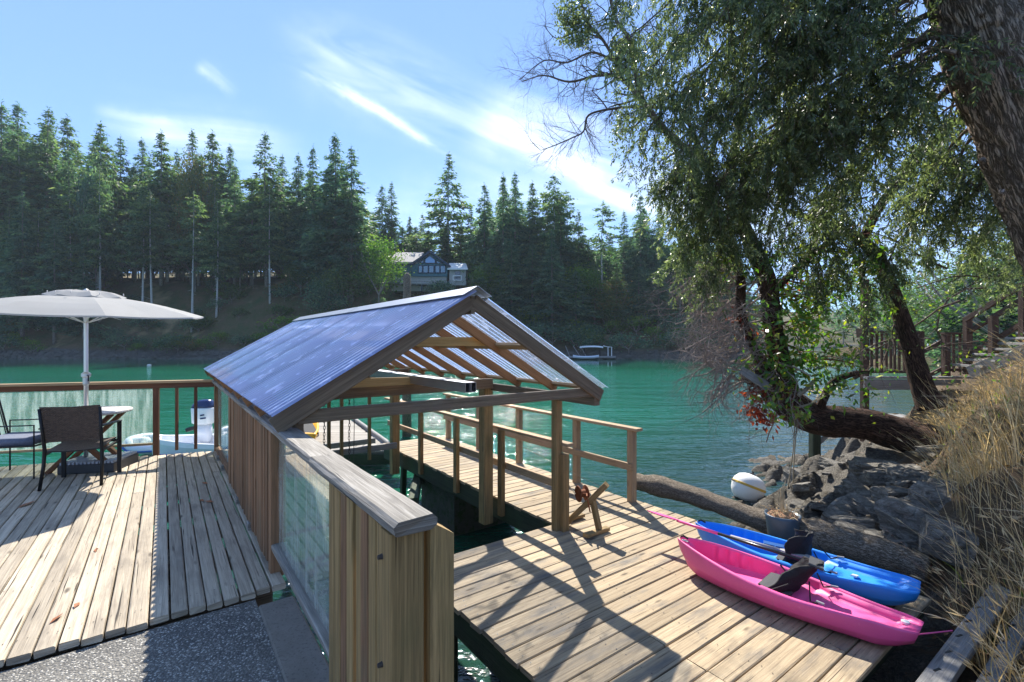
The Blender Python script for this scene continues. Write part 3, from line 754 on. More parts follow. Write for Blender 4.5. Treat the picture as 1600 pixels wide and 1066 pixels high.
chain(0, 'rusty lifting chain hanging clear of the kayak, between two thin lift hangers', 7.6, 2.37, -.6, -2.15)
for dv, lb in ((.06, 'thin lifting rope hanging close to the second rusty chain'),):
    mb = MB(); mb.tube([L(7.6, 2.38+dv, -.6), L(7.6, 2.39+dv, -1.3), L(7.6, 2.38+dv, -1.95)], .006, 5); tag(mb.build('lifting_rope', 'chain_rust'), lb, 'rope')
lc = thing('boat_lift_cradle', L(8.2, 1.9, -2.3), 'dark timber boat lift cradle slung over the water below the shed', 'boat lift')
for v in (2.14, 2.34, 2.80):
    mb = MB(); mb.beam(L(7.9, v, -.55), L(7.9, v, -2.0), .05, .05, U, .004); mb.build('hanger', 'walk_post_wood', lc)
mb = MB(); mb.beam(L(7.95, 1.1, -1.80), L(7.95, 3.3, -1.83), .06, .10, Z); mb.build('cradle_beam', 'timber_grey', lc)
mb = MB(); mb.beam(L(9.0, 1.1, -1.92), L(9.0, 3.3, -1.92), .06, .10, Z); mb.build('cradle_beam', 'timber_grey', lc)

# ================================================================ LOWER DECK + WALKWAY
ld = thing('lower_deck', L(2.6, 3.5, -2.03), 'tan plank lower deck with the two kayaks lying on it', 'deck')
mb = MB(); u = 4.0; i = 0
while u > 1.13:
    w = .137; uc = u - w/2
    a = 1.80 + random.uniform(-.012, .012); b = 4.88
    z = -2.03-.019 + random.uniform(-.002, .002)
    cut = random.choice([None, None, 3.6, 2.7, 4.1])
    ends = [a] + ([cut] if cut else []) + [b]
    for p, q in zip(ends[:-1], ends[1:]):
        mb.beam(L(uc, p+.003, z), L(uc, q-.003, z), w, .038, Z, .006, seg=5, jit=.0014, endjit=.004)
    u -= w + random.uniform(.008, .011)
mb.build('decking', 'deck_wood_tan', ld)
NA = MB(); u = 4.0
while u > 1.15:
    for v in (1.88, 2.4, 3.0, 3.6, 4.2, 4.8):
        for du in (.035, .105): nail(NA, L(u-du+random.uniform(-.008, .008), v+random.uniform(-.015, .015), -2.0265), .0045)
    u -= .1465
tag(NA.build('nails', 'black_shaft', ld), kind='stuff')
for (a, b) in ((L(4.0, 1.86, -2.18), L(1.12, 1.86, -2.18)), (L(1.2, 1.9, -2.17), L(1.2, 5.1, -2.17)), (L(3.94, 1.9, -2.17), L(3.94, 3.4, -2.17))):
    mb = MB(); mb.beam(a, b, .05, .235, Z, .005, seg=6, jit=.001); mb.build('rim_beam', 'beam_wet_green', ld)
mb = MB()
for v in (2.4, 3.0, 3.6, 4.2, 4.8): mb.beam(L(1.25, v, -2.16), L(3.9, v, -2.16), .04, .18, Z)
mb.build('joists', 'beam_wet_green', ld)
for (u, v) in ((1.5, 1.95), (3.6, 1.95), (2.6, 3.4)):
    mb = MB(); mb.box(L(u, v, -2.9), U, V, Z, .14, .14, 1.3, .01); mb.build('support_post', 'beam_wet_green', ld)

WL, WR, WE = 3.52, 4.78, 9.05
wk = thing('walkway', L(6.5, 4.1, -2.03), 'narrow plank walkway leading out from the lower deck to the float', 'walkway')
mb = MB(); u = 4.01
while u < WE:
    w = .137; vc = u + w/2; z = -2.03-.019+random.uniform(-.002, .002)
    mb.beam(L(vc, WL-.02+random.uniform(-.01, .01), z), L(vc, WR+.05+random.uniform(-.01, .01), z), w, .038, Z, .005, seg=2, jit=.001); u += w+.010
mb.build('decking', 'deck_wood_tan', wk)
for v in (WL, WR+.02):
    mb = MB(); mb.beam(L(4.0, v, -2.175), L(WE, v, -2.175), .05, .25, Z, .005, seg=8, jit=.001); mb.build('side_beam', 'beam_wet_green', wk)
mb = MB(); mb.beam(L(8.35, WL+.1, -2.2), L(8.45, WL+.1, -3.3), .09, .09, U); mb.build('support_post', 'beam_wet_green', wk)
wr = thing('walkway_railing', L(5.4, WL, -2.03), 'wooden railing on the boat shed side of the walkway', 'railing')
ZT, ZM = -1.107, -1.585
mb = MB(); mb.beam(L(3.72, WL-.03, ZT), L(8.9, WL-.03, ZT), .095, .036, Z, .004, seg=6, jit=.001); mb.build('top_rail', 'walk_rail_wood', wr)
mb = MB(); mb.beam(L(3.85, WL+.01, ZM), L(8.9, WL+.01, ZM), .036, .088, Z, .004); mb.build('middle_rail', 'walk_rail_wood', wr)
for u in (3.80, 4.97, 6.12, 7.32, 8.5):
    mb = MB(); mb.box(L(u, WL-.055, -1.67), U, V, Z, .088, .062 if u > 4 else .088, 1.09 if u > 4 else .92, .005); mb.build('post', 'walk_post_wood', wr)
wr = thing('walkway_railing', L(6.4, WR, -2.03), 'wooden railing on the open water side of the walkway, ending at the log', 'railing')
mb = MB(); mb.beam(L(3.85, WR, ZT), L(8.9, WR, ZT), .12, .036, Z, .004, seg=6, jit=.001); mb.build('top_rail', 'walk_rail_wood', wr)
mb = MB(); mb.beam(L(3.93, WR-.035, ZM), L(8.9, WR-.035, ZM), .036, .088, Z, .004); mb.build('middle_rail', 'walk_rail_wood', wr)
for u in (3.98, 4.98, 6.35, 7.6, 8.8):
    mb = MB(); mb.box(L(u, WR+.01, -1.60), U, V, Z, .088, .088, .95, .005); mb.build('post', 'walk_rail_wood', wr)
mb = MB(); mb.box(L(7.0, 4.15, -2.75), U, V, Z, 1.15, 1.1, .9, .05); tag(mb.build('concrete_pier', 'pier_concrete'), 'dark mossy block pier standing in the water under the walkway', 'pier')
mb = MB(); mb.beam(L(6.6, 3.0, -2.40), L(7.9, 3.7, -2.40), .16, .12, Z, .02, seg=6, jit=.006); tag(mb.build('pier_timber', 'beam_wet_green'), 'wet timber lying across the top of the walkway pier', 'timber')
# thin stay line across the walkway
mb = MB(); mb.tube([L(6.0, WL, -1.1), L(4.3, WR, -2.0)], .003, 4); tag(mb.build('stay_line', 'rope_tan'), 'thin pale line slanting across the walkway railings', 'line')

# the floating dock beyond the walkway
fd = thing('floating_dock', Vector((-3.6, 13, .4)), 'grey plank floating dock moored beyond the end of the walkway', 'dock')
fc = [P(606, 700, 10.9), P(505, 690, 11.3), P(497, 655, 15.6), P(541, 657, 15.4), P(588, 690, 11.9)]
ZF = .42
def F(x, y, z=ZF): return Vector((x, y, z))
mb = MB(); y = 11.2
while y < 15.6:
    xr = lerp(-2.95, -5.2, max(0, (y-11.4)/4.1)) if y > 11.4 else -2.75
    xl = lerp(-5.0, -6.6, (y-11.2)/4.3)
    mb.beam(F(xl+random.uniform(-.04, .04), y, ZF-.02), F(xr+random.uniform(-.04, .04), y, ZF-.02), .135, .04, Z, .005); y += .148
mb.build('decking', 'float_wood', fd)
mb = MB(); mb.beam(F(-5.0, 11.15, ZF-.13), F(-2.75, 11.15, ZF-.13), .09, .22, Z, .02); mb.build('side_beam', 'beam_wet_green', fd)
mb = MB(); mb.beam(F(-2.85, 11.3, ZF-.10), F(-5.15, 15.6, ZF-.10), .09, .24, Z, .02); mb.build('side_beam', 'timber_grey', fd)
mb = MB(); mb.beam(F(-2.9, 11.5, ZF+.06), F(-5.2, 15.6, ZF+.06), .10, .10, Z, .02); mb.build('bull_rail', 'timber_grey', fd)
fd2 = thing('floating_dock', Vector((-2.4, 10.6, .5)), 'small landing float at the outer end of the walkway', 'dock')
mb = MB(); x = -3.6
while x < -1.2: mb.beam(F(x, 10.35, .60), F(x, 11.05, .60), .13, .04, Z, .005); x += .142
mb.build('decking', 'float_wood', fd2); mb = MB(); mb.beam(F(-3.7, 10.33, .45), F(-1.15, 10.33, .45), .08, .24, Z, .02); mb.build('side_beam', 'beam_wet_green', fd2)
mb = MB(); mb.tube([F(-3.3, 15.0, -1.5), F(-3.32, 15.0, 3.2), F(-3.3, 15.0, 5.05), F(-3.28, 15.0, 5.15)], [.15, .13, .115, .03], 14, wob=.04)
tag(mb.build('mooring_pile', 'log_bark', smooth=True), 'tall mossy mooring pile rising above the shed ridge in front of the teal house', 'pile')
# ================================================================ PARASOL, TABLE, CHAIRS
ZD = H-1.6        # top of the upper deck
UC = Vector((-5.36, 6.0, 0))
um = thing('parasol', Vector((UC.x, UC.y, ZD)), 'off white octagonal market parasol with vented top shading the corner of the deck', 'parasol')
vd = Vector((-.67, .745, 0)); rt = Vector((.745, .67, 0))
axis = (Z - vd*.055).normalized()      # cranked slightly towards the house
ctr = Vector((UC.x, UC.y, H+.345))
ax1 = (-vd - axis*(-vd).dot(axis)).normalized(); ax2 = axis.cross(ax1)
def cp(r, a, z): return ctr + ax1*math.cos(a)*r + ax2*math.sin(a)*r + axis*z
def canopy(mb, r0, z0, r1, z1, a_off, sag, rings=5, hem=.0, sub=4):
    n = 8*sub; base = len(mb.v)
    for k in range(rings+1):
        t = k/rings
        for i in range(n):
            a = a_off + 2*math.pi*i/n; ph = (i % sub)/sub
            rr = lerp(r0, r1, t) * (1 - (1-math.cos(math.pi/8))*math.sin(math.pi*ph)*1.15)
            z = lerp(z0, z1, t) + .035*math.sin(math.pi*t)*1 - sag*math.sin(math.pi*ph)*t
            mb.v.append(cp(rr, a, z))
    for k in range(rings):
        for i in range(n):
            j = (i+1) % n; A = base+k*n; B = A+n
            mb.face((A+i, B+i, B+j, A+j), [(k*.2, i*.1)]*4)
    if hem:
        b2 = len(mb.v); A = base+rings*n
        for i in range(n): mb.v.append(Vector(mb.v[A+i]) - axis*hem)
        for i in range(n): j = (i+1) % n; mb.face((A+i, b2+i, b2+j, A+j), None)
RC = 1.29
mb = MB(); canopy(mb, .16, .235, RC, 0, .12, .012, hem=.018); o = mb.build('canopy', 'umbrella_cloth', um)
mb = MB(); canopy(mb, .02, .285, .40, .225, .12, .022, rings=3, hem=.012); mb.build('vent_cap', 'umbrella_cloth', um)
mb = MB(); mb.lathe(cp(0, 0, .27), [(.03, 0), (.03, .02), (.018, .035), (.0, .045)], 12, axis); mb.build('finial', 'umbrella_pole_metal', um)
for i in range(8):
    a = .12 + 2*math.pi*i/8
    mb = MB(); mb.beam(cp(.03, a, .215), cp(RC-.02, a, -.012), .014, .010, axis, .002); mb.build('rib', 'umbrella_pole_metal', um)
    mb = MB(); mb.beam(Vector((UC.x, UC.y, H+.22)), cp(RC*.45, a, .11), .012, .008, axis, .002); mb.build('strut', 'umbrella_pole_metal', um)
    mb = MB(); q = cp(.30+.08*(i % 2), a+.3, .245)
    mb.tube([q, q + Z*.022 + ax1*.02, q + Z*.014 + ax1*.07, q - Z*.004 + ax1*.09], .004, 4); mb.build('tie_loop', 'strap_grey', um)
tp = Vector((UC.x, UC.y, H+.60))
mb = MB(); mb.tube([Vector((UC.x, UC.y, ZD+.04)), Vector((UC.x, UC.y, H-.38)), Vector((UC.x, UC.y, H+.0)), Vector((UC.x, UC.y, H+.25)), ctr+axis*.25], .0235, 16); mb.build('pole', 'umbrella_pole_metal', um, smooth=True)
mb = MB(); mb.lathe(Vector((UC.x, UC.y, H-.56)), [(.026, 0), (.034, .02), (.034, .10), (.05, .115), (.05, .15), (.028, .17)], 16); ch = mb.build('crank_housing', 'grey_metal', um)
mb = MB(); mb.tube([Vector((UC.x+.03, UC.y-.02, H-.43)), Vector((UC.x+.09, UC.y-.07, H-.43)), Vector((UC.x+.10, UC.y-.08, H-.50))], .007, 6); mb.build('crank_handle', 'black_metal', ch)
mb = MB(); mb.beam(ctr+axis*.05+ax1*.0, ctr+axis*.05+rt*.34-Z*.12, .006, .004, Z); mb.build('pull_cord', 'white_plastic', um)
ub = um
bc = Vector((UC.x+.16, UC.y+.02, ZD)); bx = Vector((.97, .22, 0)); by = Vector((-.22, .97, 0))
mb = MB(); mb.box(bc+Z*.055, bx, by, Z, .58, .56, .11, .012); mb.build('weight_box', 'umbrella_base_black', ub)
mb = MB()
for i in range(14): mb.box(bc + bx*(-.265+i*.041)+Z*.125, bx, by, Z, .026, .53, .03, .004)
mb.build('slatted_lid', 'base_grate_grey', ub)

tb = thing('round_table', Vector((-5.33, 5.98, ZD)), 'small round mosaic table on crossed red brown legs around the parasol pole', 'table')
tc_ = Vector((-5.30, 5.98, ZD))
mb = MB(); mb.lathe(tc_+Z*.695, [(.40, 0), (.425, .008), (.43, .02), (.425, .034), (.40, .038), (0, .038)], 40); mb.lathe(tc_+Z*.695, [(.40, 0), (0, -.001)], 40); mb.build('table_top', 'table_tile', tb, smooth=False)
q = Vector((.96, .28, 0)); w = Vector((-.28, .96, 0))
for s, off in ((-1, -.16), (1, .16)):
    for k in (-1, 1):
        mb = MB(); mb.beam(tc_ + w*off + q*.30*k + Z*.69, tc_ + w*(off+.03*k) - q*.36*k + Z*.0, .045, .07, w, .004); mb.build('leg', 'table_leg_wood', tb)
mb = MB(); mb.beam(tc_+w*-.2+Z*.36, tc_+w*.2+Z*.36, .035, .05, Z); mb.build('stretcher', 'table_leg_wood', tb)

cb = Vector((-4.92, 5.47, ZD)); cf = Vector((-.40, .917, 0)).normalized(); cr = Vector((.917, .40, 0)).normalized()
wc = thing('wicker_chair', cb, 'brown wicker armchair with its woven back to the camera, facing the round table', 'chair')
def C_(x, y, z): return cb + cr*x + cf*y + Z*z
def weave(mb, fn, nx, ny, sx, sy, t=.014):
    base = len(mb.v)
    for s in (0, 1):
        for j in range(ny+1):
            for i in range(nx+1):
                mb.v.append(fn(i/nx, j/ny, s*t))
    W = nx+1; N = W*(ny+1)
    for j in range(ny):
        for i in range(nx):
            a = base+j*W+i; uv = [(i*sx/nx, j*sy/ny), ((i+1)*sx/nx, j*sy/ny), ((i+1)*sx/nx, (j+1)*sy/ny), (i*sx/nx, (j+1)*sy/ny)]
            mb.face((a, a+1, a+1+W, a+W), uv); b = a+N; mb.face((b, b+W, b+W+1, b+1), [uv[0], uv[3], uv[2], uv[1]])
    for i in range(nx):
        a = base+i; mb.face((a+1, a, a+N, a+N+1), None); a = base+ny*W+i; mb.face((a, a+1, a+N+1, a+N), None)
    for j in range(ny):
        a = base+j*W; mb.face((a, a+W, a+W+N, a+N), None); a = a+nx; mb.face((a+W, a, a+N, a+N+W), None)
mb = MB(); weave(mb, lambda s, t, d: C_(lerp(-.245, .245, s)*(1+.04*t), -.255 - .085*t + .018*math.cos((s-.5)*3) + d, .50+.385*t + .012*abs(s-.5)*2*t), 12, 8, .50, .38)
mb.build('backrest', 'wicker', wc)
mb = MB(); weave(mb, lambda s, t, d: C_(lerp(-.235, .235, s), lerp(-.25, .25, t), .395 + .03*t - .012*math.sin(math.pi*s) + d), 10, 8, .47, .5)
mb.build('seat', 'wicker', wc)
for s in (-1, 1):
    mb = MB(); mb.tube([C_(s*.262, -.315, 0), C_(s*.250, -.255, .25), C_(s*.245, -.245, .42), C_(s*.248, -.27, .56), C_(s*.256, -.335, .875)], [.016, .018, .018, .016, .014], 8); mb.build('back_leg', 'black_metal', wc, smooth=True)
    mb = MB(); mb.beam(C_(s*.262, .25, 0), C_(s*.262, .25, .625), .042, .026, cf, .004); mb.build('front_leg', 'black_metal', wc)
    mb = MB(); mb.beam(C_(s*.262, .262, .632), C_(s*.255, -.29, .66), .05, .018, Z, .005); mb.build('armrest', 'black_metal', wc)
    mb = MB(); mb.beam(C_(s*.25, .24, .39), C_(s*.245, -.24, .37), .02, .03, Z, .003); mb.build('seat_rail', 'black_metal', wc)
mb = MB(); mb.beam(C_(-.25, .245, .40), C_(.25, .245, .40), .02, .03, Z, .003); mb.build('seat_rail', 'black_metal', wc)

mb2 = Vector((-5.86, 5.72, ZD)); mf = Vector((.97, .24, 0)).normalized(); mr = Vector((.24, -.97, 0)).normalized()
mc = thing('metal_chair', mb2, 'black square framed metal armchair with blue grey cushion, cut off by the left edge', 'chair')
def M_(x, y, z): return mb2 + mr*x + mf*y + Z*z
for s in (-1, 1):
    mb = MB(); mb.tube([M_(s*.26, .26, 0), M_(s*.26, .26, .62), M_(s*.26, -.30, .62), M_(s*.26, -.30, 0)], .011, 4); mb.build('side_frame', 'black_metal', mc)
    mb = MB(); mb.beam(M_(s*.26, .26, .38), M_(s*.26, -.30, .38), .018, .018, Z, .002); mb.build('seat_rail', 'black_metal', mc)
mb = MB(); mb.beam(M_(-.26, .26, .38), M_(.26, .26, .38), .018, .018, Z, .002); mb.build('seat_rail', 'black_metal', mc)
mb = MB(); mb.beam(M_(-.25, -.02, .43), M_(.25, -.02, .43), .55, .085, Z, .03, seg=6, jit=.003); mb.build('cushion', 'cushion_blue_grey', mc, smooth=True)
mb = MB()
for i in range(6): mb.tube([M_(-.22+i*.088, -.30, .40), M_(-.22+i*.088, -.40, .86)], .006, 5)
mb.tube([M_(-.26, -.30, .38), M_(-.26, -.41, .88), M_(.26, -.41, .88), M_(.26, -.30, .38)], .011, 5); mb.build('backrest', 'black_metal', mc)

# a few dead leaves lying on the deck boards
for (px, py, ll) in ((42, 789, .11), (320, 756, .05), (327, 785, .05), (315, 783, .04), (120, 947, .04), (88, 968, .05), (150, 861, .04)):
    d = 1.6*745/(py-533); q = Vector(((px-800)/745*d, d, ZD+.004)); a = random.random()*6
    t = Vector((math.cos(a), math.sin(a), 0)); n_ = t.cross(Z)
    mb = MB(); mb.v = [q-t*ll, q+n_*ll*.35+Z*.012, q+t*ll+Z*.006, q-n_*ll*.35+Z*.002, q+Z*.002]
    for f in ((0, 4, 1), (4, 2, 1), (0, 3, 4), (3, 2, 4)): mb.face(f, None)
    big = ll > .1
    tag(mb.build('dead_leaf', 'dead_leaf'), 'large curled brown leaf on the shaded deck boards near the wicker chair' if big else 'small brown leaf fallen on the upper deck planks', 'leaf', None if big else 'small fallen leaves on the upper deck')

# ================================================================ KAYAKS
ZL = H-2.03
def kayak(name, label, bow, stern, beam, depth, mat, blunt):
    """open sit-in hull lofted from bow (s=0) to stern (s=1)"""
    a = Vector((bow[0], bow[1], 0)); b = Vector((stern[0], stern[1], 0)); d = (b-a); Lk = d.length; d.normalize(); s_ = d.cross(Z)
    root = thing(name, Vector(((a+b)/2).to_tuple()[:2] + (ZL,)), label, 'kayak')
    NS = 96
    def smooth(x): x = max(0, min(1, x)); return x*x*(3-2*x)
    def half(s):
        if s < .5: f = math.sin(math.pi*.5*min(1, (s+.012)/.5))**.72
        else:
            f = 1 - (1-blunt)*smooth((s-.5)/.5)**1.1
            if s > .94: f *= math.sqrt(max(.02, 1-((s-.94)/.062)**2*.55))
        return beam/2*max(.04, f)
    def keel(s): return .012 + .17*max(0, 1-s/.16)**2.0*.8 + (.085*max(0, (s-.86)/.14)**1.7)
    def rim(s): return depth*(1 + .24*(1-smooth(s/.45)) - .10*smooth((s-.35)/.3) + .04*smooth((s-.75)/.25))
    def flo(s):
        deckz = rim(s)-.018
        well = keel(s)+.075 + .05*smooth((s-.40)/.06)*(1-smooth((s-.60)/.05))
        f = smooth((s-.045)/.05)*(1-smooth((s-.615)/.06)); g = lerp(deckz-.03, well, f)
        # shallow trough on the after deck
        if s > .6: g = lerp(well, rim(s)-.055, smooth((s-.60)/.05)); g = lerp(g, rim(s)-.01, smooth((s-.93)/.04))
        return g
    sec = []
    for k in range(NS+1):
        s = k/NS; h_ = half(s); K = keel(s); Rm = rim(s); F = flo(s)
        wall = .80 - .18*smooth((s-.62)/.1)
        rb = .0 if not (.16 < s < .34) else .022*math.cos(2*math.pi*(s-.16)/.055)
        rb2 = .0 if not (.42 < s < .56) else .016*math.cos(2*math.pi*(s-.42)/.032)
        h1 = [(0, K), (.45*h_, K+.004), (.74*h_, K+.028), (.90*h_, lerp(K, Rm, .42)), (h_*1.0, lerp(K, Rm, .74)), (h_*.985, Rm-.012), (h_*.955, Rm), (h_*.88, Rm+.002), (h_*.85, Rm-.012),
              (h_*(wall+.03)+rb, lerp(F, Rm, .55)), (h_*wall+rb2, F+.015), (h_*(wall-.08), F), (h_*.3, F+.004), (0, F+.012)]
        sec.append(h1)
    npt = len(sec[0]); ring = 2*npt-2; mb = MB()
    lean = []
    for k, h1 in enumerate(sec):
        s = k/NS; c = a + d*Lk*s
        rake = 0
        pts = h1 + [(-x, z) for (x, z) in h1[-2:0:-1]]
        for (x, z) in pts:
            rk = -.05*(z-.2)*0
            if s < .08: c2 = c - d*(z-rim(s))*-.25*(1-s/.08)*-1
            else: c2 = c
            if s > .93: c2 = c + d*(z/depth-.6)*.07*((s-.93)/.07)
            mb.v.append(c2 + s_*x + Z*(z+ZL))
    for k in range(NS):
        for i in range(ring):
            j = (i+1) % ring; A = k*ring; B = A+ring
            mb.face((A+i, A+j, B+j, B+i), None)
    mb.face(tuple(range(ring-1, -1, -1)), None); mb.face(tuple(NS*ring+i for i in range(ring)), None)
    hull = mb.build('hull', mat, root, smooth=True)
    me = hull.data
    sharp = {3, 5, 8, 10, ring-3, ring-5, ring-8, ring-10}
    at = me.attributes.get('sharp_edge') or me.attributes.new('sharp_edge', 'BOOLEAN', 'EDGE'); n_ = len(me.edges); ev = np.zeros(n_*2, dtype=np.int32); me.edges.foreach_get('vertices', ev); ev = ev.reshape(-1, 2) % ring
    at.data.foreach_set('value', np.array([(a_ == b_ and int(a_) in sharp) for a_, b_ in ev], dtype=bool))
    def K_(s, x, z): return a + d*Lk*s + s_*x + Z*(ZL+z)
    return root, hull, K_, half, rim, flo, d, s_, Lk
pk = kayak('kayak', 'pink sit-in kayak lying on the lower deck with a black seat back', (1.50, 4.29), (2.60, 3.06), .50, .215, 'pink_plastic', .52)
bk = kayak('kayak', 'bright blue kayak lying between the pink kayak and the log', (1.80, 4.66), (3.02, 3.56), .52, .215, 'blue_plastic', .62)
def fit_out(kk, c0, sbase, seatmat, back_h, tilt, flip):
    root, hull, K, half, rim, flo, d, s_, Lk = kk
    z0 = flo(.52)
    mb = MB(); mb.beam(K(.44, 0, z0+.02), K(.575, 0, z0+.025), .30, .022, Z, .008, seg=6, jit=.002); mb.build('seat_pad', 'dark_grey_foam', root)
    # folded fabric seat back
    mb = MB(); nx, nz = 12, 9; base = 0
    for sgn in (0, 1):
        for j in range(nz+1):
            t = j/nz
            for i in range(nx+1):
                x = (i/nx-.5)*2; w = .205*(1 - .38*t**1.3) ; bend = .15*x*x
                s = .575 + (tilt*t)/Lk + (-bend)/Lk + .012*sgn/Lk + .010*math.sin(i*1.9+j*1.1)/Lk
                mb.v.append(K(s, x*w + flip*.05*t, z0+.03 + back_h*t*(1-.18*abs(x)**1.5) + .006*math.sin(i*2.3+j)))
    W = nx+1; N = W*(nz+1)
    for j in range(nz):
        for i in range(nx):
            q = j*W+i; mb.face((q, q+1, q+1+W, q+W), None); q += N; mb.face((q, q+W, q+W+1, q+1), None)
    for i in range(nx): mb.face((i+1, i, i+N, i+1+N), None); q = nz*W+i; mb.face((q, q+1, q+1+N, q+N), None)
    for j in range(nz): q = j*W; mb.face((q, q+W, q+W+N, q+N), None); q += nx; mb.face((q+W, q, q+N, q+N+W), None)
    sb = mb.build('seat_back', 'black_fabric', root, smooth=True)
    for sx in (-1, 1):
        mb = MB(); mb.tube([K(.575, sx*.16, z0+.12), K(.50, sx*(half(.5)*.80), rim(.5)-.03), K(.465, sx*half(.47)*.9, rim(.46)+.004)], [.005, .005, .008], 5); mb.build('strap', 'black_fabric', root)
        mb = MB(); mb.tube([K(.60+tilt*.5/Lk, sx*.09, z0+.16), K(.66, sx*.15, rim(.66)-.01), K(.69, sx*half(.69)*.78, rim(.69)+.006)], [.005, .005, .009], 5); mb.build('strap', 'black_fabric', root)
        mb = MB(); mb.tube([K(.685, sx*half(.69)*.74, rim(.69)+.012), K(.715, sx*half(.7)*.80, rim(.7)+.014)], .008, 6); mb.build('buckle', 'strap_grey', root)
    mb = MB(); mb.tube([K(.015, 0, rim(0)+.01), K(.03, .01, rim(0)+.03), K(.055, 0, rim(0)+.012)], .008, 6); mb.build('carry_toggle', 'black_metal', root)
    return sb
sb = fit_out(pk, None, None, None, .235, .15, -1)
mb = MB(); root, hull, K, half, rim, flo, d, s_, Lk = pk
mb.beam(K(.62, -.05, flo(.52)+.255), K(.675, -.07, flo(.52)+.235), .15, .02, Z, .008); mb.build('headrest_pad', 'dark_grey_foam', root)
mb = MB(); mb.lathe(K(.965, 0, rim(.965)-.008), [(.024, 0), (.024, .014), (.01, .018), (0, .018)], 14); mb.build('drain_plug', 'white_plastic', root)
mb = MB(); mb.box(K(.045, .02, rim(.04)-.005), d, s_, Z, .06, .03, .012, .003); mb.build('cleat', 'grey_metal', root)
sb = fit_out(bk, None, None, None, .27, .03, 1)
root, hull, K, half, rim, flo, d, s_, Lk = bk
# warning label moulded on the inside wall of the blue hull
for (s0, s1, z0, z1, m) in ((.335, .45, .045, .135, 'sticker_white'), (.34, .392, .052, .11, 'sticker_dark'), (.396, .445, .052, .11, 'sticker_dark')):
    off = .001 if m == 'sticker_white' else -.002
    mb = MB(); y = -.86
    A = [K(s0, y*half(s0)*.93+off*-2, z0+.05), K(s1, y*half(s1)*.93+off*-2, z0+.05), K(s1, y*half(s1)*.955+off*-2, z1+.04), K(s0, y*half(s0)*.955+off*-2, z1+.04)]
    mb.prism(A, .002, s_ if True else Z); mb.build('sticker' , m, root)
mb = MB(); mb.beam(K(.775, .0, rim(.77)-.035), K(.775, .13, rim(.77)+.006), .045, .012, Z, .004); mb.build('handle_plate', 'white_plastic', root)

# paddles
def paddle(a, b, label, shaft_cols, blade_mat, cuts, up=Z):
    a, b = Vector(a), Vector(b); root = thing('paddle', (a+b)/2, label, 'paddle'); d = (b-a).normalized(); s_ = d.cross(Z).normalized()
    for (t0, t1, m) in cuts:
        mb = MB(); mb.tube([a.lerp(b, t0), a.lerp(b, t1)], .0135, 10); mb.build('shaft', m, root, smooth=True)
    for (p, e) in ((a, -1),) if blade_mat == 'pink_plastic' else ((b, 1),):
        mb = MB(); nn = 8; base = len(mb.v)
        for sg in (-1, 1):
            for k in range(nn+1):
                t = k/nn; w = .016 + (.045 if e > 0 else .022)*math.sin(math.pi*min(1, t*1.0))**.7
                c = p + d*e*(t*.34 - .02)
                mb.v.append(c - s_*w + Z*(sg*.005)); mb.v.append(c + s_*w*.8 + Z*(sg*.005+.01))
        W = 2*(nn+1)
        for k in range(nn):
            q = 2*k; mb.face((q, q+1, q+3, q+2), None); q += W; mb.face((q, q+2, q+3, q+1), None)
            mb.face((2*k, 2*k+2, 2*k+2+W, 2*k+W), None); mb.face((2*k+3, 2*k+1, 2*k+1+W, 2*k+3+W), None)
        mb.face((0, W, W+1, 1), None); mb.face((2*nn, 2*nn+1, W+2*nn+1, W+2*nn), None)
        mb.build('blade', blade_mat if e < 0 else 'strap_grey', root)
    return root
pz = ZL
paddle((1.60, 4.62, pz+.29), (2.42, 3.72, pz+.27), 'kayak paddle with pink ends and black middle lying across both kayaks', None, 'pink_plastic', [(0, .33, 'pink_plastic'), (.33, 1, 'black_shaft')])
paddle((2.00, 4.36, pz+.245), (2.28, 4.06, pz+.25), 'short grey shafted paddle lying in the blue kayak beside its seat', None, 'blue_plastic', [(0, 1, 'strap_grey')])
mb = MB(); mb.tube([Vector((2.64, 3.20, pz+.05)), Vector((2.92, 3.16, pz+.11))], [.006, .004], 6); tag(mb.build('pink_rod', 'pink_plastic'), 'thin pink rod poking out beyond the stern of the pink kayak', 'rod')

# ================================================================ WINCH, LOG, PLANTER, BUOY, ROPE
wn_ = thing('hand_winch', Vector((.75, 5.35, ZL)), 'leaning timber hand winch frame with rusty reel at the foot of the walkway', 'winch')
def PZ(px, py, z): d = -z*745/(py-533); return Vector(((px-800)/745*d, d, H+z))
f1 = PZ(893, 812, -2.02); f2 = PZ(936, 833, -2.02)
mb = MB(); top = P(948, 757, 5.05); a = PZ(885, 818, -2.0); mb.beam(a, top, .085, .06, Z, .006, seg=6, jit=.003); mb.build('boom', 'walk_post_wood', wn_)
mb = MB(); mb.beam(f2+Z*.04, P(926, 782, 5.1), .065, .045, V, .005); mb.build('upright', 'walk_post_wood', wn_)
mb = MB(); mb.beam(f2 - V*.20 + Z*.02, f2 + V*.13 + Z*.02, .07, .04, Z, .006, seg=3, jit=.003); mb.build('foot_board', 'walk_post_wood', wn_)
mb = MB(); mb.beam(f1 - V*.06 + Z*.02, f1 + V*.17 + Z*.02, .09, .035, Z, .006); mb.build('foot_board', 'walk_post_wood', wn_)
rc = P(903, 772, 5.2); rax = (V*.9 - U*.3).normalized()
mb = MB(); mb.lathe(rc, [(.085, 0), (.088, .008), (.045, .016), (.04, .05), (.045, .085), (.088, .093), (.085, .10), (.0, .10)], 26, rax); mb.lathe(rc, [(.085, 0), (0, .001)], 26, rax); mb.build('cable_reel', 'rust', wn_, smooth=False)
mb = MB(); mb.tube([rc, P(917, 772, 5.15), P(917, 775, 5.05), P(922, 800, 5.05)], .009, 6); mb.build('crank', 'rust', wn_)
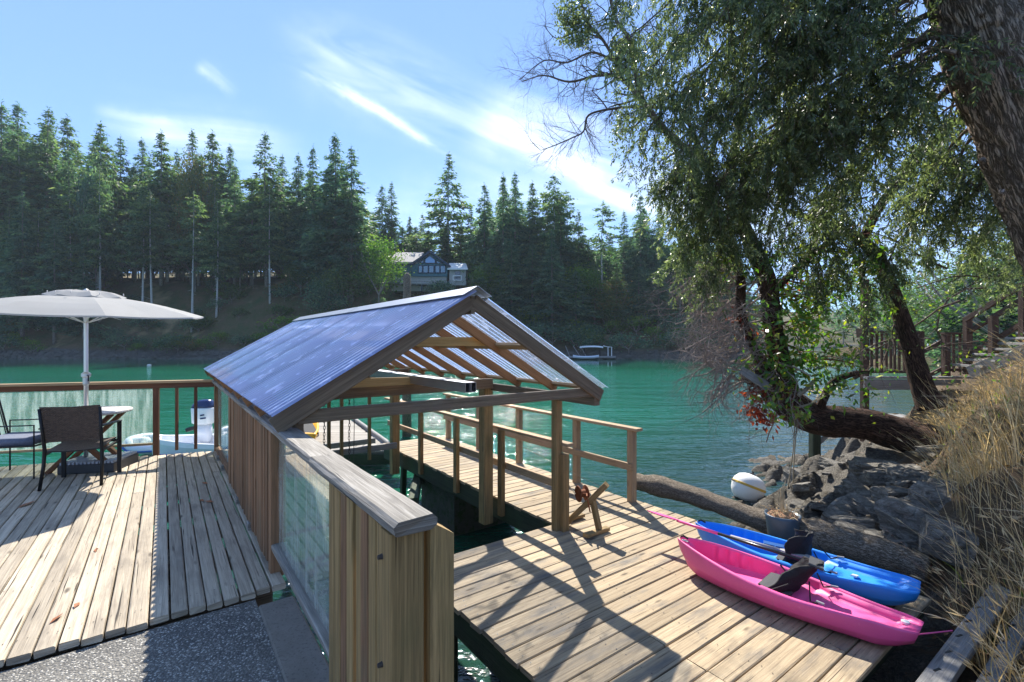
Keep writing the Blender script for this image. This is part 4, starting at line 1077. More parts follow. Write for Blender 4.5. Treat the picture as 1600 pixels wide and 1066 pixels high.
mb = MB(); mb.tube([P(899, 772, 5.2), P(890, 760, 5.3), P(884, 752, 5.33)], .006, 5); mb.tube([P(884, 752, 5.33), P(887, 764, 5.3), P(882, 765, 5.3)], .007, 5); mb.build('rope', 'rope_tan', wn_)

mb = MB(); pts = []; rad = []
for k in range(26):
    t = k/25; u = lerp(4.35, 1.2, t); pts.append(L(u, 5.34 + .05*math.sin(t*5) + .05*t, -2.03+.07 - .03*t + .02*math.sin(t*9))); rad.append(.095 + .045*t + .018*math.sin(t*11)+.02*random.random())
mb.tube(pts, rad, 18, wob=.10); tag(mb.build('driftwood_log', 'log_bark', smooth=True), 'long weathered driftwood log edging the lower deck behind the kayaks', 'log')

pc = PZ(1218, 850, -2.05) + Vector((.10, .12, 0)); pp = thing('planter', pc, 'dark blue glazed planter full of dry brown stems behind the blue kayak', 'planter')
pc = Vector((pc.x, pc.y, ZL-.04))
mb = MB(); mb.lathe(pc, [(.12, 0), (.135, .02), (.155, .20), (.165, .25), (.17, .28), (.157, .282), (.15, .25)], 30); mb.lathe(pc, [(.12, 0), (0, 0)], 30); mb.build('pot', 'pot_glaze', pp, smooth=True)
mb = MB(); mb.lathe(pc+Z*.255, [(.154, -.005), (.12, .03), (.05, .045), (0, .05)], 24); mb.build('soil', 'soil_litter', pp)
mb = MB()
for i in range(60):
    a = random.random()*6.28; r0 = random.random()*.13; l = random.uniform(.04, .12); b = random.random()*6.28
    p0 = pc+Z*.275+Vector((math.cos(a)*r0, math.sin(a)*r0, 0)); p1 = p0+Vector((math.cos(b)*l, math.sin(b)*l, random.uniform(.0, .06)))
    mb.tube([p0, p0.lerp(p1, .5)+Z*.02, p1], .004, 4)
for i in range(4): mb.tube([pc+Z*.29+V*(.02*i-.03), pc+Z*(.43+.02*i)+V*(.03*i-.02)+U*.02, pc+Z*(.50+.03*i)+V*(.05*i)+U*.04], .005, 5)
mb.build('dry_stems', 'dry_stem', pp)

by_ = PZ(1168, 778, -3.0); bu = thing('mooring_buoy', Vector((by_.x, by_.y, 0)), 'large white mooring buoy with a yellow band tilted in the shallows beyond the log', 'buoy')
bax = Vector((.36, .10, .93)).normalized(); b0 = Vector((by_.x, by_.y, .16))
mb = MB(); mb.lathe(b0, [(0, -.22), (.16, -.21), (.24, -.15), (.285, -.05), (.30, .05), (.285, .15), (.22, .24), (.12, .285), (.05, .295), (0, .296)], 30, bax); mb.build('shell', 'buoy_white', bu, smooth=True)
mb = MB(); mb.lathe(b0, [(.302, .055), (.306, .06), (.304, .095), (.299, .10)], 30, bax); mb.build('band', 'buoy_yellow', bu)
mb = MB(); mb.lathe(b0+bax*.285, [(.055, 0), (.055, .03), (.02, .035), (.02, .07), (0, .07)], 16, bax); mb.build('cap', 'buoy_dark', bu)
mb = MB(); e = bax.cross(Vector((0, 1, 0))).normalized()
for k in range(5): mb.tube([b0+bax*.28+e*(.03*k-.05), b0+bax*.20+e*.17+bax.cross(e)*(.04*k-.1), b0+bax*.06+e*.32+bax.cross(e)*(.03*k-.08)], .007, 5)
mb.build('hanging_line', 'buoy_dark', bu)
# two long timbers with slotted holes lying on the bank in front of the deck, like a slip ramp
sr = thing('slip_ramp', L(.9, 4.6, -2.0), 'grey slotted timber slip ramp running up the bank past the lower deck', 'ramp')
for (uo, zo, w, nm) in ((.80, -1.985, .125, 'side_timber'), (.625, -2.03, .10, 'side_timber')):
    mb = MB(); mb.beam(L(uo, 3.2, zo-.02), L(uo-.06, 5.75, zo+.05), w, .045, Z, .006, seg=8, jit=.002); t = mb.build(nm, 'timber_grey', sr)
    for i in range(9):
        v = 3.45+i*.26; mb = MB(); mb.beam(L(uo+.012, v, lerp(zo-.02, zo+.05, (v-3.2)/2.55)+.022), L(uo-.006, v+.055, lerp(zo-.02, zo+.05, (v-3.2)/2.55)+.024), .016, .006, Z, .002); mb.build('slot_shade', 'black_shaft', t)  # black strips laid on top, standing in for the shade inside the slots
for i in range(6):
    v = 3.5+i*.4; mb = MB(); mb.beam(L(.62, v, -2.12), L(.0, v, -2.18), .09, .04, Z, .006, seg=2, jit=.002); mb.build('tread', 'timber_grey', sr)
mb = MB(); mb.beam(L(.9, 3.3, -2.25), L(.84, 5.5, -2.2), .05, .2, Z); mb.build('stringer', 'beam_wet_green', sr)

# ================================================================ DINGHY, YELLOW KAYAK, FAR BOATS
# inflatable with outboard, moored beyond the corner of the upper deck
dg = thing('dinghy', Vector((-9.3, 12.6, 0)), 'pale inflatable dinghy with blue rubbing strip moored beyond the left deck corner', 'dinghy')
mb = MB(); path = []
A0 = Vector((-8.0, 12.75, .20)); A1 = Vector((-9.7, 12.35, .20)); TIP = Vector((-10.15, 12.72, .34)); B1 = Vector((-9.75, 13.55, .20)); B0 = Vector((-8.0, 13.9, .20))
ctrl = [A0+Vector((-.0, 0, 0)), A0.lerp(A1, .5), A1, A1.lerp(TIP, .6)+Vector((-.05, -.08, .05)), TIP+Vector((0, .2, 0)), B1.lerp(TIP, .5)+Vector((-.08, .1, .05)), B1, B0]
def cr_spline(c, n=6):
    out = []
    for i in range(len(c)-1):
        p0, p1, p2, p3 = c[max(0, i-1)], c[i], c[i+1], c[min(len(c)-1, i+2)]
        for k in range(n):
            t = k/n; out.append(.5*((2*p1)+(p2-p0)*t+(2*p0-5*p1+4*p2-p3)*t*t+(3*p1-p0-3*p2+p3)*t**3))
    return out+[c[-1]]
sp = cr_spline([Vector(c) for c in ctrl]); mb.tube([A0+Vector((.35, .03, .02))]+sp+[B0+Vector((.35, 0, .02))], [.04]+[.13]*len(sp)+[.04], 16); mb.build('tube', 'dinghy_fabric', dg, smooth=True)
for s_ in (0,):
    mb = MB(); mb.tube([p+Vector((0, 0, -.04))+(p-Vector((-9, 13.2, p.z))).normalized()*.155 for p in sp], .026, 8); mb.build('rubbing_strip', 'blue_band', dg, smooth=True)
mb = MB(); mb.beam(Vector((-8.0, 13.3, .3)), Vector((-9.8, 13.1, .3)), .8, .06, Z); mb.build('floor', 'dinghy_fabric', dg)
mb = MB(); mb.beam(Vector((-8.05, 12.9, .42)), Vector((-8.05, 13.8, .42)), .05, .42, Z, .01); mb.build('transom', 'white_gelcoat', dg)
mb = MB(); mb.beam(Vector((-9.25, 12.34, .44)), Vector((-9.15, 12.30, .44)), .06, .03, Z); mb.build('grab_handle', 'black_metal', dg)
mb = MB(); mb.beam(Vector((-9.62, 12.5, .38)), Vector((-10.02, 12.6, .36)), .30, .18, Z, .09); mb.build('bow_dodger', 'white_gelcoat', dg, smooth=True)
om = thing('outboard_motor', Vector((-7.9, 12.45, .5)), 'white outboard motor with navy cowl top standing behind the bare pickets', 'outboard motor')
oc = Vector((-7.98, 12.35, 0))
def loftbox(mb, secs):       # rounded box sections: (z, halfx, halfy, cx, cy)
    n = 20; base = len(mb.v)
    for (z, hx, hy, cx, cy) in secs:
        for i in range(n):
            a = 2*math.pi*i/n; ca, sa = math.cos(a), math.sin(a); p = 2/3.6
            mb.v.append(Vector((oc.x+cx+hx*abs(ca)**p*(1 if ca > 0 else -1), oc.y+cy+hy*abs(sa)**p*(1 if sa > 0 else -1), z)))
    for k in range(len(secs)-1):
        for i in range(n):
            j = (i+1) % n; A = base+k*n; mb.face((A+i, A+j, A+n+j, A+n+i), None)
    mb.face(tuple(base+i for i in range(n-1, -1, -1)), None); e = base+(len(secs)-1)*n; mb.face(tuple(e+i for i in range(n)), None)
mb = MB(); loftbox(mb, [(.86, .20, .16, .0, 0), (.90, .25, .20, 0, 0), (1.25, .27, .21, 0, 0), (1.28, .265, .205, 0, 0)]); mb.build('cowl', 'white_gelcoat', om, smooth=True)
mb = MB(); loftbox(mb, [(1.282, .262, .20, 0, 0), (1.34, .25, .19, 0, 0), (1.42, .21, .16, .02, 0), (1.47, .15, .11, .04, 0), (1.49, .07, .05, .05, 0)]); mb.build('cowl_top', 'navy_gelcoat', om, smooth=True)
mb = MB(); loftbox(mb, [(.40, .13, .10, .05, 0), (.62, .16, .12, .03, 0), (.86, .17, .13, 0, 0)]); mb.build('midsection', 'white_gelcoat', om, smooth=True)
mb = MB(); loftbox(mb, [(-.35, .09, .04, .05, 0), (.15, .09, .05, .05, 0), (.40, .11, .08, .05, 0)]); mb.build('drive_leg', 'white_gelcoat', om, smooth=True)
mb = MB(); mb.beam(oc+Vector((-.15, -.05, .78)), oc+Vector((-.42, -.02, .70)), .12, .10, Z, .02); mb.build('mounting_bracket', 'black_metal', om)
for (zz, w_) in ((1.10, .10), (1.02, .14)):
    mb = MB(); mb.beam(oc+Vector((.04, -.212, zz)), oc+Vector((.04+w_, -.212, zz+.02)), .01, .035, Z, .002); mb.build('cowl_decal', 'navy_gelcoat', om)
# the rest of the boat behind the motor: pale console hull side seen under the rails
sk = thing('skiff', Vector((-7.6, 12.0, 0)), 'white hulled skiff with dark blue waterline band lying under the outboard motor', 'boat')
mb = MB(); secs = []
for k in range(13):
    t = k/12; x = lerp(-8.9, -6.3, t); hb = .55*min(1, .35+1.6*min(t, 1)); 
    for (yy, zz) in ((0, -.15), (hb*.8, .05), (hb, .35), (hb*.98, .46), (hb*.88, .46), (hb*.8, .25), (0, .2), (-hb*.8, .25), (-hb*.88, .46), (-hb*.98, .46), (-hb, .35), (-hb*.8, .05)):
        mb.v.append(Vector((x, 11.95+yy, zz+.03+(1-t)*.1)))
for k in range(12):
    for i in range(12): j = (i+1) % 12; A = k*12; mb.face((A+i, A+j, A+12+j, A+12+i), None)
mb.face(tuple(range(11, -1, -1)), None); mb.face(tuple(144+i for i in range(12)), None); mb.build('hull', 'white_gelcoat', sk)
mb = MB(); mb.beam(Vector((-8.6, 11.42, .26)), Vector((-6.3, 11.375, .22)), .03, .07, Z, .01); mb.build('blue_stripe', 'blue_band', sk)
yk_ = P(480, 668, 11.3)
yk = thing('kayak', Vector((yk_.x, yk_.y+.6, ZF)), 'yellow kayak with its bow showing past the shed on the far float', 'kayak')
mb = MB(); n = 14
for k in range(n+1):
    t = k/n; y = yk_.y + t*2.2; w = .05+.26*math.sin(math.pi*min(.5, t*.62+.18)); kz = .10*max(0, 1-t*4)**2
    for (xx, zz) in ((0, kz), (w*.6, .02+kz), (w*.95, .14+kz*.5), (w, .26), (w*.82, .275), (w*.72, .20 if t > .08 else .27), (0, .14 if t > .08 else .28), (-w*.72, .20 if t > .08 else .27), (-w*.82, .275), (-w, .26), (-w*.95, .14+kz*.5), (-w*.6, .02+kz)):
        mb.v.append(Vector((yk_.x-.95*t+xx, y, ZF+.10+zz)))
for k in range(n):
    for i in range(12): j = (i+1) % 12; A = k*12; mb.face((A+i, A+12+i, A+12+j, A+j), None)
mb.face(tuple(range(12)), None); mb.face(tuple(n*12+i for i in range(11, -1, -1)), None); mb.build('hull', 'yellow_plastic', yk, smooth=True)
mb = MB(); mb.beam(Vector((yk_.x, yk_.y+.25, ZF+.33)), Vector((yk_.x-.7, yk_.y+1.6, ZF+.33)), .30, .05, Z, .02); mb.build('cockpit_cover', 'black_fabric', yk)
for yy in (.35, 1.6):
    mb = MB(); mb.beam(Vector((yk_.x-.3-yy*.43, yk_.y+yy, ZF+.05)), Vector((yk_.x+.3-yy*.43, yk_.y+yy, ZF+.05)), .08, .10, Z); mb.build('cradle', 'timber_grey', yk)

# far shore landing with pale boats
fl = thing('landing_stage', Vector((12.5, 80, 0)), 'small pale landing stage with a ladder against the dark far bank', 'dock')
mb = MB(); mb.beam(Vector((8.4, 79, .35)), Vector((17.0, 79, .35)), 2.0, .3, Z, .05); mb.build('float', 'timber_grey', fl)
for (x0, x1) in ((8.9, 9.5), (10.2, 11.2), (11.4, 12.2)):
    mb = MB(); mb.tube([Vector((x0, 79.5, 2.2)), Vector((x1, 78.6, .5))], .06, 5); mb.build('gangway_rail', 'timber_grey', fl)
mb = MB(); mb.tube([Vector((16.0, 79.4, .5)), Vector((16.0, 79.4, 2.0)), Vector((15.2, 79.4, 2.2))], .08, 5); mb.tube([Vector((16.6, 79.4, .5)), Vector((16.6, 79.4, 2.0)), Vector((16.0, 79.4, 2.0))], .08, 5); mb.build('ladder', 'white_plastic', fl)
def canoe(name, c, ln, bm, ht, mat, label, upside=False):
    mb = MB(); n = 16
    for k in range(n+1):
        t = k/n; w = bm/2*max(.03, math.sin(math.pi*t)**.6); sh = .18*abs(2*t-1)**3*ht/.6
        x = c[0]+(t-.5)*ln
        for i in range(10):
            a = math.pi*2*i/10; zz = math.sin(a)*ht/2; 
            if not upside and zz > 0: zz *= .35
            if upside and zz < 0: zz *= .3
            mb.v.append(Vector((x, c[1]+math.cos(a)*w, c[2]+ht/2+zz+sh*(1 if not upside else -1))))
    for k in range(n):
        for i in range(10): j = (i+1) % 10; A = k*10; mb.face((A+i, A+10+i, A+10+j, A+j), None)
    mb.face(tuple(range(10)), None); mb.face(tuple(n*10+i for i in range(9, -1, -1)), None)
    return tag(mb.build(name, mat, smooth=True), label, 'boat')
canoe('canoe', (13.2, 79.2, 1.75), 3.9, 1.0, .5, 'white_gelcoat', 'pale upturned canoe stored on a rack above the far landing stage', True)
canoe('rowing_boat', (11.9, 76.8, .12), 4.2, 1.5, .7, 'dinghy_fabric', 'pale blue rowing boat tied in front of the far landing stage')
rk = thing('boat_rack', Vector((13.2, 79.2, .5)), 'dark rack holding the upturned canoe on the far landing stage', 'rack')
for x in (12.0, 14.6):
    mb = MB(); mb.tube([Vector((x, 78.8, .5)), Vector((x, 78.8, 1.7)), Vector((x, 79.6, 1.7)), Vector((x, 79.6, .5))], .07, 5); mb.build('rack_frame', 'black_metal', rk)
for (px, py, nm) in ((158, 556, 'small pale buoy floating left of the parasol pole under the bank'), (233, 572, 'small pale buoy floating right of the parasol pole')):
    d = 3*745/(py-533); mb = MB(); mb.lathe(Vector(((px-800)/745*d, d, -.05)), [(0, 0), (.2, .05), (.24, .14), (.16, .24), (0, .28)], 14); tag(mb.build('buoy', 'buoy_white', smooth=True), nm, 'buoy')
# ================================================================ NEAR BANK (terrain right of the deck)
CP = np.array([(0, 0, -4.4), (1, 2, -3.6), (0, 1.5, -3.5), (2, 4, -3.7), (3, 6.3, -3.25), (1.8, 7, -3.9), (0, 6, -4.3), (4.0, 8.9, -3.07), (5.17, 9.7, -3.05), (6.67, 10.9, -3.05), (8.2, 12.2, -3.02), (10.1, 13.5, -3.0),
  (3.4, 8.2, -3.45), (4, 11, -4), (7, 14, -4.2), (11, 18, -4.2), (-5, 5, -4.5), (0, 12, -5), (-3, 2, -4.4), (-6, 0, -4.4), (-8, 8, -5), (2.0, 7.6, -3.6),
  (2.75, 5.65, -2.42), (2.3, 6.2, -2.9), (3.6, 5.1, -2.12), (4.3, 6.4, -2.35), (3.7, 7.4, -2.85), (5.0, 7.8, -2.5), (5.3, 6.2, -1.80), (6.2, 7.6, -1.8), (6.3, 9.2, -2.4), (6.8, 8.3, -1.55), (7.8, 10.5, -2.1), (9.4, 10, -1.05),
  (6.4, 6, -.75), (4.4, 4.1, -1.05), (4.15, 3.9, -1.35), (3.75, 3.75, -1.95), (3.35, 2.95, -1.5), (2.75, 2.60, -2.12), (2.55, 2.15, -1.75), (2.4, 1.6, -1.55), (2.2, 1.2, -1.7), (1.6, 1.6, -2.5), (3.3, 1.2, -1.2), (5, 1, -.4), (8, 4, .4), (10, 8, 0), (12, 12, -.5), (14, 5, 3),
  (20, 12, 3), (27, 25, -.5), (18, 20, -4), (13.5, 14.5, -2.9), (33, 30, -1), (3.33, 3.92, -2.35), (2.6, 3.4, -2.6), (3.0, 4.5, -2.6), (1.5, -1, -1.9), (4, -3, -.8), (10, -4, 2), (5.6, 4.6, -.6), (4.6, 5.2, -1.75), (3.2, 3.35, -2.25), (12, 20, -4.5), (16, 24, -4.5), (6, 18, -5), (22, 30, -4.5), (0, 20, -5), (10, 28, -5), (4, 30, -5), (30, 24, -1), (22, 17, -1.0), (28, 20, 1), (20, 22, -4.5), (24, 27, -4.5), (16, 17.5, -4.2)])
def bank_raw(x, y):
    x = np.asarray(x, float); y = np.asarray(y, float)
    d2 = (x[..., None]-CP[:, 0])**2 + (y[..., None]-CP[:, 1])**2 + .02
    w = d2**-1.7
    return (w*CP[:, 2]).sum(-1)/w.sum(-1) + H
def rocky(x, y, z):
    """bedded rock relief; returns extra height and how soily the place is"""
    q = Vector((x*.9+y*.5, y*.9-x*.4, 0))
    cel = noise.cell(Vector((q.x*2.2+.5*noise.noise(q*1.7), q.y*5.5+.6*noise.noise(q*2.1+Vector((4, 0, 0))), .5)))
    bed = noise.fractal(Vector((q.x*.55, q.y*2.6, z*1.5)), 1.0, 2.1, 5)
    stp = abs(noise.noise(Vector((q.x*.8, q.y*3.6, 3.1))))
    soil = noise.noise(Vector((x*.45, y*.45, 9)))*.5 + (x - .84*y - .12*max(0, 3.6-y))*.42 + .52
    soil = max(0, min(1, soil))
    amp = (1-soil)*.15+.035
    return bed*amp + (stp-.2)*amp*.9 + (cel-.5)*amp*.75, soil
def bank():
    xs = np.concatenate([np.arange(-9, .6, .6), np.arange(.7, 9, .065), np.arange(9.1, 16, .25), np.arange(16.5, 34, 1.2)])
    ys = np.concatenate([np.arange(-6, .4, .4), np.arange(.5, 12, .075), np.arange(12.1, 18, .2), np.arange(18.5, 32, 1.0)])
    gx, gy = np.meshgrid(xs, ys); z = bank_raw(gx, gy); nx, ny = len(xs), len(ys)
    so = np.zeros_like(z); zz = z.copy()
    for j in range(ny):
        for i in range(nx):
            x, y = gx[j, i], gy[j, i]
            e, s = rocky(x, y, z[j, i]); so[j, i] = s
            # keep clear of the deck
            uu = -SA*x + CA*y; vv = CA*x + SA*y
            k = 1.0
            if .2 < uu < 4.3 and vv < 5.5: k = .3; zz[j, i] = min(zz[j, i], H-2.34 if vv < 5.15 else zz[j, i])
            zz[j, i] += e*k
    v = np.stack([gx.ravel(), gy.ravel(), zz.ravel()], 1)
    i = (np.arange(nx-1)[None, :] + (np.arange(ny-1)*nx)[:, None]).ravel()
    q = np.stack([i, i+1, i+1+nx, i+nx], 1)
    o = npmesh('bank_ground', v, q, 'bank_rock', attrs={'soil': so.ravel()}); tag(o, kind='structure'); return o
bank()
def gz(x, y): return float(bank_raw(np.array([x]), np.array([y]))[0])

# angular blocks of rock lying on the bank
def block(c, sx, sy, sz, rz, tilt, seed, label, group=None, mat='boulder_rock'):
    rnd = random.Random(seed); mb = MB()
    Rm = Matrix.Rotation(rz, 3, 'Z') @ Matrix.Rotation(tilt[0], 3, 'X') @ Matrix.Rotation(tilt[1], 3, 'Y')
    n = 5; idx = {}
    def vert(i, j, k):
        if (i, j, k) in idx: return idx[(i, j, k)]
        p = Vector(((i/n-.5)*2, (j/n-.5)*2, (k/n-.5)*2)); m = max(abs(p.x), abs(p.y), abs(p.z)); l = p.length
        p = p*lerp(1, m/l*1.2, .22)
        nn = noise.fractal(p*1.1+Vector((seed*7.1, 0, 0)), 1, 2, 4)*.16
        stp = round((p.z+nn)*3)/3*.0
        p = Vector((p.x*(1+nn)+.12*noise.noise(p*2+Vector((seed, 3, 0))), p.y*(1+nn), p.z*(1+nn*.8)+stp + .14*p.x*rnd_s))
        q = Rm @ Vector((p.x*sx/2, p.y*sy/2, p.z*sz/2)); idx[(i, j, k)] = len(mb.v); mb.v.append(Vector(c)+q); return idx[(i, j, k)]
    rnd_s = rnd.uniform(-1, 1)
    for a in range(n):
        for b in range(n):
            for f in ([(a, b, 0), (a, b+1, 0), (a+1, b+1, 0), (a+1, b, 0)], [(a, b, n), (a+1, b, n), (a+1, b+1, n), (a, b+1, n)], [(a, 0, b), (a+1, 0, b), (a+1, 0, b+1), (a, 0, b+1)],
                      [(a, n, b), (a, n, b+1), (a+1, n, b+1), (a+1, n, b)], [(0, a, b), (0, a, b+1), (0, a+1, b+1), (0, a+1, b)], [(n, a, b), (n, a+1, b), (n, a+1, b+1), (n, a, b+1)]):
                mb.face(tuple(vert(*q) for q in f), None)
    return tag(mb.build('rock', mat), label, 'rock', group)
def onbank(px, py, zr):
    d = -zr*745/(py-533); return Vector(((px-800)/745*d, d, H+zr))
NAMED = [
 (1440, 845, -1.98, (.62, .50, .34), .5, (.1, .1), 'large pale grey rock block right of the log and above the slip ramp'),
 (1405, 858, -2.08, (.34, .22, .24), 1.0, (.4, .2), 'pointed grey rock wedged against the log behind the blue kayak stern'),
 (1330, 812, -2.2, (.80, .45, .26), .6, (.35, -.2), 'smooth slanting grey slab in the middle of the bank'),
 (1392, 738, -1.95, (.95, .38, .20), -.35, (.15, .1), 'long flat dark slab at the top of the rocks near the leaning trunk'),
 (1358, 752, -2.1, (.42, .38, .26), .2, (.1, .0), 'square dark rock under the long flat slab'),
 (1383, 768, -2.05, (.27, .22, .16), .5, (.0, .1), 'small cube shaped rock on top of the stacked stones'),
 (1397, 800, -2.02, (.40, .24, .17), .1, (.05, .05), 'rounded oblong stone at the foot of the stacked stones'),
 (1247, 752, -2.8, (.42, .40, .34), .3, (.2, .3), 'rounded black boulder at the waterline near the hanging rope'),
 (1480, 890, -2.0, (.40, .34, .30), .9, (.2, .1), 'broken rock between the pale block and the dry grass'),
 (1472, 806, -1.7, (.40, .36, .26), .2, (.3, .1), 'grey rock half buried in leaf litter under the grass'),
]
for i, (px, py, zr, s, rz, tl, lb) in enumerate(NAMED):
    c = onbank(px, py, zr); g = gz(c.x, c.y); c.z = max(c.z, g+.02) if abs(c.z-g) < .35 else g+.04
    block(c, *s, rz, tl, i+3, lb)
rr = random.Random(5)
for k in range(170):
    px = rr.uniform(1245, 1500); py = rr.uniform(715, 905)
    if px + py*.9 > 2190 or (px < 1330 and py > 800) or (py < 735 and px < 1300): continue
    c = onbank(px, py, -2.15); g = gz(c.x, c.y)
    d = 745*(H-g)/(py-533); c = Vector(((px-800)/745*d, d, 0)); g = gz(c.x, c.y)
    s = rr.uniform(.08, .30); block(Vector((c.x, c.y, g+s*.10)), s*1.45, s, s*rr.uniform(.3, .7), rr.random()*6, (rr.uniform(-.3, .3), rr.uniform(-.3, .3)), 40+k, 'small angular grey rock scattered on the bank between log and dry grass', 'small angular rocks scattered on the bank')

# leaf litter and fallen twigs on the soil
def litter():
    rng = np.random.default_rng(3); n = 9000
    x = rng.uniform(2.6, 11, n); y = rng.uniform(1.6, 12, n)
    so = (x - .84*y - .12*np.maximum(0, 3.6-y))*.42 + .52 + .25*rng.normal(size=n); keep = (so > .42); x, y = x[keep], y[keep]
    z = bank_raw(x, y); keep = z > .25; x, y, z = x[keep], y[keep], z[keep]; n = len(x)
    ex = np.array([rocky(a, b, c)[0] for a, b, c in zip(x, y, z)])
    d = rng.normal(size=(n, 3)); d[:, 2] *= .35
    v, q = leaves(np.stack([x, y, z+ex+.012], 1), d, rng.uniform(.03, .08, n), rng.uniform(.015, .04, n), rng, .5, np.array([0, 0, 1.2]))
    o = npmesh('leaf_litter', v, q, 'litter_leaves', rnd=rng.random(n)); tag(o, 'brown fallen leaves and debris covering the upper bank', kind='stuff')
litter()

# long dry grass arching over from the right
def grass(name, n, seed, mat, xr, yr, hr, wid, lean, label, cond=None):
    rng = np.random.default_rng(seed)
    x = rng.uniform(*xr, n*3); y = rng.uniform(*yr, n*3)
    z = bank_raw(x, y); so = (x - .84*y - .12*np.maximum(0, 3.6-y))*.42 + .52
    keep = (so > .66) & (z > .6)
    if cond is not None: keep &= cond(x, y)
    cl = np.array([noise.noise(Vector((a*1.1, b*1.1, 1.7+seed))) for a, b in zip(x, y)]); keep &= cl > -.12
    x, y, z = x[keep][:n], y[keep][:n], z[keep][:n]; n = len(x); S = 6
    hgt = rng.uniform(*hr, n)*(.6+.5*rng.random(n)); a = rng.normal(lean, .9, n); bend = rng.uniform(.15, .8, n)*hgt
    droop = rng.uniform(.0, .45, n)*hgt
    t = np.linspace(0, 1, S)[None, :]
    cx = x[:, None] + np.cos(a)[:, None]*bend[:, None]*t**1.8; cy = y[:, None] + np.sin(a)[:, None]*bend[:, None]*t**1.8
    cz = z[:, None] - .03 + hgt[:, None]*t - droop[:, None]*t**2.6
    # ribbon across the line of sight, narrow
    sx = -np.sin(a)[:, None] + 0*t; sy = np.cos(a)[:, None] + 0*t; w = wid*(1-.75*t**2)*rng.uniform(.6, 1.3, n)[:, None]
    tw = rng.uniform(-1, 1, n)[:, None]
    A = np.stack([cx+sx*w, cy+sy*w, cz+tw*w], -1); B = np.stack([cx-sx*w, cy-sy*w, cz-tw*w], -1)
    v = np.stack([A, B], 2).reshape(-1, 3)
    base = (np.arange(n)*S*2)[:, None] + (np.arange(S-1)*2)[None, :]; base = base.ravel()
    q = np.stack([base, base+1, base+3, base+2], 1)
    # seed heads near the tips of some blades
    m = rng.random(n) < .25; hc = np.stack([cx[m][:, -2], cy[m][:, -2], cz[m][:, -2]], 1); hd = np.stack([cx[m][:, -1]-cx[m][:, -2], cy[m][:, -1]-cy[m][:, -2], cz[m][:, -1]-cz[m][:, -2]], 1)
    hv, hq = leaves(np.repeat(hc, 3, 0), np.repeat(hd, 3, 0)+rng.normal(size=(3*len(hc), 3))*.03, .08, .007, rng)
    r = np.repeat(rng.random(n), S-1)
    o = npmesh(name, np.concatenate([v, hv]), np.concatenate([q, hq+len(v)]), mat, rnd=np.concatenate([r, np.full(len(hq), .8)]))
    tag(o, label, kind='stuff')
grass('dry_grass', 9000, 1, 'dry_blades', (2.4, 9.5), (1.5, 9.5), (.35, .8), .0024, math.pi*.9, 'long golden dry grass arching over the bank on the right')
grass('tall_dry_grass', 2000, 2, 'dry_blades', (2.7, 6.5), (1.9, 5.6), (.7, 1.35), .003, math.pi*.88, 'tallest straw coloured grass stems sweeping in from the right edge')
grass('green_undergrowth', 700, 4, 'green_blades', (3.0, 9), (2.2, 10), (.1, .3), .006, math.pi, 'low green weeds showing among the dry grass')

# ================================================================ BRANCHING TOOLS
def rot_about(v, ax, a): return Matrix.Rotation(a, 3, ax) @ v
def branchify(mb, p, d, ln, r, depth, rnd, out, kids=3, curl=.5, grav=0.0, seg=5, shrink=.62, spread=.9, sides=None, twigs=True, up=0.0):
    pts = [p.copy()]; rad = [r]; dd = d.normalized()
    for k in range(seg):
        dd = (dd + Vector((rnd.gauss(0, 1), rnd.gauss(0, 1), rnd.gauss(0, 1)))*curl*.22 + Vector((0, 0, -grav + up))*.16).normalized()
        pts.append(pts[-1] + dd*ln/seg); rad.append(r*(1-.55*(k+1)/seg))
    mb.tube(pts, rad, sides or (7 if r > .04 else 5 if r > .012 else 3), cap=False)
    if depth <= 0: out.append((pts[-1], dd.copy(), pts)); return
    for c in range(kids + (1 if rnd.random() < .5 else 0)):
        t = rnd.uniform(.3, 1.0); k = min(seg-1, int(t*seg)); q = pts[k].lerp(pts[k+1], t*seg-k)
        base = (pts[k+1]-pts[k]).normalized(); ax = base.cross(Vector((rnd.gauss(0, 1), rnd.gauss(0, 1), rnd.gauss(0, 1))))
        if ax.length < .1: continue
        nd = rot_about(base, ax.normalized(), rnd.uniform(.4, 1.0)*spread)
        branchify(mb, q, nd, ln*shrink*rnd.uniform(.7, 1.2), rad[k]*rnd.uniform(.45, .62), depth-1, rnd, out, kids, curl, grav, max(3, seg-1), shrink, spread, None, twigs, up)
def limb(pixs, rads):
    """smooth limb through (px, py, distance) points"""
    c = [P(*p) for p in pixs]; sp = cr_spline(c, 5); n = len(sp); out = []
    m = len(rads)-1
    for k in range(n):
        t = k/(n-1)*m; i = min(m-1, int(t)); out.append(lerp(rads[i], rads[i+1], t-i))
    return sp, out
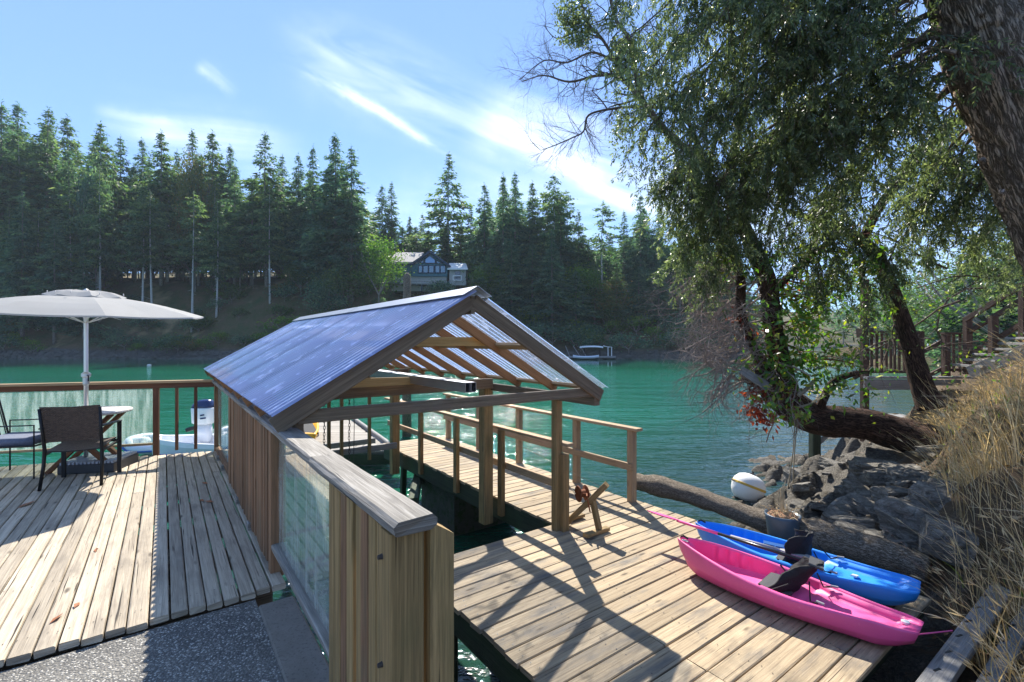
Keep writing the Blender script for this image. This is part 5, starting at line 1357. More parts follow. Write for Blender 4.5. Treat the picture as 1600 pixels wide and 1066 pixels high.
# ================================================================ LEANING ARBUTUS ON THE BANK
ar = thing('arbutus_tree', Vector((6.4, 7.7, 1.3)), 'dark arbutus leaning out over the water with bare grey twigs and few leaves', 'tree')
rnd = random.Random(21); mb = MB()
sp, rd = limb([(1500, 700, 7.0), (1420, 682, 7.6), (1345, 662, 7.9), (1275, 655, 8.0), (1225, 625, 8.1), (1195, 596, 8.2), (1160, 585, 8.3)], [.22, .28, .25, .265, .25, .20, .11]); mb.tube(sp, rd, 18, wob=.05)
sp, rd = limb([(1235, 640, 8.05), (1222, 580, 8.0), (1208, 510, 8.0), (1200, 445, 8.0), (1182, 400, 8.0), (1160, 350, 8.0), (1140, 300, 8.0), (1150, 220, 7.9), (1180, 120, 7.8)], [.24, .17, .145, .15, .135, .11, .09, .065, .035]); stemA = sp; mb.tube(sp, rd, 14, wob=.05)
sp, rd = limb([(1215, 600, 8.1), (1178, 545, 8.2), (1158, 490, 8.2), (1157, 440, 8.2), (1145, 390, 8.2), (1125, 342, 8.2), (1108, 280, 8.2), (1080, 200, 8.1), (1048, 150, 8.0)], [.12, .08, .08, .085, .08, .07, .055, .04, .025]); stemB = sp; mb.tube(sp, rd, 12, wob=.05)
sp, rd = limb([(1205, 460, 8.0), (1245, 420, 7.9), (1290, 385, 7.7), (1330, 352, 7.6)], [.07, .05, .04, .02]); mb.tube(sp, rd, 8); stemC = sp
sp, rd = limb([(1280, 640, 7.9), (1300, 600, 7.7), (1330, 585, 7.6), (1365, 580, 7.5)], [.07, .06, .045, .02]); mb.tube(sp, rd, 8)
mb.build('trunk', 'arbutus_bark', ar, smooth=True)
# bare twiggy branches hanging on the left
mb = MB(); tips = []
for k in range(70):
    src = rnd.choice([stemB[5:22], stemB[5:20], stemA[3:18]]); p = rnd.choice(src)
    d = Vector((rnd.uniform(-1.0, -.25), rnd.uniform(-.6, .5), rnd.uniform(-.75, .35)))
    branchify(mb, p, d, rnd.uniform(.55, 1.25), rnd.uniform(.012, .024), 3, rnd, tips, kids=3, curl=1.1, grav=.35, seg=5, shrink=.6, spread=1.1)
for k in range(40):
    p = P(rnd.uniform(1105, 1200), rnd.uniform(555, 600), 8.2)
    d = Vector((rnd.uniform(-1, -.1), rnd.uniform(-.5, .4), rnd.uniform(-.8, .2)))
    branchify(mb, p, d, rnd.uniform(.5, .95), rnd.uniform(.011, .020), 3, rnd, tips, kids=3, curl=1.2, grav=.5, seg=5, shrink=.6, spread=1.1)
mb.build('bare_twigs', 'dead_twig_bark', ar)
# red brown inner branches with leaves on the right side
mb = MB(); tips2 = []
for k in range(34):
    src = rnd.choice([stemA[4:24], stemC]); p = rnd.choice(src)
    d = Vector((rnd.uniform(-.2, 1.0), rnd.uniform(-.9, .3), rnd.uniform(-.7, .4)))
    branchify(mb, p, d, rnd.uniform(.5, 1.1), rnd.uniform(.010, .022), 2, rnd, tips2, kids=3, curl=1.1, grav=.3, seg=5, shrink=.62, spread=1.0)
mb.build('leafy_branches', 'twig_red', ar)
def tipleaves(name, tp, n, ln, wd, mat, parent, keep, seed, spread=.09):
    rng = np.random.default_rng(seed); c = []
    for (p, d, pts) in tp:
        for q in pts[-3:]:
            if keep(q): c.append(tuple(q))
    if not c: return
    c = np.array(c); c = np.repeat(c, n, 0); c = c + rng.normal(size=c.shape)*spread*.5
    d = rng.normal(size=c.shape); d[:, 2] -= .5
    v, q = leaves(c, d, rng.uniform(.7, 1.2, len(c))*ln, rng.uniform(.8, 1.2, len(c))*wd, rng)
    o = npmesh(name, v-np.array(worldloc(parent)), q, mat, parent, rnd=np.clip(rng.random(len(c))*.9+.1*rng.random(), 0, 1)); return o
def inpix(x0, x1, y0, y1):
    def f(q):
        px = 800+745*q.x/q.y; py = 533-745*(q.z-H)/q.y; return x0 < px < x1 and y0 < py < y1
    return f
tipleaves('green_leaves', tips2, 2, .12, .05, 'arbutus_leaves', ar, inpix(1100, 1420, 380, 660), 5)
# the bright leaf cluster and the dead red bunch
def bunch(name, pix, n, ln, wd, mat, seed, sx=.16):
    rng = np.random.default_rng(seed); c = np.concatenate([np.array(P(*p))[None, :] + rng.normal(size=(n, 3))*np.array([sx, sx, sx*.75]) for p in pix])
    d = rng.normal(size=c.shape); d[:, 2] -= .4; v, q = leaves(c, d, rng.uniform(.7, 1.3, len(c))*ln, wd, rng)
    npmesh(name, v-np.array(worldloc(ar)), q, mat, ar, rnd=rng.random(len(c)))
bunch('bright_leaves', [(1205, 588, 7.7), (1235, 585, 7.6), (1215, 555, 7.7), (1250, 560, 7.6), (1265, 590, 7.5), (1290, 600, 7.5), (1240, 530, 7.7), (1210, 500, 7.8), (1255, 490, 7.7), (1290, 560, 7.6), (1200, 475, 7.9)], 42, .12, .055, 'arbutus_leaves', 8, .14)
bunch('dead_red_leaves', [(1185, 625, 8.0), (1190, 645, 8.0), (1172, 640, 8.0), (1205, 652, 7.9), (1195, 660, 7.9), (1180, 612, 8.0)], 40, .10, .05, 'red_leaves', 9, .085)
bunch('hanging_green_leaves', [(1300, 600, 7.4), (1320, 560, 7.5), (1270, 540, 7.5), (1330, 520, 7.5), (1300, 500, 7.5), (1275, 470, 7.6), (1310, 450, 7.6)], 22, .12, .035, 'near_needles', 10, .22)
bunch('rusty_leaves', [(1150, 500, 8.2), (1140, 490, 8.2), (1248, 445, 7.9), (1165, 520, 8.2), (1190, 530, 8.1)], 16, .08, .045, 'red_leaves', 12, .12)

# plank end nailed at the fork, and the swing rope
mb = MB(); a = P(1158, 578, 7.85); b = P(1202, 606, 7.75); mb.beam(a, b, .15, .03, Vector((.1, -1, .25)), .004); tag(mb.build('nailed_board', 'timber_grey'), 'pointed grey board fixed at the fork of the leaning arbutus', 'board')
rp = thing('rope_swing', P(1242, 640, 7.9), 'doubled rope tied round the leaning trunk and hanging to the water', 'rope')
mb = MB(); mb.tube([P(1243, 640, 7.7), P(1240, 700, 7.9), P(1234, 745, 8.2), P(1231, 765, 8.4)], .009, 5); mb.tube([P(1247, 640, 7.7), P(1242, 700, 7.9), P(1240, 735, 8.1), P(1239, 760, 8.3)], .009, 5); mb.build('line', 'rope_tan', rp)
mb = MB(); c = P(1243, 625, 8.05)
for k in range(3): mb.tube([c + Vector((.30*math.cos(a)*.9, .42*math.sin(a), .30*math.cos(a)*.5+.02*k)) + Vector((.05*k, 0, 0)) for a in [2*math.pi*i/16 for i in range(17)]], .012, 5)
mb.tube([P(1247, 618, 7.5), P(1256, 612, 7.5), P(1268, 600, 7.5), P(1275, 592, 7.55)], .03, 6); mb.build('knot', 'rope_tan', rp)

# second, smaller tree leaning left by the platform
t2 = thing('leaning_tree', Vector((6.55, 7.4, 2.0)), 'slim dark tree curving up to the left in front of the bank platform', 'tree')
mb = MB(); sp, rd = limb([(1455, 640, 7.4), (1440, 600, 7.5), (1425, 550, 7.6), (1400, 470, 7.7), (1372, 405, 7.7), (1345, 375, 7.7), (1310, 358, 7.7), (1270, 342, 7.7), (1225, 328, 7.7)], [.20, .155, .135, .11, .10, .09, .07, .05, .028]); mb.tube(sp, rd, 12, wob=.05); s2 = sp
sq, rd = limb([(1348, 378, 7.7), (1370, 330, 7.6), (1405, 285, 7.4), (1450, 230, 7.2), (1498, 186, 6.9)], [.075, .07, .065, .055, .04]); mb.tube(sq, rd, 9)
sq2, rd = limb([(1290, 350, 7.7), (1310, 300, 7.6), (1340, 250, 7.4), (1390, 190, 7.2), (1440, 120, 7.0)], [.04, .045, .04, .035, .03]); mb.tube(sq2, rd, 8)
mb.build('trunk', 'arbutus_bark', t2, smooth=True)
mb = MB(); tips3 = []
for k in range(26):
    p = rnd.choice(s2[10:]+sq+sq2); d = Vector((rnd.uniform(-1, .9), rnd.uniform(-.6, .6), rnd.uniform(-1, .5)))
    branchify(mb, p, d, rnd.uniform(.5, 1.3), rnd.uniform(.009, .016), 3, rnd, tips3, kids=3, curl=1.1, grav=.25, seg=5, shrink=.6, spread=1.1)
for (px, py, dx, dz) in ((1590, 350, -1, .05), (1585, 420, -1, -.1), (1560, 380, -1, -.2), (1540, 450, -1, .0), (1500, 470, -1, .1), (1480, 420, -.8, .3)):
    branchify(mb, P(px, py, 7.6), Vector((dx, .1, dz)), 1.6, .018, 3, rnd, tips3, kids=4, curl=1.2, grav=.1, seg=6, shrink=.62, spread=1.1)
mb.build('bare_twigs', 'twig_bark', t2)
tipleaves('small_leaves', tips3, 1, .07, .035, 'arbutus_leaves', t2, lambda q: rnd.random() < .22, 15)

# ================================================================ BIG LEANING FIR ON THE RIGHT
fr = thing('douglas_fir', Vector((6.9, 5.4, 2.0)), 'huge leaning fir on the right edge with furrowed bark and drooping needle curtains', 'tree')
mb = MB(); sp, rd = limb([(1815, 720, 5.4), (1738, 540, 5.4), (1678, 400, 5.35), (1612, 240, 5.25), (1553, 90, 5.1), (1515, -10, 5.0), (1440, -230, 4.8), (1360, -520, 4.6), (1260, -900, 4.4)], [.54, .43, .40, .38, .37, .355, .33, .28, .2])
# make the bark lumpy
TR = sp; pp_ = [sp[i].lerp(sp[i+1], k/7) for i in range(len(sp)-1) for k in range(7)]+[sp[-1]]; rr_ = [lerp(rd[i], rd[i+1], k/7) for i in range(len(sp)-1) for k in range(7)]+[rd[-1]]
mb.tube(pp_, rr_, 110)
for i in range(len(mb.v)):
    k, j = divmod(i, 110)
    if k >= len(pp_): break
    ang = j/110*6.283; q = Vector((math.cos(ang)*rr_[k]*7.5, math.sin(ang)*rr_[k]*7.5, k*.085)); nn = abs(noise.fractal(q, .9, 2.1, 5)); n2 = noise.noise(q*.25+Vector((5, 0, 0)))
    o_ = (mb.v[i]-pp_[k]).normalized(); mb.v[i] = mb.v[i] + o_*(.045*min(1, nn*2.2) + .05*n2 - .03)
o = mb.build('trunk', 'fir_bark', fr, smooth=True)
mb = MB()
for (px, py, l) in ((1455, 82, .22), (1500, 250, .12), (1530, 300, .1)): mb = MB(); q = P(px+35, py, 4.7); mb.tube([q, q+Vector((-l, -.1, -.04))], [.03, .008], 6); mb.build('branch_stub', 'fir_bark', fr)
rnd = random.Random(44); rng = np.random.default_rng(44)
mbw = MB(); cents = []; dirs = []; lens = []; wids = []; rn = []
def spray(p, d, ln, bright, step=.030):
    """one drooping needle spray: a thin twig with side twigs of needles"""
    d = d.normalized(); n = int(ln/step); s = d.cross(Vector((rnd.gauss(0, 1), rnd.gauss(0, 1), .2)))
    if s.length < .05: return
    s.normalize(); q = p.copy()
    for k in range(n):
        q = q + d*step; d = (d + Vector((0, 0, -.03))).normalized(); t = k/n
        for sg in (-1, 1):
            cents.append(tuple(q)); dd = d*.9 + s*sg*rnd.uniform(.4, 1.1) + Vector((rnd.gauss(0, .2), rnd.gauss(0, .2), -.15)); dirs.append(tuple(dd))
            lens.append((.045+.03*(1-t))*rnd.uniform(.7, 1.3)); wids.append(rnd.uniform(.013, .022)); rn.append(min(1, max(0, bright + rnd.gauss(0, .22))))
def fir_limb(a, b, sag, r0, nsub, bright=.35, hang=.5, start=.15):
    a, b = Vector(a), Vector(b); n = 14; pts = []
    for k in range(n+1):
        t = k/n; pts.append(a.lerp(b, t) + Vector((0, 0, sag*math.sin(math.pi*t)*.6)) + Vector((rnd.gauss(0, .03), rnd.gauss(0, .03), rnd.gauss(0, .03))))
    mbw.tube(pts, [r0*(1-.85*k/n) for k in range(n+1)], 6, cap=False)
    for _ in range(nsub):
        t = rnd.uniform(start, 1)**.8; k = min(n-1, int(t*n)); p = pts[k].lerp(pts[k+1], t*n-k); ax = (pts[k+1]-pts[k]).normalized()
        sd_ = Vector((rnd.gauss(0, 1), rnd.gauss(0, 1), rnd.gauss(0, .3))); d = (ax*rnd.uniform(.0, .7) + sd_*.6 + Vector((0, 0, -rnd.uniform(.2, .9)))).normalized()
        L_ = rnd.uniform(.25, .95)*hang/.5; q = [p]
        m = 5
        for j in range(m): d = (d + Vector((rnd.gauss(0, .2), rnd.gauss(0, .2), -.12))).normalized(); q.append(q[-1] + d*L_/m)
        mbw.tube(q, [.006, .005, .004, .003, .002, .0015], 3, cap=False)
        bb = bright + rnd.gauss(0, .12)
        for j in range(1, m+1):
            for _k in range(2):
                if rnd.random() < .85: spray(q[j], (q[j]-q[j-1]).normalized() + Vector((rnd.gauss(0, .6), rnd.gauss(0, .6), -.4)), rnd.uniform(.09, .24), bb)
# limbs: (target px, py, distance, attach position along trunk, sag, twigs, brightness)
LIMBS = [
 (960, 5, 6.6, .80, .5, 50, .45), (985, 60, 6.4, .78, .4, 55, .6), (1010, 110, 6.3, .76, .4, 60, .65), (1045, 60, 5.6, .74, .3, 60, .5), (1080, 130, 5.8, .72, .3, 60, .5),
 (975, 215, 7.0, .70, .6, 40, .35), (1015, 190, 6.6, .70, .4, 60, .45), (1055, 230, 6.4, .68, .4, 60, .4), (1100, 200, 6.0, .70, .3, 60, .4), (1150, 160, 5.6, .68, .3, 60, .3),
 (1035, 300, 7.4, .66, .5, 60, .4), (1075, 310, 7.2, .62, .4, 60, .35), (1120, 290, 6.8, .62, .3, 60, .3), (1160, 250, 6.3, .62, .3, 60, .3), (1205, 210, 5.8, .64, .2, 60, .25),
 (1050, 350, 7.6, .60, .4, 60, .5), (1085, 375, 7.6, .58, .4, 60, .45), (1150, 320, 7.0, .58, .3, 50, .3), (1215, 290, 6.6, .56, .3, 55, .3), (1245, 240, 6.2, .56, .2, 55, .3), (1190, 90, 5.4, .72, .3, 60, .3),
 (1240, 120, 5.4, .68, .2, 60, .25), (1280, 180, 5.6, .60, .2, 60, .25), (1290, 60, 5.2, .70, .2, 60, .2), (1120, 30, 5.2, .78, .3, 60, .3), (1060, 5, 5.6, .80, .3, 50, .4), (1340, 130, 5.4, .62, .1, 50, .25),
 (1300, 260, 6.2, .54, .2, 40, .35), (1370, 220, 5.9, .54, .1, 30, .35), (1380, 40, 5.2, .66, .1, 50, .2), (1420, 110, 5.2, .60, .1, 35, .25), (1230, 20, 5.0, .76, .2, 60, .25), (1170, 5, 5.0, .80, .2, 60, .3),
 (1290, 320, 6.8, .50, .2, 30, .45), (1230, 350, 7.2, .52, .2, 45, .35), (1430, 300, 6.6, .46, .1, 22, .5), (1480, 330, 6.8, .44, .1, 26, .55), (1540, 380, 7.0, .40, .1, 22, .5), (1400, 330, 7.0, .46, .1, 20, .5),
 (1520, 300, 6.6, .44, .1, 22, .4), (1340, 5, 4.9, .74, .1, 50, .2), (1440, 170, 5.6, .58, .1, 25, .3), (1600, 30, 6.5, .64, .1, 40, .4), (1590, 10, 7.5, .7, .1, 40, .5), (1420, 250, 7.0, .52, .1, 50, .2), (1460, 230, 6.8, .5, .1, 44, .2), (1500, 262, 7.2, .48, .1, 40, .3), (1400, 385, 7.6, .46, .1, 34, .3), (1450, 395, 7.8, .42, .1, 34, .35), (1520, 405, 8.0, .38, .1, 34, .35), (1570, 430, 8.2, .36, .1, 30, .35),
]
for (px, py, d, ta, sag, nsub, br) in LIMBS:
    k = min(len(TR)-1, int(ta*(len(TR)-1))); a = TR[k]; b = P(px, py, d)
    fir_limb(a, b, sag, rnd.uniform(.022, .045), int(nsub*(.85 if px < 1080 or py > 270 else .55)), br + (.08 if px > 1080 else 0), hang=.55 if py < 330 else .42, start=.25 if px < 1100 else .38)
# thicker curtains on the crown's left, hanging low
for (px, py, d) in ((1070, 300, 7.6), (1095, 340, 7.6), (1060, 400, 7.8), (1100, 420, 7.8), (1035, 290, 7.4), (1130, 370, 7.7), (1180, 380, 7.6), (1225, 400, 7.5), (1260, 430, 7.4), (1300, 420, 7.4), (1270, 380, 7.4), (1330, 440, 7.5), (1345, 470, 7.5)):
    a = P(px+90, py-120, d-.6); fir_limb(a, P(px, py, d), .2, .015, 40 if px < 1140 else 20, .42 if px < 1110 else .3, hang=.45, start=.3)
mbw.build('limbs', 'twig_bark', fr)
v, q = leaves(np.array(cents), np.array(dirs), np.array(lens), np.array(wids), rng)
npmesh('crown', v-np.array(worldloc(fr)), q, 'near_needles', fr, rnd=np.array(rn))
print('near needles', len(q))

# bare arbutus limb reaching out against the sky at the top
bt = thing('bare_branch_tree', P(1110, 250, 8.3), 'bare spreading branches against the sky above the tree line, dark and finely forked', 'tree')
rnd = random.Random(91); mb = MB(); tt = []
main = [([(1110, 260, 8.2), (1050, 215, 8.2), (1005, 160, 8.2), (970, 122, 8.2), (935, 118, 8.2), (890, 128, 8.2), (850, 118, 8.2), (815, 128, 8.2)], [.07, .06, .05, .035, .025, .018, .012, .006]),
        ([(1005, 160, 8.2), (993, 110, 8.2), (982, 60, 8.1), (962, 30, 8.1), (950, -20, 8.0)], [.045, .04, .035, .03, .02]),
        ([(970, 122, 8.2), (958, 90, 8.3), (940, 60, 8.3), (915, 30, 8.3), (905, -20, 8.3)], [.03, .028, .024, .02, .015]),
        ([(958, 95, 8.3), (925, 82, 8.3), (885, 98, 8.3), (850, 95, 8.3), (812, 125, 8.3)], [.022, .018, .014, .010, .005]),
        ([(1060, 170, 8.2), (1000, 167, 8.2), (958, 170, 8.2), (920, 180, 8.2), (912, 205, 8.2), (895, 215, 8.2), (865, 228, 8.2), (845, 235, 8.2)], [.03, .024, .022, .018, .014, .012, .009, .005]),
        ([(950, 172, 8.2), (938, 155, 8.2), (925, 142, 8.2)], [.014, .010, .006]),
        ([(940, 60, 8.3), (905, 50, 8.3), (870, 60, 8.4), (850, 40, 8.4)], [.016, .012, .009, .005]),
        ([(995, 115, 8.2), (1010, 80, 8.1), (1020, 62, 8.0), (1005, 45, 8.0)], [.014, .01, .008, .005])]
for pix, rads in main:
    sp, rd = limb(pix, rads); mb.tube(sp, rd, 8)
    n = len(sp)
    for k in range(3, n):
        if sp[k].z > P(0, -40, 8.2).z: continue
        for _ in range(2 if n > 20 else 1):
            if rnd.random() < .62:
                ax = (sp[k]-sp[k-1]).normalized(); side = Vector((-ax.z, rnd.gauss(0, .5), ax.x)) * rnd.choice([-1, 1])
                d = ax*rnd.uniform(.4, 1) + side*rnd.uniform(.4, .9)
                branchify(mb, sp[k], d, rnd.uniform(.28, .6), max(.005, rd[k]*.45), 3, rnd, tt, kids=3, curl=1.0, grav=.12, seg=4, shrink=.62, spread=.95)
mb.build('branches', 'twig_bark', bt)
tipleaves('sparse_leaves', tt, 2, .06, .03, 'near_needles', bt, lambda q: (inpix(870, 925, -40, 70)(q) or inpix(960, 1200, 60, 300)(q)) and rnd.random() < .6, 17)

# ================================================================ PLATFORM WITH STAIRS ON THE FAR BANK SIDE
pf = thing('bank_platform', Vector((7.9, 10.3, 1.0)), 'dark red brown timber platform with picket railing standing at the water edge', 'platform')
PY = 10.2
def Q(px, py, Y=PY): return P(px, py, Y)
mb = MB()
for i in range(9): mb.beam(Q(1352, 590, 10.05+i*.14), Q(1512, 590, 10.05+i*.14)+Vector((.2, 0, 0)), .13, .045, Z, .004)
mb.build('floor_boards', 'timber_grey', pf)
mb = MB(); mb.beam(Q(1350, 601, 10.0), Q(1445, 601, 10.0), .05, .22, Z); mb.beam(Q(1440, 598, 10.0), Q(1500, 598, 10.0), .05, .12, Z); mb.build('rim_beam', 'timber_grey', pf)
for (px, y0, y1, w) in ((1351, 437, 690, .13), (1437, 518, 600, .13), (1478, 520, 590, .12), (1426, 520, 590, .10)):
    mb = MB(); mb.beam(Q(px, y1), Q(px, y0), w, .11, Vector((0, 1, 0)), .006); mb.build('post', 'platform_wood', pf)
mb = MB(); mb.beam(Q(1345, 519, 10.18), Q(1438, 519, 10.18), .12, .04, Z); mb.build('top_rail', 'platform_wood', pf)
mb = MB(); mb.beam(Q(1472, 521, 10.18), Q(1512, 521, 10.18), .12, .04, Z); mb.build('top_rail', 'platform_wood', pf)
mb = MB(); mb.beam(Q(1352, 581, 10.2), Q(1438, 581, 10.2), .04, .06, Z); mb.beam(Q(1478, 578, 10.2), Q(1512, 578, 10.2), .04, .06, Z); mb.build('bottom_rail', 'platform_wood', pf)
for px in (1362, 1370, 1378, 1385, 1392, 1398, 1405, 1413, 1420, 1490, 1500):
    mb = MB(); mb.beam(Q(px, 582, 10.22), Q(px, 521, 10.22), .05, .03, Vector((0, 1, 0)), .003); mb.build('picket', 'platform_wood', pf)
mb = MB(); mb.beam(Q(1352, 527, 10.25), Q(1351, 513, 10.25), .25, .2, Vector((0, 1, 0)), .01); mb.build('post_cap', 'platform_wood', pf)
for (a, b) in (((1436, 553), (1478, 530)), ((1445, 590), (1478, 573)), ((1334, 591), (1352, 580))):
    mb = MB(); mb.beam(Q(*a, 10.3), Q(*b, 10.3), .05, .08, Z); mb.build('brace', 'platform_wood', pf)
st = thing('bank_stairs', Vector((9.6, 9.8, 2.2)), 'dark timber stairs with sloping handrails climbing right from the platform', 'stairs')
for (px, y0, y1, Y) in ((1512, 497, 585, 9.9), (1552, 494, 568, 9.3), (1600, 450, 545, 8.8)):
    mb = MB(); mb.beam(Q(px, y1, Y), Q(px, y0, Y), .13, .10, Vector((0, 1, 0)), .006); mb.build('post', 'platform_wood', st)
for (a, b, w) in (((1508, 500, 9.9), (1640, 420, 8.4), .10), ((1512, 520, 9.9), (1640, 442, 8.4), .09), ((1514, 556, 9.9), (1640, 480, 8.4), .09)):
    mb = MB(); mb.beam(Q(*a), Q(*b), w*.6, w, Z, .004); mb.build('handrail', 'platform_wood', st)
mb = MB()
for i in range(7):
    t = i/6; c = Q(lerp(1525, 1640, t), lerp(572, 520, t), lerp(9.6, 8.4, t)); mb.beam(c-Vector((.15, .45, 0)), c+Vector((.1, .5, 0)), .28, .045, Z, .005)
mb.build('treads', 'timber_grey', st)
mb = MB(); mb.beam(Q(1515, 583, 9.5), Q(1640, 535, 8.2), .05, .26, Z); mb.build('stringer', 'timber_grey', st)
lg = thing('water_platform', Vector((7.0, 11.1, 0)), 'low timber staging on a braced post standing in the water under the leaning trunk', 'platform')
mb = MB(); mb.beam(Q(1256, 660, 11.0), Q(1420, 660, 11.0), .12, .20, Z, .01); mb.build('beam', 'platform_wood', lg)
mb = MB(); mb.beam(Q(1256, 654, 11.3)+Vector((0, 0, .05)), Q(1420, 654, 11.3)+Vector((0, 0, .05)), .6, .04, Z, .01); mb.build('floor_boards', 'timber_grey', lg)
mb = MB(); mb.beam(Q(1273, 760, 11.0), Q(1273, 664, 11.0), .19, .19, Vector((0, 1, 0)), .02); mb.build('post', 'beam_wet_green', lg)
for (a, b) in (((1275, 696), (1306, 668)), ((1335, 668), (1362, 705))):
    mb = MB(); mb.beam(Q(*a, 11.0), Q(*b, 11.0), .06, .09, Z); mb.build('brace', 'timber_grey', lg)
# ================================================================ FAR SHORE: hillside, houses, forest
def shore_y(x):
    pts = [(-260, 92), (-150, 88), (-90, 82), (-40, 80), (0, 80), (22, 79), (34, 80), (44, 90), (52, 110), (60, 150), (72, 190), (100, 205), (180, 205), (330, 220)]
    for (a, b), (c, d) in zip(pts[:-1], pts[1:]):
        if x <= c: t = max(0, min(1, (x-a)/(c-a))); t = t*t*(3-2*t) if a > 30 else t; return lerp(b, d, t)
    return pts[-1][1]
def smooth(x): x = max(0, min(1, x)); return x*x*(3-2*x)
def hill(x, y):
    s = y - shore_y(x) + 1.6*noise.noise(Vector((x*.12, 3, 0)))
    if x > 34: s = min(s, (y-80)*.3 + 40)
    if s < -1.5: return -1.5
    hb = 15.5 if x < -45 else lerp(15.5, 11.5, smooth((x+45)/40))
    if x > 30: hb = lerp(hb, 7, smooth((x-30)/30))
    z = -.6 + 1.5*smooth((s+1)/2.5) + hb*smooth((s-1)/23)**.9 + max(0, s-24)*.16
    z += 1.2*noise.fractal(Vector((x*.07, y*.07, 0)), 1, 2, 4)*smooth(s/8) + .25*noise.noise(Vector((x*.9, y*.9, 0)))
    return z
def hillside():
    xs = np.concatenate([np.linspace(-260, -110, 40), np.linspace(-108, 50, 200), np.linspace(52, 330, 110)]); ss = np.concatenate([np.linspace(-2.5, 32, 70), np.linspace(34, 160, 26)])
    nx, ny = len(xs), len(ss); v = []; sh = []
    for s in ss:
        for x in xs:
            y = shore_y(x)+s; z = hill(x, y); v.append((x, y, z)); sh.append(max(0, min(1, (1.9-z)/.8)))
    i = (np.arange(nx-1)[None, :] + (np.arange(ny-1)*nx)[:, None]).ravel(); q = np.stack([i, i+1, i+1+nx, i+nx], 1)
    o = npmesh('hillside', v, q, 'hillside', attrs={'shore': np.array(sh)}); tag(o, kind='structure')
hillside()
def shore_rocks():
    rnd = random.Random(8); V_ = []; Q_ = []
    for k in range(1500):
        x = rnd.uniform(-110, 40); s = rnd.uniform(-1.2, 2.4); y = shore_y(x)+s; z = hill(x, y); r = rnd.uniform(.15, .55); b = len(V_)
        c = np.array([x, y, max(z, -.1)+r*.15]); 
        for i in range(2):
            for j in range(6):
                a = j*math.pi/3+rnd.uniform(-.3, .3); rr_ = r*(1 if i == 0 else .6)*rnd.uniform(.75, 1.2); V_.append(c+np.array([math.cos(a)*rr_*1.4, math.sin(a)*rr_, (i*.75-.35)*r*rnd.uniform(.7, 1.2)]))
        for j in range(6): n_ = (j+1) % 6; Q_.append((b+j, b+n_, b+6+n_, b+6+j))
        Q_.append((b+6, b+7, b+8, b+9)); Q_.append((b+6, b+9, b+10, b+11))
    o = npmesh('shoreline_rocks', V_, Q_, 'dark_rock'); tag(o, 'broken grey rocks along the far waterline', kind='stuff')
shore_rocks()

# --- tree models, each 1 unit = 1 m, 30 m tall, copied with scale
def conifer(seed, mat, base, width, droop, dens, shape=1.0, lean=0.0, pale=False, gaps=.0):
    """crown from height fraction base to 1; returns (root) at the origin of a hidden spot"""
    rng = np.random.default_rng(seed); HT = 30.0
    root = thing('fir_tree', (0, 0, 0), 'far shore fir', 'fir tree')
    mb = MB(); n = 10; pts = [Vector((lean*math.sin(k/n*2.2), lean*.5*math.sin(k/n*3), HT*k/n)) for k in range(n+1)]
    mb.tube(pts, [lerp(.36, .03, (k/n)**.8) for k in range(n+1)], 8)
    # dead stubs under the crown
    rnd = random.Random(seed)
    for k in range(10):
        z = HT*rnd.uniform(.08, base+.05); a = rnd.random()*6.28; l = rnd.uniform(.5, 1.8); q = Vector((0, 0, z)); mb.tube([q, q+Vector((math.cos(a)*l, math.sin(a)*l, -l*.3))], [.05, .015], 4)
    o = mb.build('trunk', 'far_bark_pale' if pale else 'far_bark', root, smooth=True)
    C = []; D = []; Ln = []; Wd = []; Rn = []
    h = base
    while h < .995:
        t = (h-base)/(1-base); Rr = width*(1.12*(1-t))**(1.0*shape)*(.5+.5*min(1, t*6+.3)) + .12
        for k in range(rng.integers(4, 7)):
            if rng.random() < gaps: continue
            a = rng.uniform(0, 6.283); R1 = Rr*rng.uniform(.55, 1.22); nb = max(3, int(R1*3.2*dens)); tone = rng.uniform(-.32, .36)
            ca, sa = math.cos(a), math.sin(a); z0 = HT*h; ox = lean*math.sin(h*2.2)
            for j in range(nb):
                f = (j+.6)/nb; f2 = f**.85; rr_ = R1*f2; zz = z0 + (.10*R1 - droop*R1*f2**1.4) + .12*R1*max(0, f2-.75)*2
                m = (5 if f > .3 else 3) + (2 if Rr < 1.6 else 0)
                for _ in range(m):
                    sp = (.28+.12*R1*(1-abs(f-.6))); C.append((ox+ca*rr_ + rng.normal()*sp*.6, sa*rr_ + rng.normal()*sp*.6, zz + rng.normal()*.10 - .05))
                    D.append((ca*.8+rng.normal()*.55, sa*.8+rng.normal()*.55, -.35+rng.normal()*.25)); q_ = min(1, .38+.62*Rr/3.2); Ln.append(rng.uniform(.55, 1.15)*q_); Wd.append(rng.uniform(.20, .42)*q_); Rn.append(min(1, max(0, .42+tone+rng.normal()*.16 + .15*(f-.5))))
        h += rng.uniform(.7, 1.3)*.026*(1.2-.55*t)
    for j in range(14): C.append((ox, 0, HT*(.97+.003*j))); D.append((rng.normal()*.5, rng.normal()*.5, .3)); Ln.append(.5); Wd.append(.12); Rn.append(.5)
    v, q = leaves(np.array(C), np.array(D), np.array(Ln), np.array(Wd), rng, .8, np.array([0, 0, .9]))
    npmesh('crown', v, q, mat, root, rnd=np.array(Rn)); return root
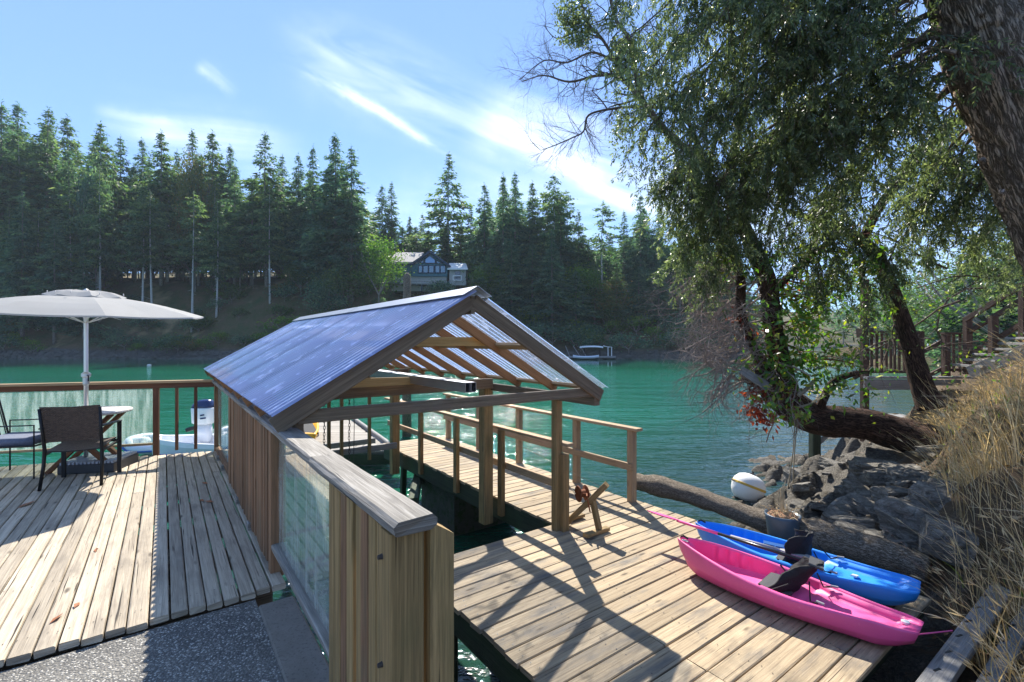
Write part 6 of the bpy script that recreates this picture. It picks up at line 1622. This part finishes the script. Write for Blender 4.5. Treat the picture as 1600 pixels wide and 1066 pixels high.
def broadleaf(seed, mat, HT, width, nclump, nleaf, ls=.35, trunk=True):
    rng = np.random.default_rng(seed); rnd = random.Random(seed); root = thing('broadleaf_tree', (0, 0, 0), 'far shore broadleaf', 'tree')
    mb = MB(); 
    for k in range(5):
        a = rnd.random()*6.28; mb.tube([Vector((0, 0, 0)), Vector((.1, 0, HT*.3)), Vector((math.cos(a)*width*.25, math.sin(a)*width*.25, HT*.6)), Vector((math.cos(a)*width*.36, math.sin(a)*width*.36, HT*.85))], [.03*HT*.5, .025*HT*.5, .014*HT*.5, .004*HT], 6)
    mb.build('trunk', 'far_bark', root, smooth=True); C = []; Rn = []
    for k in range(nclump):
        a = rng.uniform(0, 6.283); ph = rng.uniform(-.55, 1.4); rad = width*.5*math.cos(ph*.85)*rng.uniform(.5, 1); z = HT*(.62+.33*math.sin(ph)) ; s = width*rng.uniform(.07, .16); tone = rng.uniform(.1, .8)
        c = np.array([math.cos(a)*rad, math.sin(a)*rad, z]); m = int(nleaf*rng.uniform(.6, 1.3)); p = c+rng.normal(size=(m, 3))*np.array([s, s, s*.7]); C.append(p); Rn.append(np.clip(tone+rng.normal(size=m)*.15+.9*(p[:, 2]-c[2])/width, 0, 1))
    C = np.concatenate(C); Rn = np.concatenate(Rn); D = rng.normal(size=C.shape); v, q = leaves(C, D, rng.uniform(.7, 1.3, len(C))*ls, rng.uniform(.5, .8, len(C))*ls, rng)
    npmesh('crown', v, q, mat, root, rnd=Rn); return root
MODELS = [conifer(1, 'fir_needles', .26, 6.4, .30, 1.0), conifer(2, 'fir_needles_blue', .18, 5.6, .38, 1.0, .9), conifer(3, 'fir_needles', .36, 6.6, .22, .9, 1.15, .4, True, .15),
          conifer(4, 'fir_needles_blue', .16, 4.4, .35, 1.1, .85), conifer(5, 'fir_needles', .42, 6.4, .15, .85, .7, .6, True, .3), conifer(6, 'fir_needles_blue', .10, 5.8, .42, 1.0, 1.0),
          conifer(7, 'fir_needles', .22, 7.0, .28, .9, 1.05, .3, False, .2), conifer(8, 'fir_needles', .52, 5.6, .10, .8, .55, .8, True, .35)]
for _m in MODELS: pass
BROAD = [broadleaf(20, 'broad_leaves', 12, 9, 60, 90), broadleaf(21, 'shrub_leaves', 8, 8, 40, 80), broadleaf(22, 'rust_foliage', 14, 10, 55, 90), broadleaf(23, 'fir_needles_blue', 9, 8, 45, 90)]
BUSH = [broadleaf(30, 'shrub_leaves', 2.6, 3.6, 16, 50, .24), broadleaf(31, 'broad_leaves', 2.4, 3.0, 14, 50, .22), broadleaf(32, 'fir_needles_blue', 3.2, 4.2, 18, 50, .28), broadleaf(33, 'rust_foliage', 2.2, 3.2, 14, 45, .2)]
used = set()
def place(model, x, y, ht, label, group=None, native=30.0, wide=1.0, name=None, cat=None, z=None):
    z0 = (hill(x, y) if z is None else z)-.3; s = ht/native; rz = random.random()*6.28
    if id(model) not in used:
        used.add(id(model)); o = model; o.location = (x, y, z0); o.rotation_euler = (0, 0, rz); o.scale = (s*wide, s*wide, s); o['label'] = label
        if group: o['group'] = group
    else: o = copy_thing(model, (x, y, z0), rz, (s*wide, s*wide, s), label, group)
    if not group and 'group' in o: del o['group']
    if cat: o['category'] = cat
    if name: o.name = name
    return o
def topat(px, py, Y): return H + (533-py)/745*Y
random.seed(31)
# the trees whose tops make the skyline: px, py of the top, distance, model, width factor, label
SKY = [(2, 160, 96, 5, 1.0, 'tallest dark fir, cut off by the left edge of the picture'), (28, 162, 104, 1, .9, 'slim fir second from the left edge on the skyline'), (76, 170, 98, 6, .9, 'tall open branched fir above the left end of the parasol'),
 (105, 182, 106, 0, .9, 'full fir close behind the open one left of the parasol peak'), (153, 192, 97, 2, .9, 'high fir above the parasol peak with ragged tip'), (188, 214, 104, 3, .9, 'narrow fir just right of the parasol peak'),
 (222, 218, 110, 1, .8, 'small pointed fir top between two taller ones above the parasol'), (252, 206, 100, 0, .95, 'pointed fir above the right half of the parasol'), (276, 236, 108, 3, .8, 'low pointed fir top left of the rust coloured arbutus crown'),
 (302, 205, 103, 6, .8, 'left of the twin firs rising above the rust coloured crown'), (332, 206, 105, 0, .9, 'right of the twin firs rising above the rust coloured crown'), (360, 228, 108, 1, .8, 'short fir in the gap right of the twin firs'),
 (417, 209, 97, 6, 1.0, 'broad open fir standing left of the three spires'), (441, 243, 104, 3, .9, 'small fir between the broad open fir and the three spires'), (466, 242, 100, 1, .8, 'left one of the three spires in the middle'),
 (489, 228, 97, 5, .75, 'slender spire left of the tallest middle fir'), (524, 211, 95, 1, .95, 'tallest fir of the middle group, dark and pointed'), (549, 230, 94, 3, 1.0, 'narrow fir with drooping right side closing the middle group'),
 (597, 290, 118, 1, .9, 'left fir of the small pair in the sky gap'), (612, 285, 120, 3, .85, 'right fir of the small pair in the sky gap'), (640, 338, 122, 0, .8, 'low fir behind the house roof left of the gable'),
 (660, 335, 124, 1, .8, 'low fir directly behind the house gable'), (703, 239, 108, 2, .95, 'tall open fir standing alone right of the teal house'), (735, 320, 104, 3, .7, 'thin dead topped fir beside the lone tall fir'),
 (757, 288, 98, 1, .9, 'bushy fir left of the green twin spires'), (786, 272, 96, 5, .8, 'left green twin spire above the shed ridge'), (805, 270, 97, 3, .9, 'right green twin spire above the shed ridge'),
 (832, 284, 100, 0, .8, 'rounded fir right of the green twin spires'), (862, 274, 96, 4, .8, 'open crowned fir with flat top right of centre'), (882, 300, 100, 7, .8, 'low wide fir beside the open crowned one'),
 (905, 330, 98, 6, .8, 'short fir in the dip before the flat topped pine'), (942, 314, 95, 7, .85, 'flat topped pine with bare upper trunk'), (975, 330, 97, 3, .8, 'short fir right of the flat topped pine'),
 (1001, 303, 94, 5, .9, 'dense fir left of the near crown'), (1030, 322, 95, 1, .9, 'fir partly hidden by the near bare twigs'), (1062, 335, 93, 6, .9, 'fir showing beneath the near crown'), (1092, 345, 96, 0, .9, 'last far shore fir before the near trunk'),
 (1125, 350, 97, 5, .9, 'dark fir seen between the two stems of the leaning arbutus'), (566, 330, 104, 0, .7, 'lower fir at the right foot of the middle group')]
for (px, py, Y, m, w, lb) in SKY:
    x = (px-800)/745*Y; zt = topat(px, py, Y); place(MODELS[m], x, Y, zt-hill(x, Y)+.3, lb, wide=w*1.15)
# pale trunks standing on the bare bank
BANKT = [(156, 262, 91, 2, 'tall pale trunked fir on the bank with a white sign at its foot'), (112, 300, 95, 7, 'fir on the bank whose bare trunk stands above the parasol left half'), (222, 290, 92, 4, 'leaning pale trunk pair on the open bank, left one'), (238, 300, 92, 4, 'leaning pale trunk pair on the open bank, right one'),
 (300, 300, 90, 7, 'leaning pale trunk at the right tip of the parasol'), (338, 310, 91, 2, 'pale trunk with hanging roots right of the parasol tip'), (422, 285, 93, 2, 'pale straight trunk on the bank above the shed roof'), (60, 330, 90, 4, 'low bending pine at the water left of the parasol'), (15, 320, 90, 6, 'dark low fir overhanging the water at the left edge'), (375, 330, 95, 0, 'shaded fir between the pale trunks and the middle group')]
for (px, py, Y, m, lb) in BANKT:
    x = (px-800)/745*Y; zt = topat(px, py, Y); place(MODELS[m], x, Y, zt-hill(x, Y)+.3, lb, wide=.8)
for (px, py, Y, m, w_, lb) in ((1520, 360, 40, 1, 1.5, 'dark conifer rising behind the gap left of the stairs'), (1580, 330, 36, 5, 1.5, 'dark conifer behind the upper stair handrail'), (1640, 300, 34, 6, 1.5, 'dark conifer at the right edge behind the big fir trunk'), (1410, 425, 62, 3, 1.6, 'dark narrow conifer behind the platform pickets'),
   (35, 300, 88, 5, 1.1, 'low branched fir sweeping down to the water near the left edge'), (85, 340, 87, 1, 1.1, 'low branched fir at the water under the left half of the parasol'), (130, 395, 87, 5, 1.2, 'small dark fir at the waterline beside the parasol pole')):
    x = (px-800)/745*Y; g = hill(x, Y) if px < 800 else -.5; place(MODELS[m], x, Y, topat(px, py, Y)-g, lb, wide=w_, z=g)
# the mass of the forest between them
def zone(px):
    if px < 380: return ('dark fir in the dense forest behind the parasol', 'forest firs behind the parasol')
    if px < 600: return ('dark fir in the dense forest left of the teal house', 'forest firs left of the teal house')
    if px < 900: return ('dark fir in the dense forest right of the teal house', 'forest firs right of the teal house')
    return ('dark fir in the dense forest behind the leaning arbutus', 'forest firs behind the leaning arbutus')
def skyline(px):
    b = 400
    for s in SKY: b = min(b, s[1] + abs(px-s[0])*1.6)
    return b
for row, (Y0, Y1, step) in enumerate(((88, 92, 32), (96, 102, 24), (106, 114, 22), (118, 128, 26))):
    px = -30 + row*7
    while px < 1150:
        Y = random.uniform(Y0, Y1); x = (px-800)/745*Y; gap = 585 < px < 735
        top = skyline(px) + random.uniform(12, 70) + (55 if row == 0 else 0)
        if 560 < px < 740: top = max(top, 352 if row > 1 else 500)
        if row == 0 and (px < 570): px += step; continue
        if row == 1 and 595 < px < 745: px += step; continue
        if row < 2 and px < 470 and random.random() < .3: px += step; continue
        zt = topat(px, top, Y); ht = zt-hill(x, Y)
        if ht > 7:
            lb, g = zone(px); m = random.choice([0, 1, 3, 5, 6, 1, 5] if px > 600 else [0, 1, 2, 6, 4, 0, 3]); place(MODELS[m], x, Y, ht, lb, g, wide=random.uniform(.95, 1.3)*min(1.6, 24/ht if ht < 24 else 1))
        px += step*random.uniform(.8, 1.25)
# trees on the far right shore beyond the channel and behind the platform
for k in range(34):
    px = 1140 + k*14 + random.uniform(-5, 5); Y = random.uniform(195, 225) if px > 1340 else random.uniform(110, 160); x = (px-800)/745*Y
    if px <= 1340: Y = max(Y, shore_y(x)+6)
    py = random.uniform(425, 470) if px > 1340 else random.uniform(360, 420); zt = topat(px, py, Y); g = hill(x, max(Y, shore_y(x)+4)); Y = max(Y, shore_y(x)+4)
    place(MODELS[random.choice([0, 1, 3, 5, 6])], x, Y, max(8, zt-g), 'distant fir on the far right shore beyond the channel' if px > 1340 else 'distant fir on the point behind the leaning arbutus', 'distant firs on the right shore' if px > 1340 else 'distant firs on the point', wide=1.4)
BROADF = [(broadleaf(40, 'shrub_leaves', 10, 9, 34, 120, .16), 10), (broadleaf(41, 'fir_needles_blue', 10, 8, 34, 120, .16), 10), (broadleaf(42, 'fir_needles', 10, 10, 36, 110, .16), 10)]
for i, (px, py, Y, m, lb) in enumerate(((1395, 430, 60, 1, 'dark tree over the water behind the left platform railing'), (1440, 440, 70, 5, 'dark tree seen right of the leaning trunk above the channel'), (1500, 425, 48, 3, 'tree behind the platform gap left of the stairs'),
   (1545, 400, 40, 6, 'leafy tree behind the stair post'), (1590, 370, 34, 0, 'leafy tree behind the stairs at the right edge'), (1620, 400, 44, 1, 'leafy tree cut off by the right edge behind the stairs'), (1470, 450, 85, 0, 'small far tree behind the platform gap'), (1360, 420, 75, 5, 'leafy tree on the point behind the tall platform post'))):
    x = (px-800)/745*Y; g = -.5; zt = topat(px, py, Y)
    b_ = BROADF[m % 3]; place(b_[0], x, Y, zt-g, lb, z=g, native=b_[1], wide=1.5)
mb = MB()
for (px0, px1, Y) in ((1345, 1420, 75), (1480, 1760, 46)): 
    mb.lathe(Vector(((((px0+px1)/2-800)/745)*Y, Y+6, -1)), [((px1-px0)/745*Y*.62, 0), ((px1-px0)/745*Y*.55, 1.6), ((px1-px0)/745*Y*.3, 2.8), (0, 3.2)], 24)
tag(mb.build('headland', 'hillside'), kind='structure')
# broadleaf trees and sunlit clumps
BR = [(592, 378, 91, 0, 13, 'bright green broadleaf tree left of the teal house', 1.0), (305, 250, 99, 2, 20, 'rust and yellow tinted arbutus crown among the firs', .9), (25, 385, 100, 0, 9, 'sunlit yellow green broadleaf tree at the left edge', 1.0), (350, 385, 100, 0, 9, 'bright yellow green tree in the clearing right of the parasol tip', 1.0),
 (395, 395, 97, 1, 8, 'pale shrubby tree on the sunlit rim of the bank', 1.0), (150, 280, 93, 3, 17, 'pale blue green young fir like crown left of the pale trunk', .6), (470, 415, 95, 1, 8, 'leafy tree under the middle firs', 1.0), (540, 420, 92, 1, 9, 'grey green leafy tree beside the bright broadleaf tree', 1.0),
 (905, 420, 92, 0, 8, 'sunlit green clump deep in the trees above the landing stage', 1.0), (960, 440, 90, 2, 8, 'dry tinted clump on the rocky slope right of the landing stage', 1.0), (760, 420, 93, 0, 8, 'small sunlit leafy tree right of the shed ridge', 1.0), (690, 440, 92, 3, 9, 'dark leafy tree in front of the teal house deck', 1.0),
 (510, 440, 90, 3, 8, 'dark leafy tree low on the bank above the shed roof', 1.0)]
for (px, py, Y, m, ht, lb, w) in BR:
    x = (px-800)/745*Y; zt = topat(px, py, Y); g = hill(x, Y); h_ = zt-g
    h_ = max(h_, 5); place(BROAD[m], x, Y, h_, lb, native=(12, 8, 14, 9)[m], wide=w*(min(1.0, 12/h_) if h_ > 12 else 1.1))
for Y0, step in ((104, 20), (113, 17), (124, 22)):
    px = -25
    while px < 1130:
        if not 590 < px < 740:
            Y = Y0+random.uniform(-4, 4); x = (px-800)/745*Y; m = random.choice([1, 3, 3, 1, 3, 0]); ht = random.uniform(6, 10)
            place(BROAD[m], x, Y, ht, 'leafy understory tree filling the gaps between the fir trunks', 'understory trees between the fir trunks', native=(12, 8, 14, 9)[m], wide=random.uniform(1.1, 1.5))
        px += step*random.uniform(.8, 1.3)
for k in range(210):
    px = random.uniform(-20, 1110); s = random.uniform(1.0, 24); 
    Yg = shore_y((px-800)/745*84)+s; x = (px-800)/745*Yg
    dense = px > 440
    if not dense and random.random() < .1: continue
    m = random.choice([0, 2, 2, 3, 1] if not dense else [2, 0, 2, 1, 2]); ht = random.uniform(1.2, 2.8)*(1.5 if dense else 1.15)
    lb, g = (('low shrub on the open bank below the left forest', 'shrubs on the open left bank') if not dense else ('leafy shrub crowding the far bank under the firs', 'shrubs under the firs on the far bank'))
    place(BUSH[m], x, Yg, ht, lb, g, native=(2.6, 2.4, 3.2, 2.2)[m], wide=random.uniform(1, 1.6), name='shrub', cat='shrub')
# sign on the pale trunk
mb = MB(); q = P(156, 536, 90.6); mb.beam(q-Vector((.35, 0, 0)), q+Vector((.35, 0, 0)), .06, .8, Z, .02); tag(mb.build('notice_board', 'white_plastic'), 'small white notice board at the foot of the pale trunked fir', 'sign')

# --- houses
th = thing('house', Vector((-16.5, 98, 12)), 'teal house with a big glazed gable standing on the far bank above the shed', 'house')
def B(px, py, Y): return P(px, py, Y)
HY = 96.0
mb = MB(); a = B(612, 434, HY); b = B(698, 434, HY); g0 = B(612, 411, HY); 
mb.prism([B(612, 432, HY), B(650, 432, HY), B(650, 411, HY), B(612, 411, HY)], 8, Vector((0, 1, 0))); mb.build('wall', 'house_teal', th)
mb = MB(); mb.prism([B(644, 432, HY-.6), B(699, 432, HY-.6), B(699, 414, HY-.6), B(671.5, 396, HY-.6), B(644, 412, HY-.6)], 9, Vector((0, 1, 0))); mb.build('gable_wall', 'house_teal', th)
mb = MB(); mb.prism([B(608, 412, HY-.9), B(652, 412, HY-.9), B(662, 397, HY+4), B(618, 397, HY+4)], .35, Z); mb.build('roof', 'house_roof_grey', th)
for (p, q) in (((672, 393.5), (642, 413.5)), ((672, 393.5), (702, 415.5))):
    mb = MB(); a = B(*p, HY-1.2); b = B(*q, HY-1.2); dd = b-a; mb.beam(a+Vector((0, 5, 0)), b+Vector((0, 5, 0)), 10.5, .45, Z, .05); mb.build('gable_roof', 'house_trim', th)
def win(px0, px1, py0, py1, Y=HY-.68, poly=None, glass='window_glass'):
    f = MB(); pts = poly or [(px0, py1), (px1, py1), (px1, py0), (px0, py0)]
    w = [B(x, y, Y) for x, y in pts]; n_ = len(w)
    for i in range(n_): f.beam(w[i], w[(i+1) % n_], .18, .18, Vector((0, 1, 0)), .02)
    fo = f.build('window', 'house_trim', th); g = MB(); g.prism([B(x, y, Y-.02) for x, y in pts], .05, Vector((0, 1, 0))); g.build('pane', glass, fo)
for (x0, x1) in ((654, 660), (661, 669), (670, 678), (680, 687), (688, 696)): win(x0, x1, 415, 426.5)
win(0, 0, 0, 0, poly=[(654, 411), (662, 411), (662, 406)], glass='window_glass'); win(0, 0, 0, 0, poly=[(664, 411.5), (680, 411.5), (680, 406), (671.5, 399.5), (664, 405)], glass='painted_sky_glass'); win(0, 0, 0, 0, poly=[(682, 412), (692, 412), (682, 407)], glass='window_glass')
win(623, 634, 415, 420, Y=HY-.1)
mb = MB(); mb.beam(B(608, 443, HY-1.5), B(702, 446, HY-1.5), 3, .3, Z); mb.build('deck', 'timber_grey', th)
mb = MB(); mb.prism([B(612, 455, HY), B(698, 455, HY), B(698, 432.5, HY), B(612, 432.5, HY)], 6, Vector((0, 1, 0))); mb.build('lower_wall', 'house_grey', th)
for i in range(12):
    x = lerp(609, 701, i/11); mb = MB(); mb.beam(B(x, 446, HY-2.9), B(x, 439, HY-2.9), .12, .12, Vector((0, 1, 0))); mb.build('deck_post', 'timber_grey', th)
mb = MB(); mb.beam(B(609, 439, HY-2.9), B(701, 441, HY-2.9), .12, .15, Z); mb.build('deck_rail', 'timber_grey', th)
for x in (640, 659, 680): mb = MB(); mb.beam(B(x, 456, HY-2.6), B(x, 446, HY-2.6), .25, .25, Vector((0, 1, 0))); mb.build('deck_pillar', 'house_trim', th)
h2 = thing('house', Vector((-11, 97, 12)), 'grey cabin with pale metal roof partly hidden right of the teal house', 'house')
mb = MB(); mb.prism([B(702, 446, HY), B(728, 446, HY), B(728, 421, HY), B(702, 421, HY)], 6, Vector((0, 1, 0))); mb.build('wall', 'house_grey', h2)
mb = MB(); mb.prism([B(699, 421.5, HY-1), B(731, 421.5, HY-1), B(728, 413, HY+3), B(702, 413, HY+3)], .25, Z); mb.build('roof', 'house_white', h2)
mb = MB(); mb.prism([B(711, 439, HY-.1), B(719, 439, HY-.1), B(719, 424, HY-.1), B(711, 424, HY-.1)], .08, -Vector((0, 1, 0))); mb.build('window', 'window_dark', h2)
for (a, b) in (((708, 431), (721, 431)), ((708, 438), (721, 438)), ((708, 431), (708, 438)), ((721, 431), (721, 438))): mb = MB(); mb.beam(B(*a, HY-1.2), B(*b, HY-1.2), .15, .15, Vector((0, 1, 0))); mb.build('balcony_rail', 'house_white', h2)
h3 = thing('house', Vector((-78, 103, 16)), 'white walled house mostly hidden by the trunks above the parasol', 'house')
mb = MB(); mb.prism([B(168, 415, 104), B(262, 415, 104), B(262, 403, 104), B(168, 403, 104)], 8, Vector((0, 1, 0))); mb.build('wall', 'house_white', h3)
mb = MB(); mb.prism([B(160, 404, 103), B(270, 404, 103), B(255, 386, 110), B(170, 386, 110)], .4, Z); mb.build('roof', 'house_roof_grey', h3)
for x in (182, 205, 232, 250): mb = MB(); mb.prism([B(x, 413, 103.9), B(x+8, 413, 103.9), B(x+8, 405, 103.9), B(x, 405, 103.9)], .1, -Vector((0, 1, 0))); mb.build('window', 'window_dark', h3)
# far right float
ff = thing('floating_dock', P(1475, 548, 170), 'distant pale float with white railings far up the channel behind the platform', 'dock')
q = P(1475, 548, 150); mb = MB(); mb.beam(Vector((P(1405, 0, 150).x, 150, .5)), Vector((P(1478, 0, 150).x, 150, .5)), 3, .8, Z, .1); mb.build('float', 'house_white', ff)
for i in range(5): x = P(1430+i*10, 0, 149).x; mb = MB(); mb.beam(Vector((x, 149, .7)), Vector((x, 149, 3.2)), .3, .3, Vector((0, 1, 0))); mb.build('rail_post', 'house_white', ff)
mb = MB(); mb.beam(Vector((P(1430, 0, 149).x, 149, 3.2)), Vector((P(1472, 0, 149).x, 149, 3.0)), .3, .4, Z); mb.build('railing', 'house_white', ff)

# ================================================================ AIR
mb = MB(); mb.prism([Vector((-290, -320, -6)), Vector((360, -320, -6)), Vector((360, 420, -6)), Vector((-290, 420, -6))], 90, Z)
n = NT('shadow_lift_air'); pv = n.n('ShaderNodeVolumePrincipled', {'Color': (.80, .90, 1.0, 1), 'Density': .0003, 'Anisotropy': 0.0}); n.t.links.new(pv.outputs[0], n.out.inputs['Volume'])  # thin scattering volume added to lift the dark tones of the far forest
hz = mb.build('shadow_lift_haze', 'shadow_lift_air'); tag(hz, 'thin pale air added to lift the shadows of the far shore', kind='stuff')
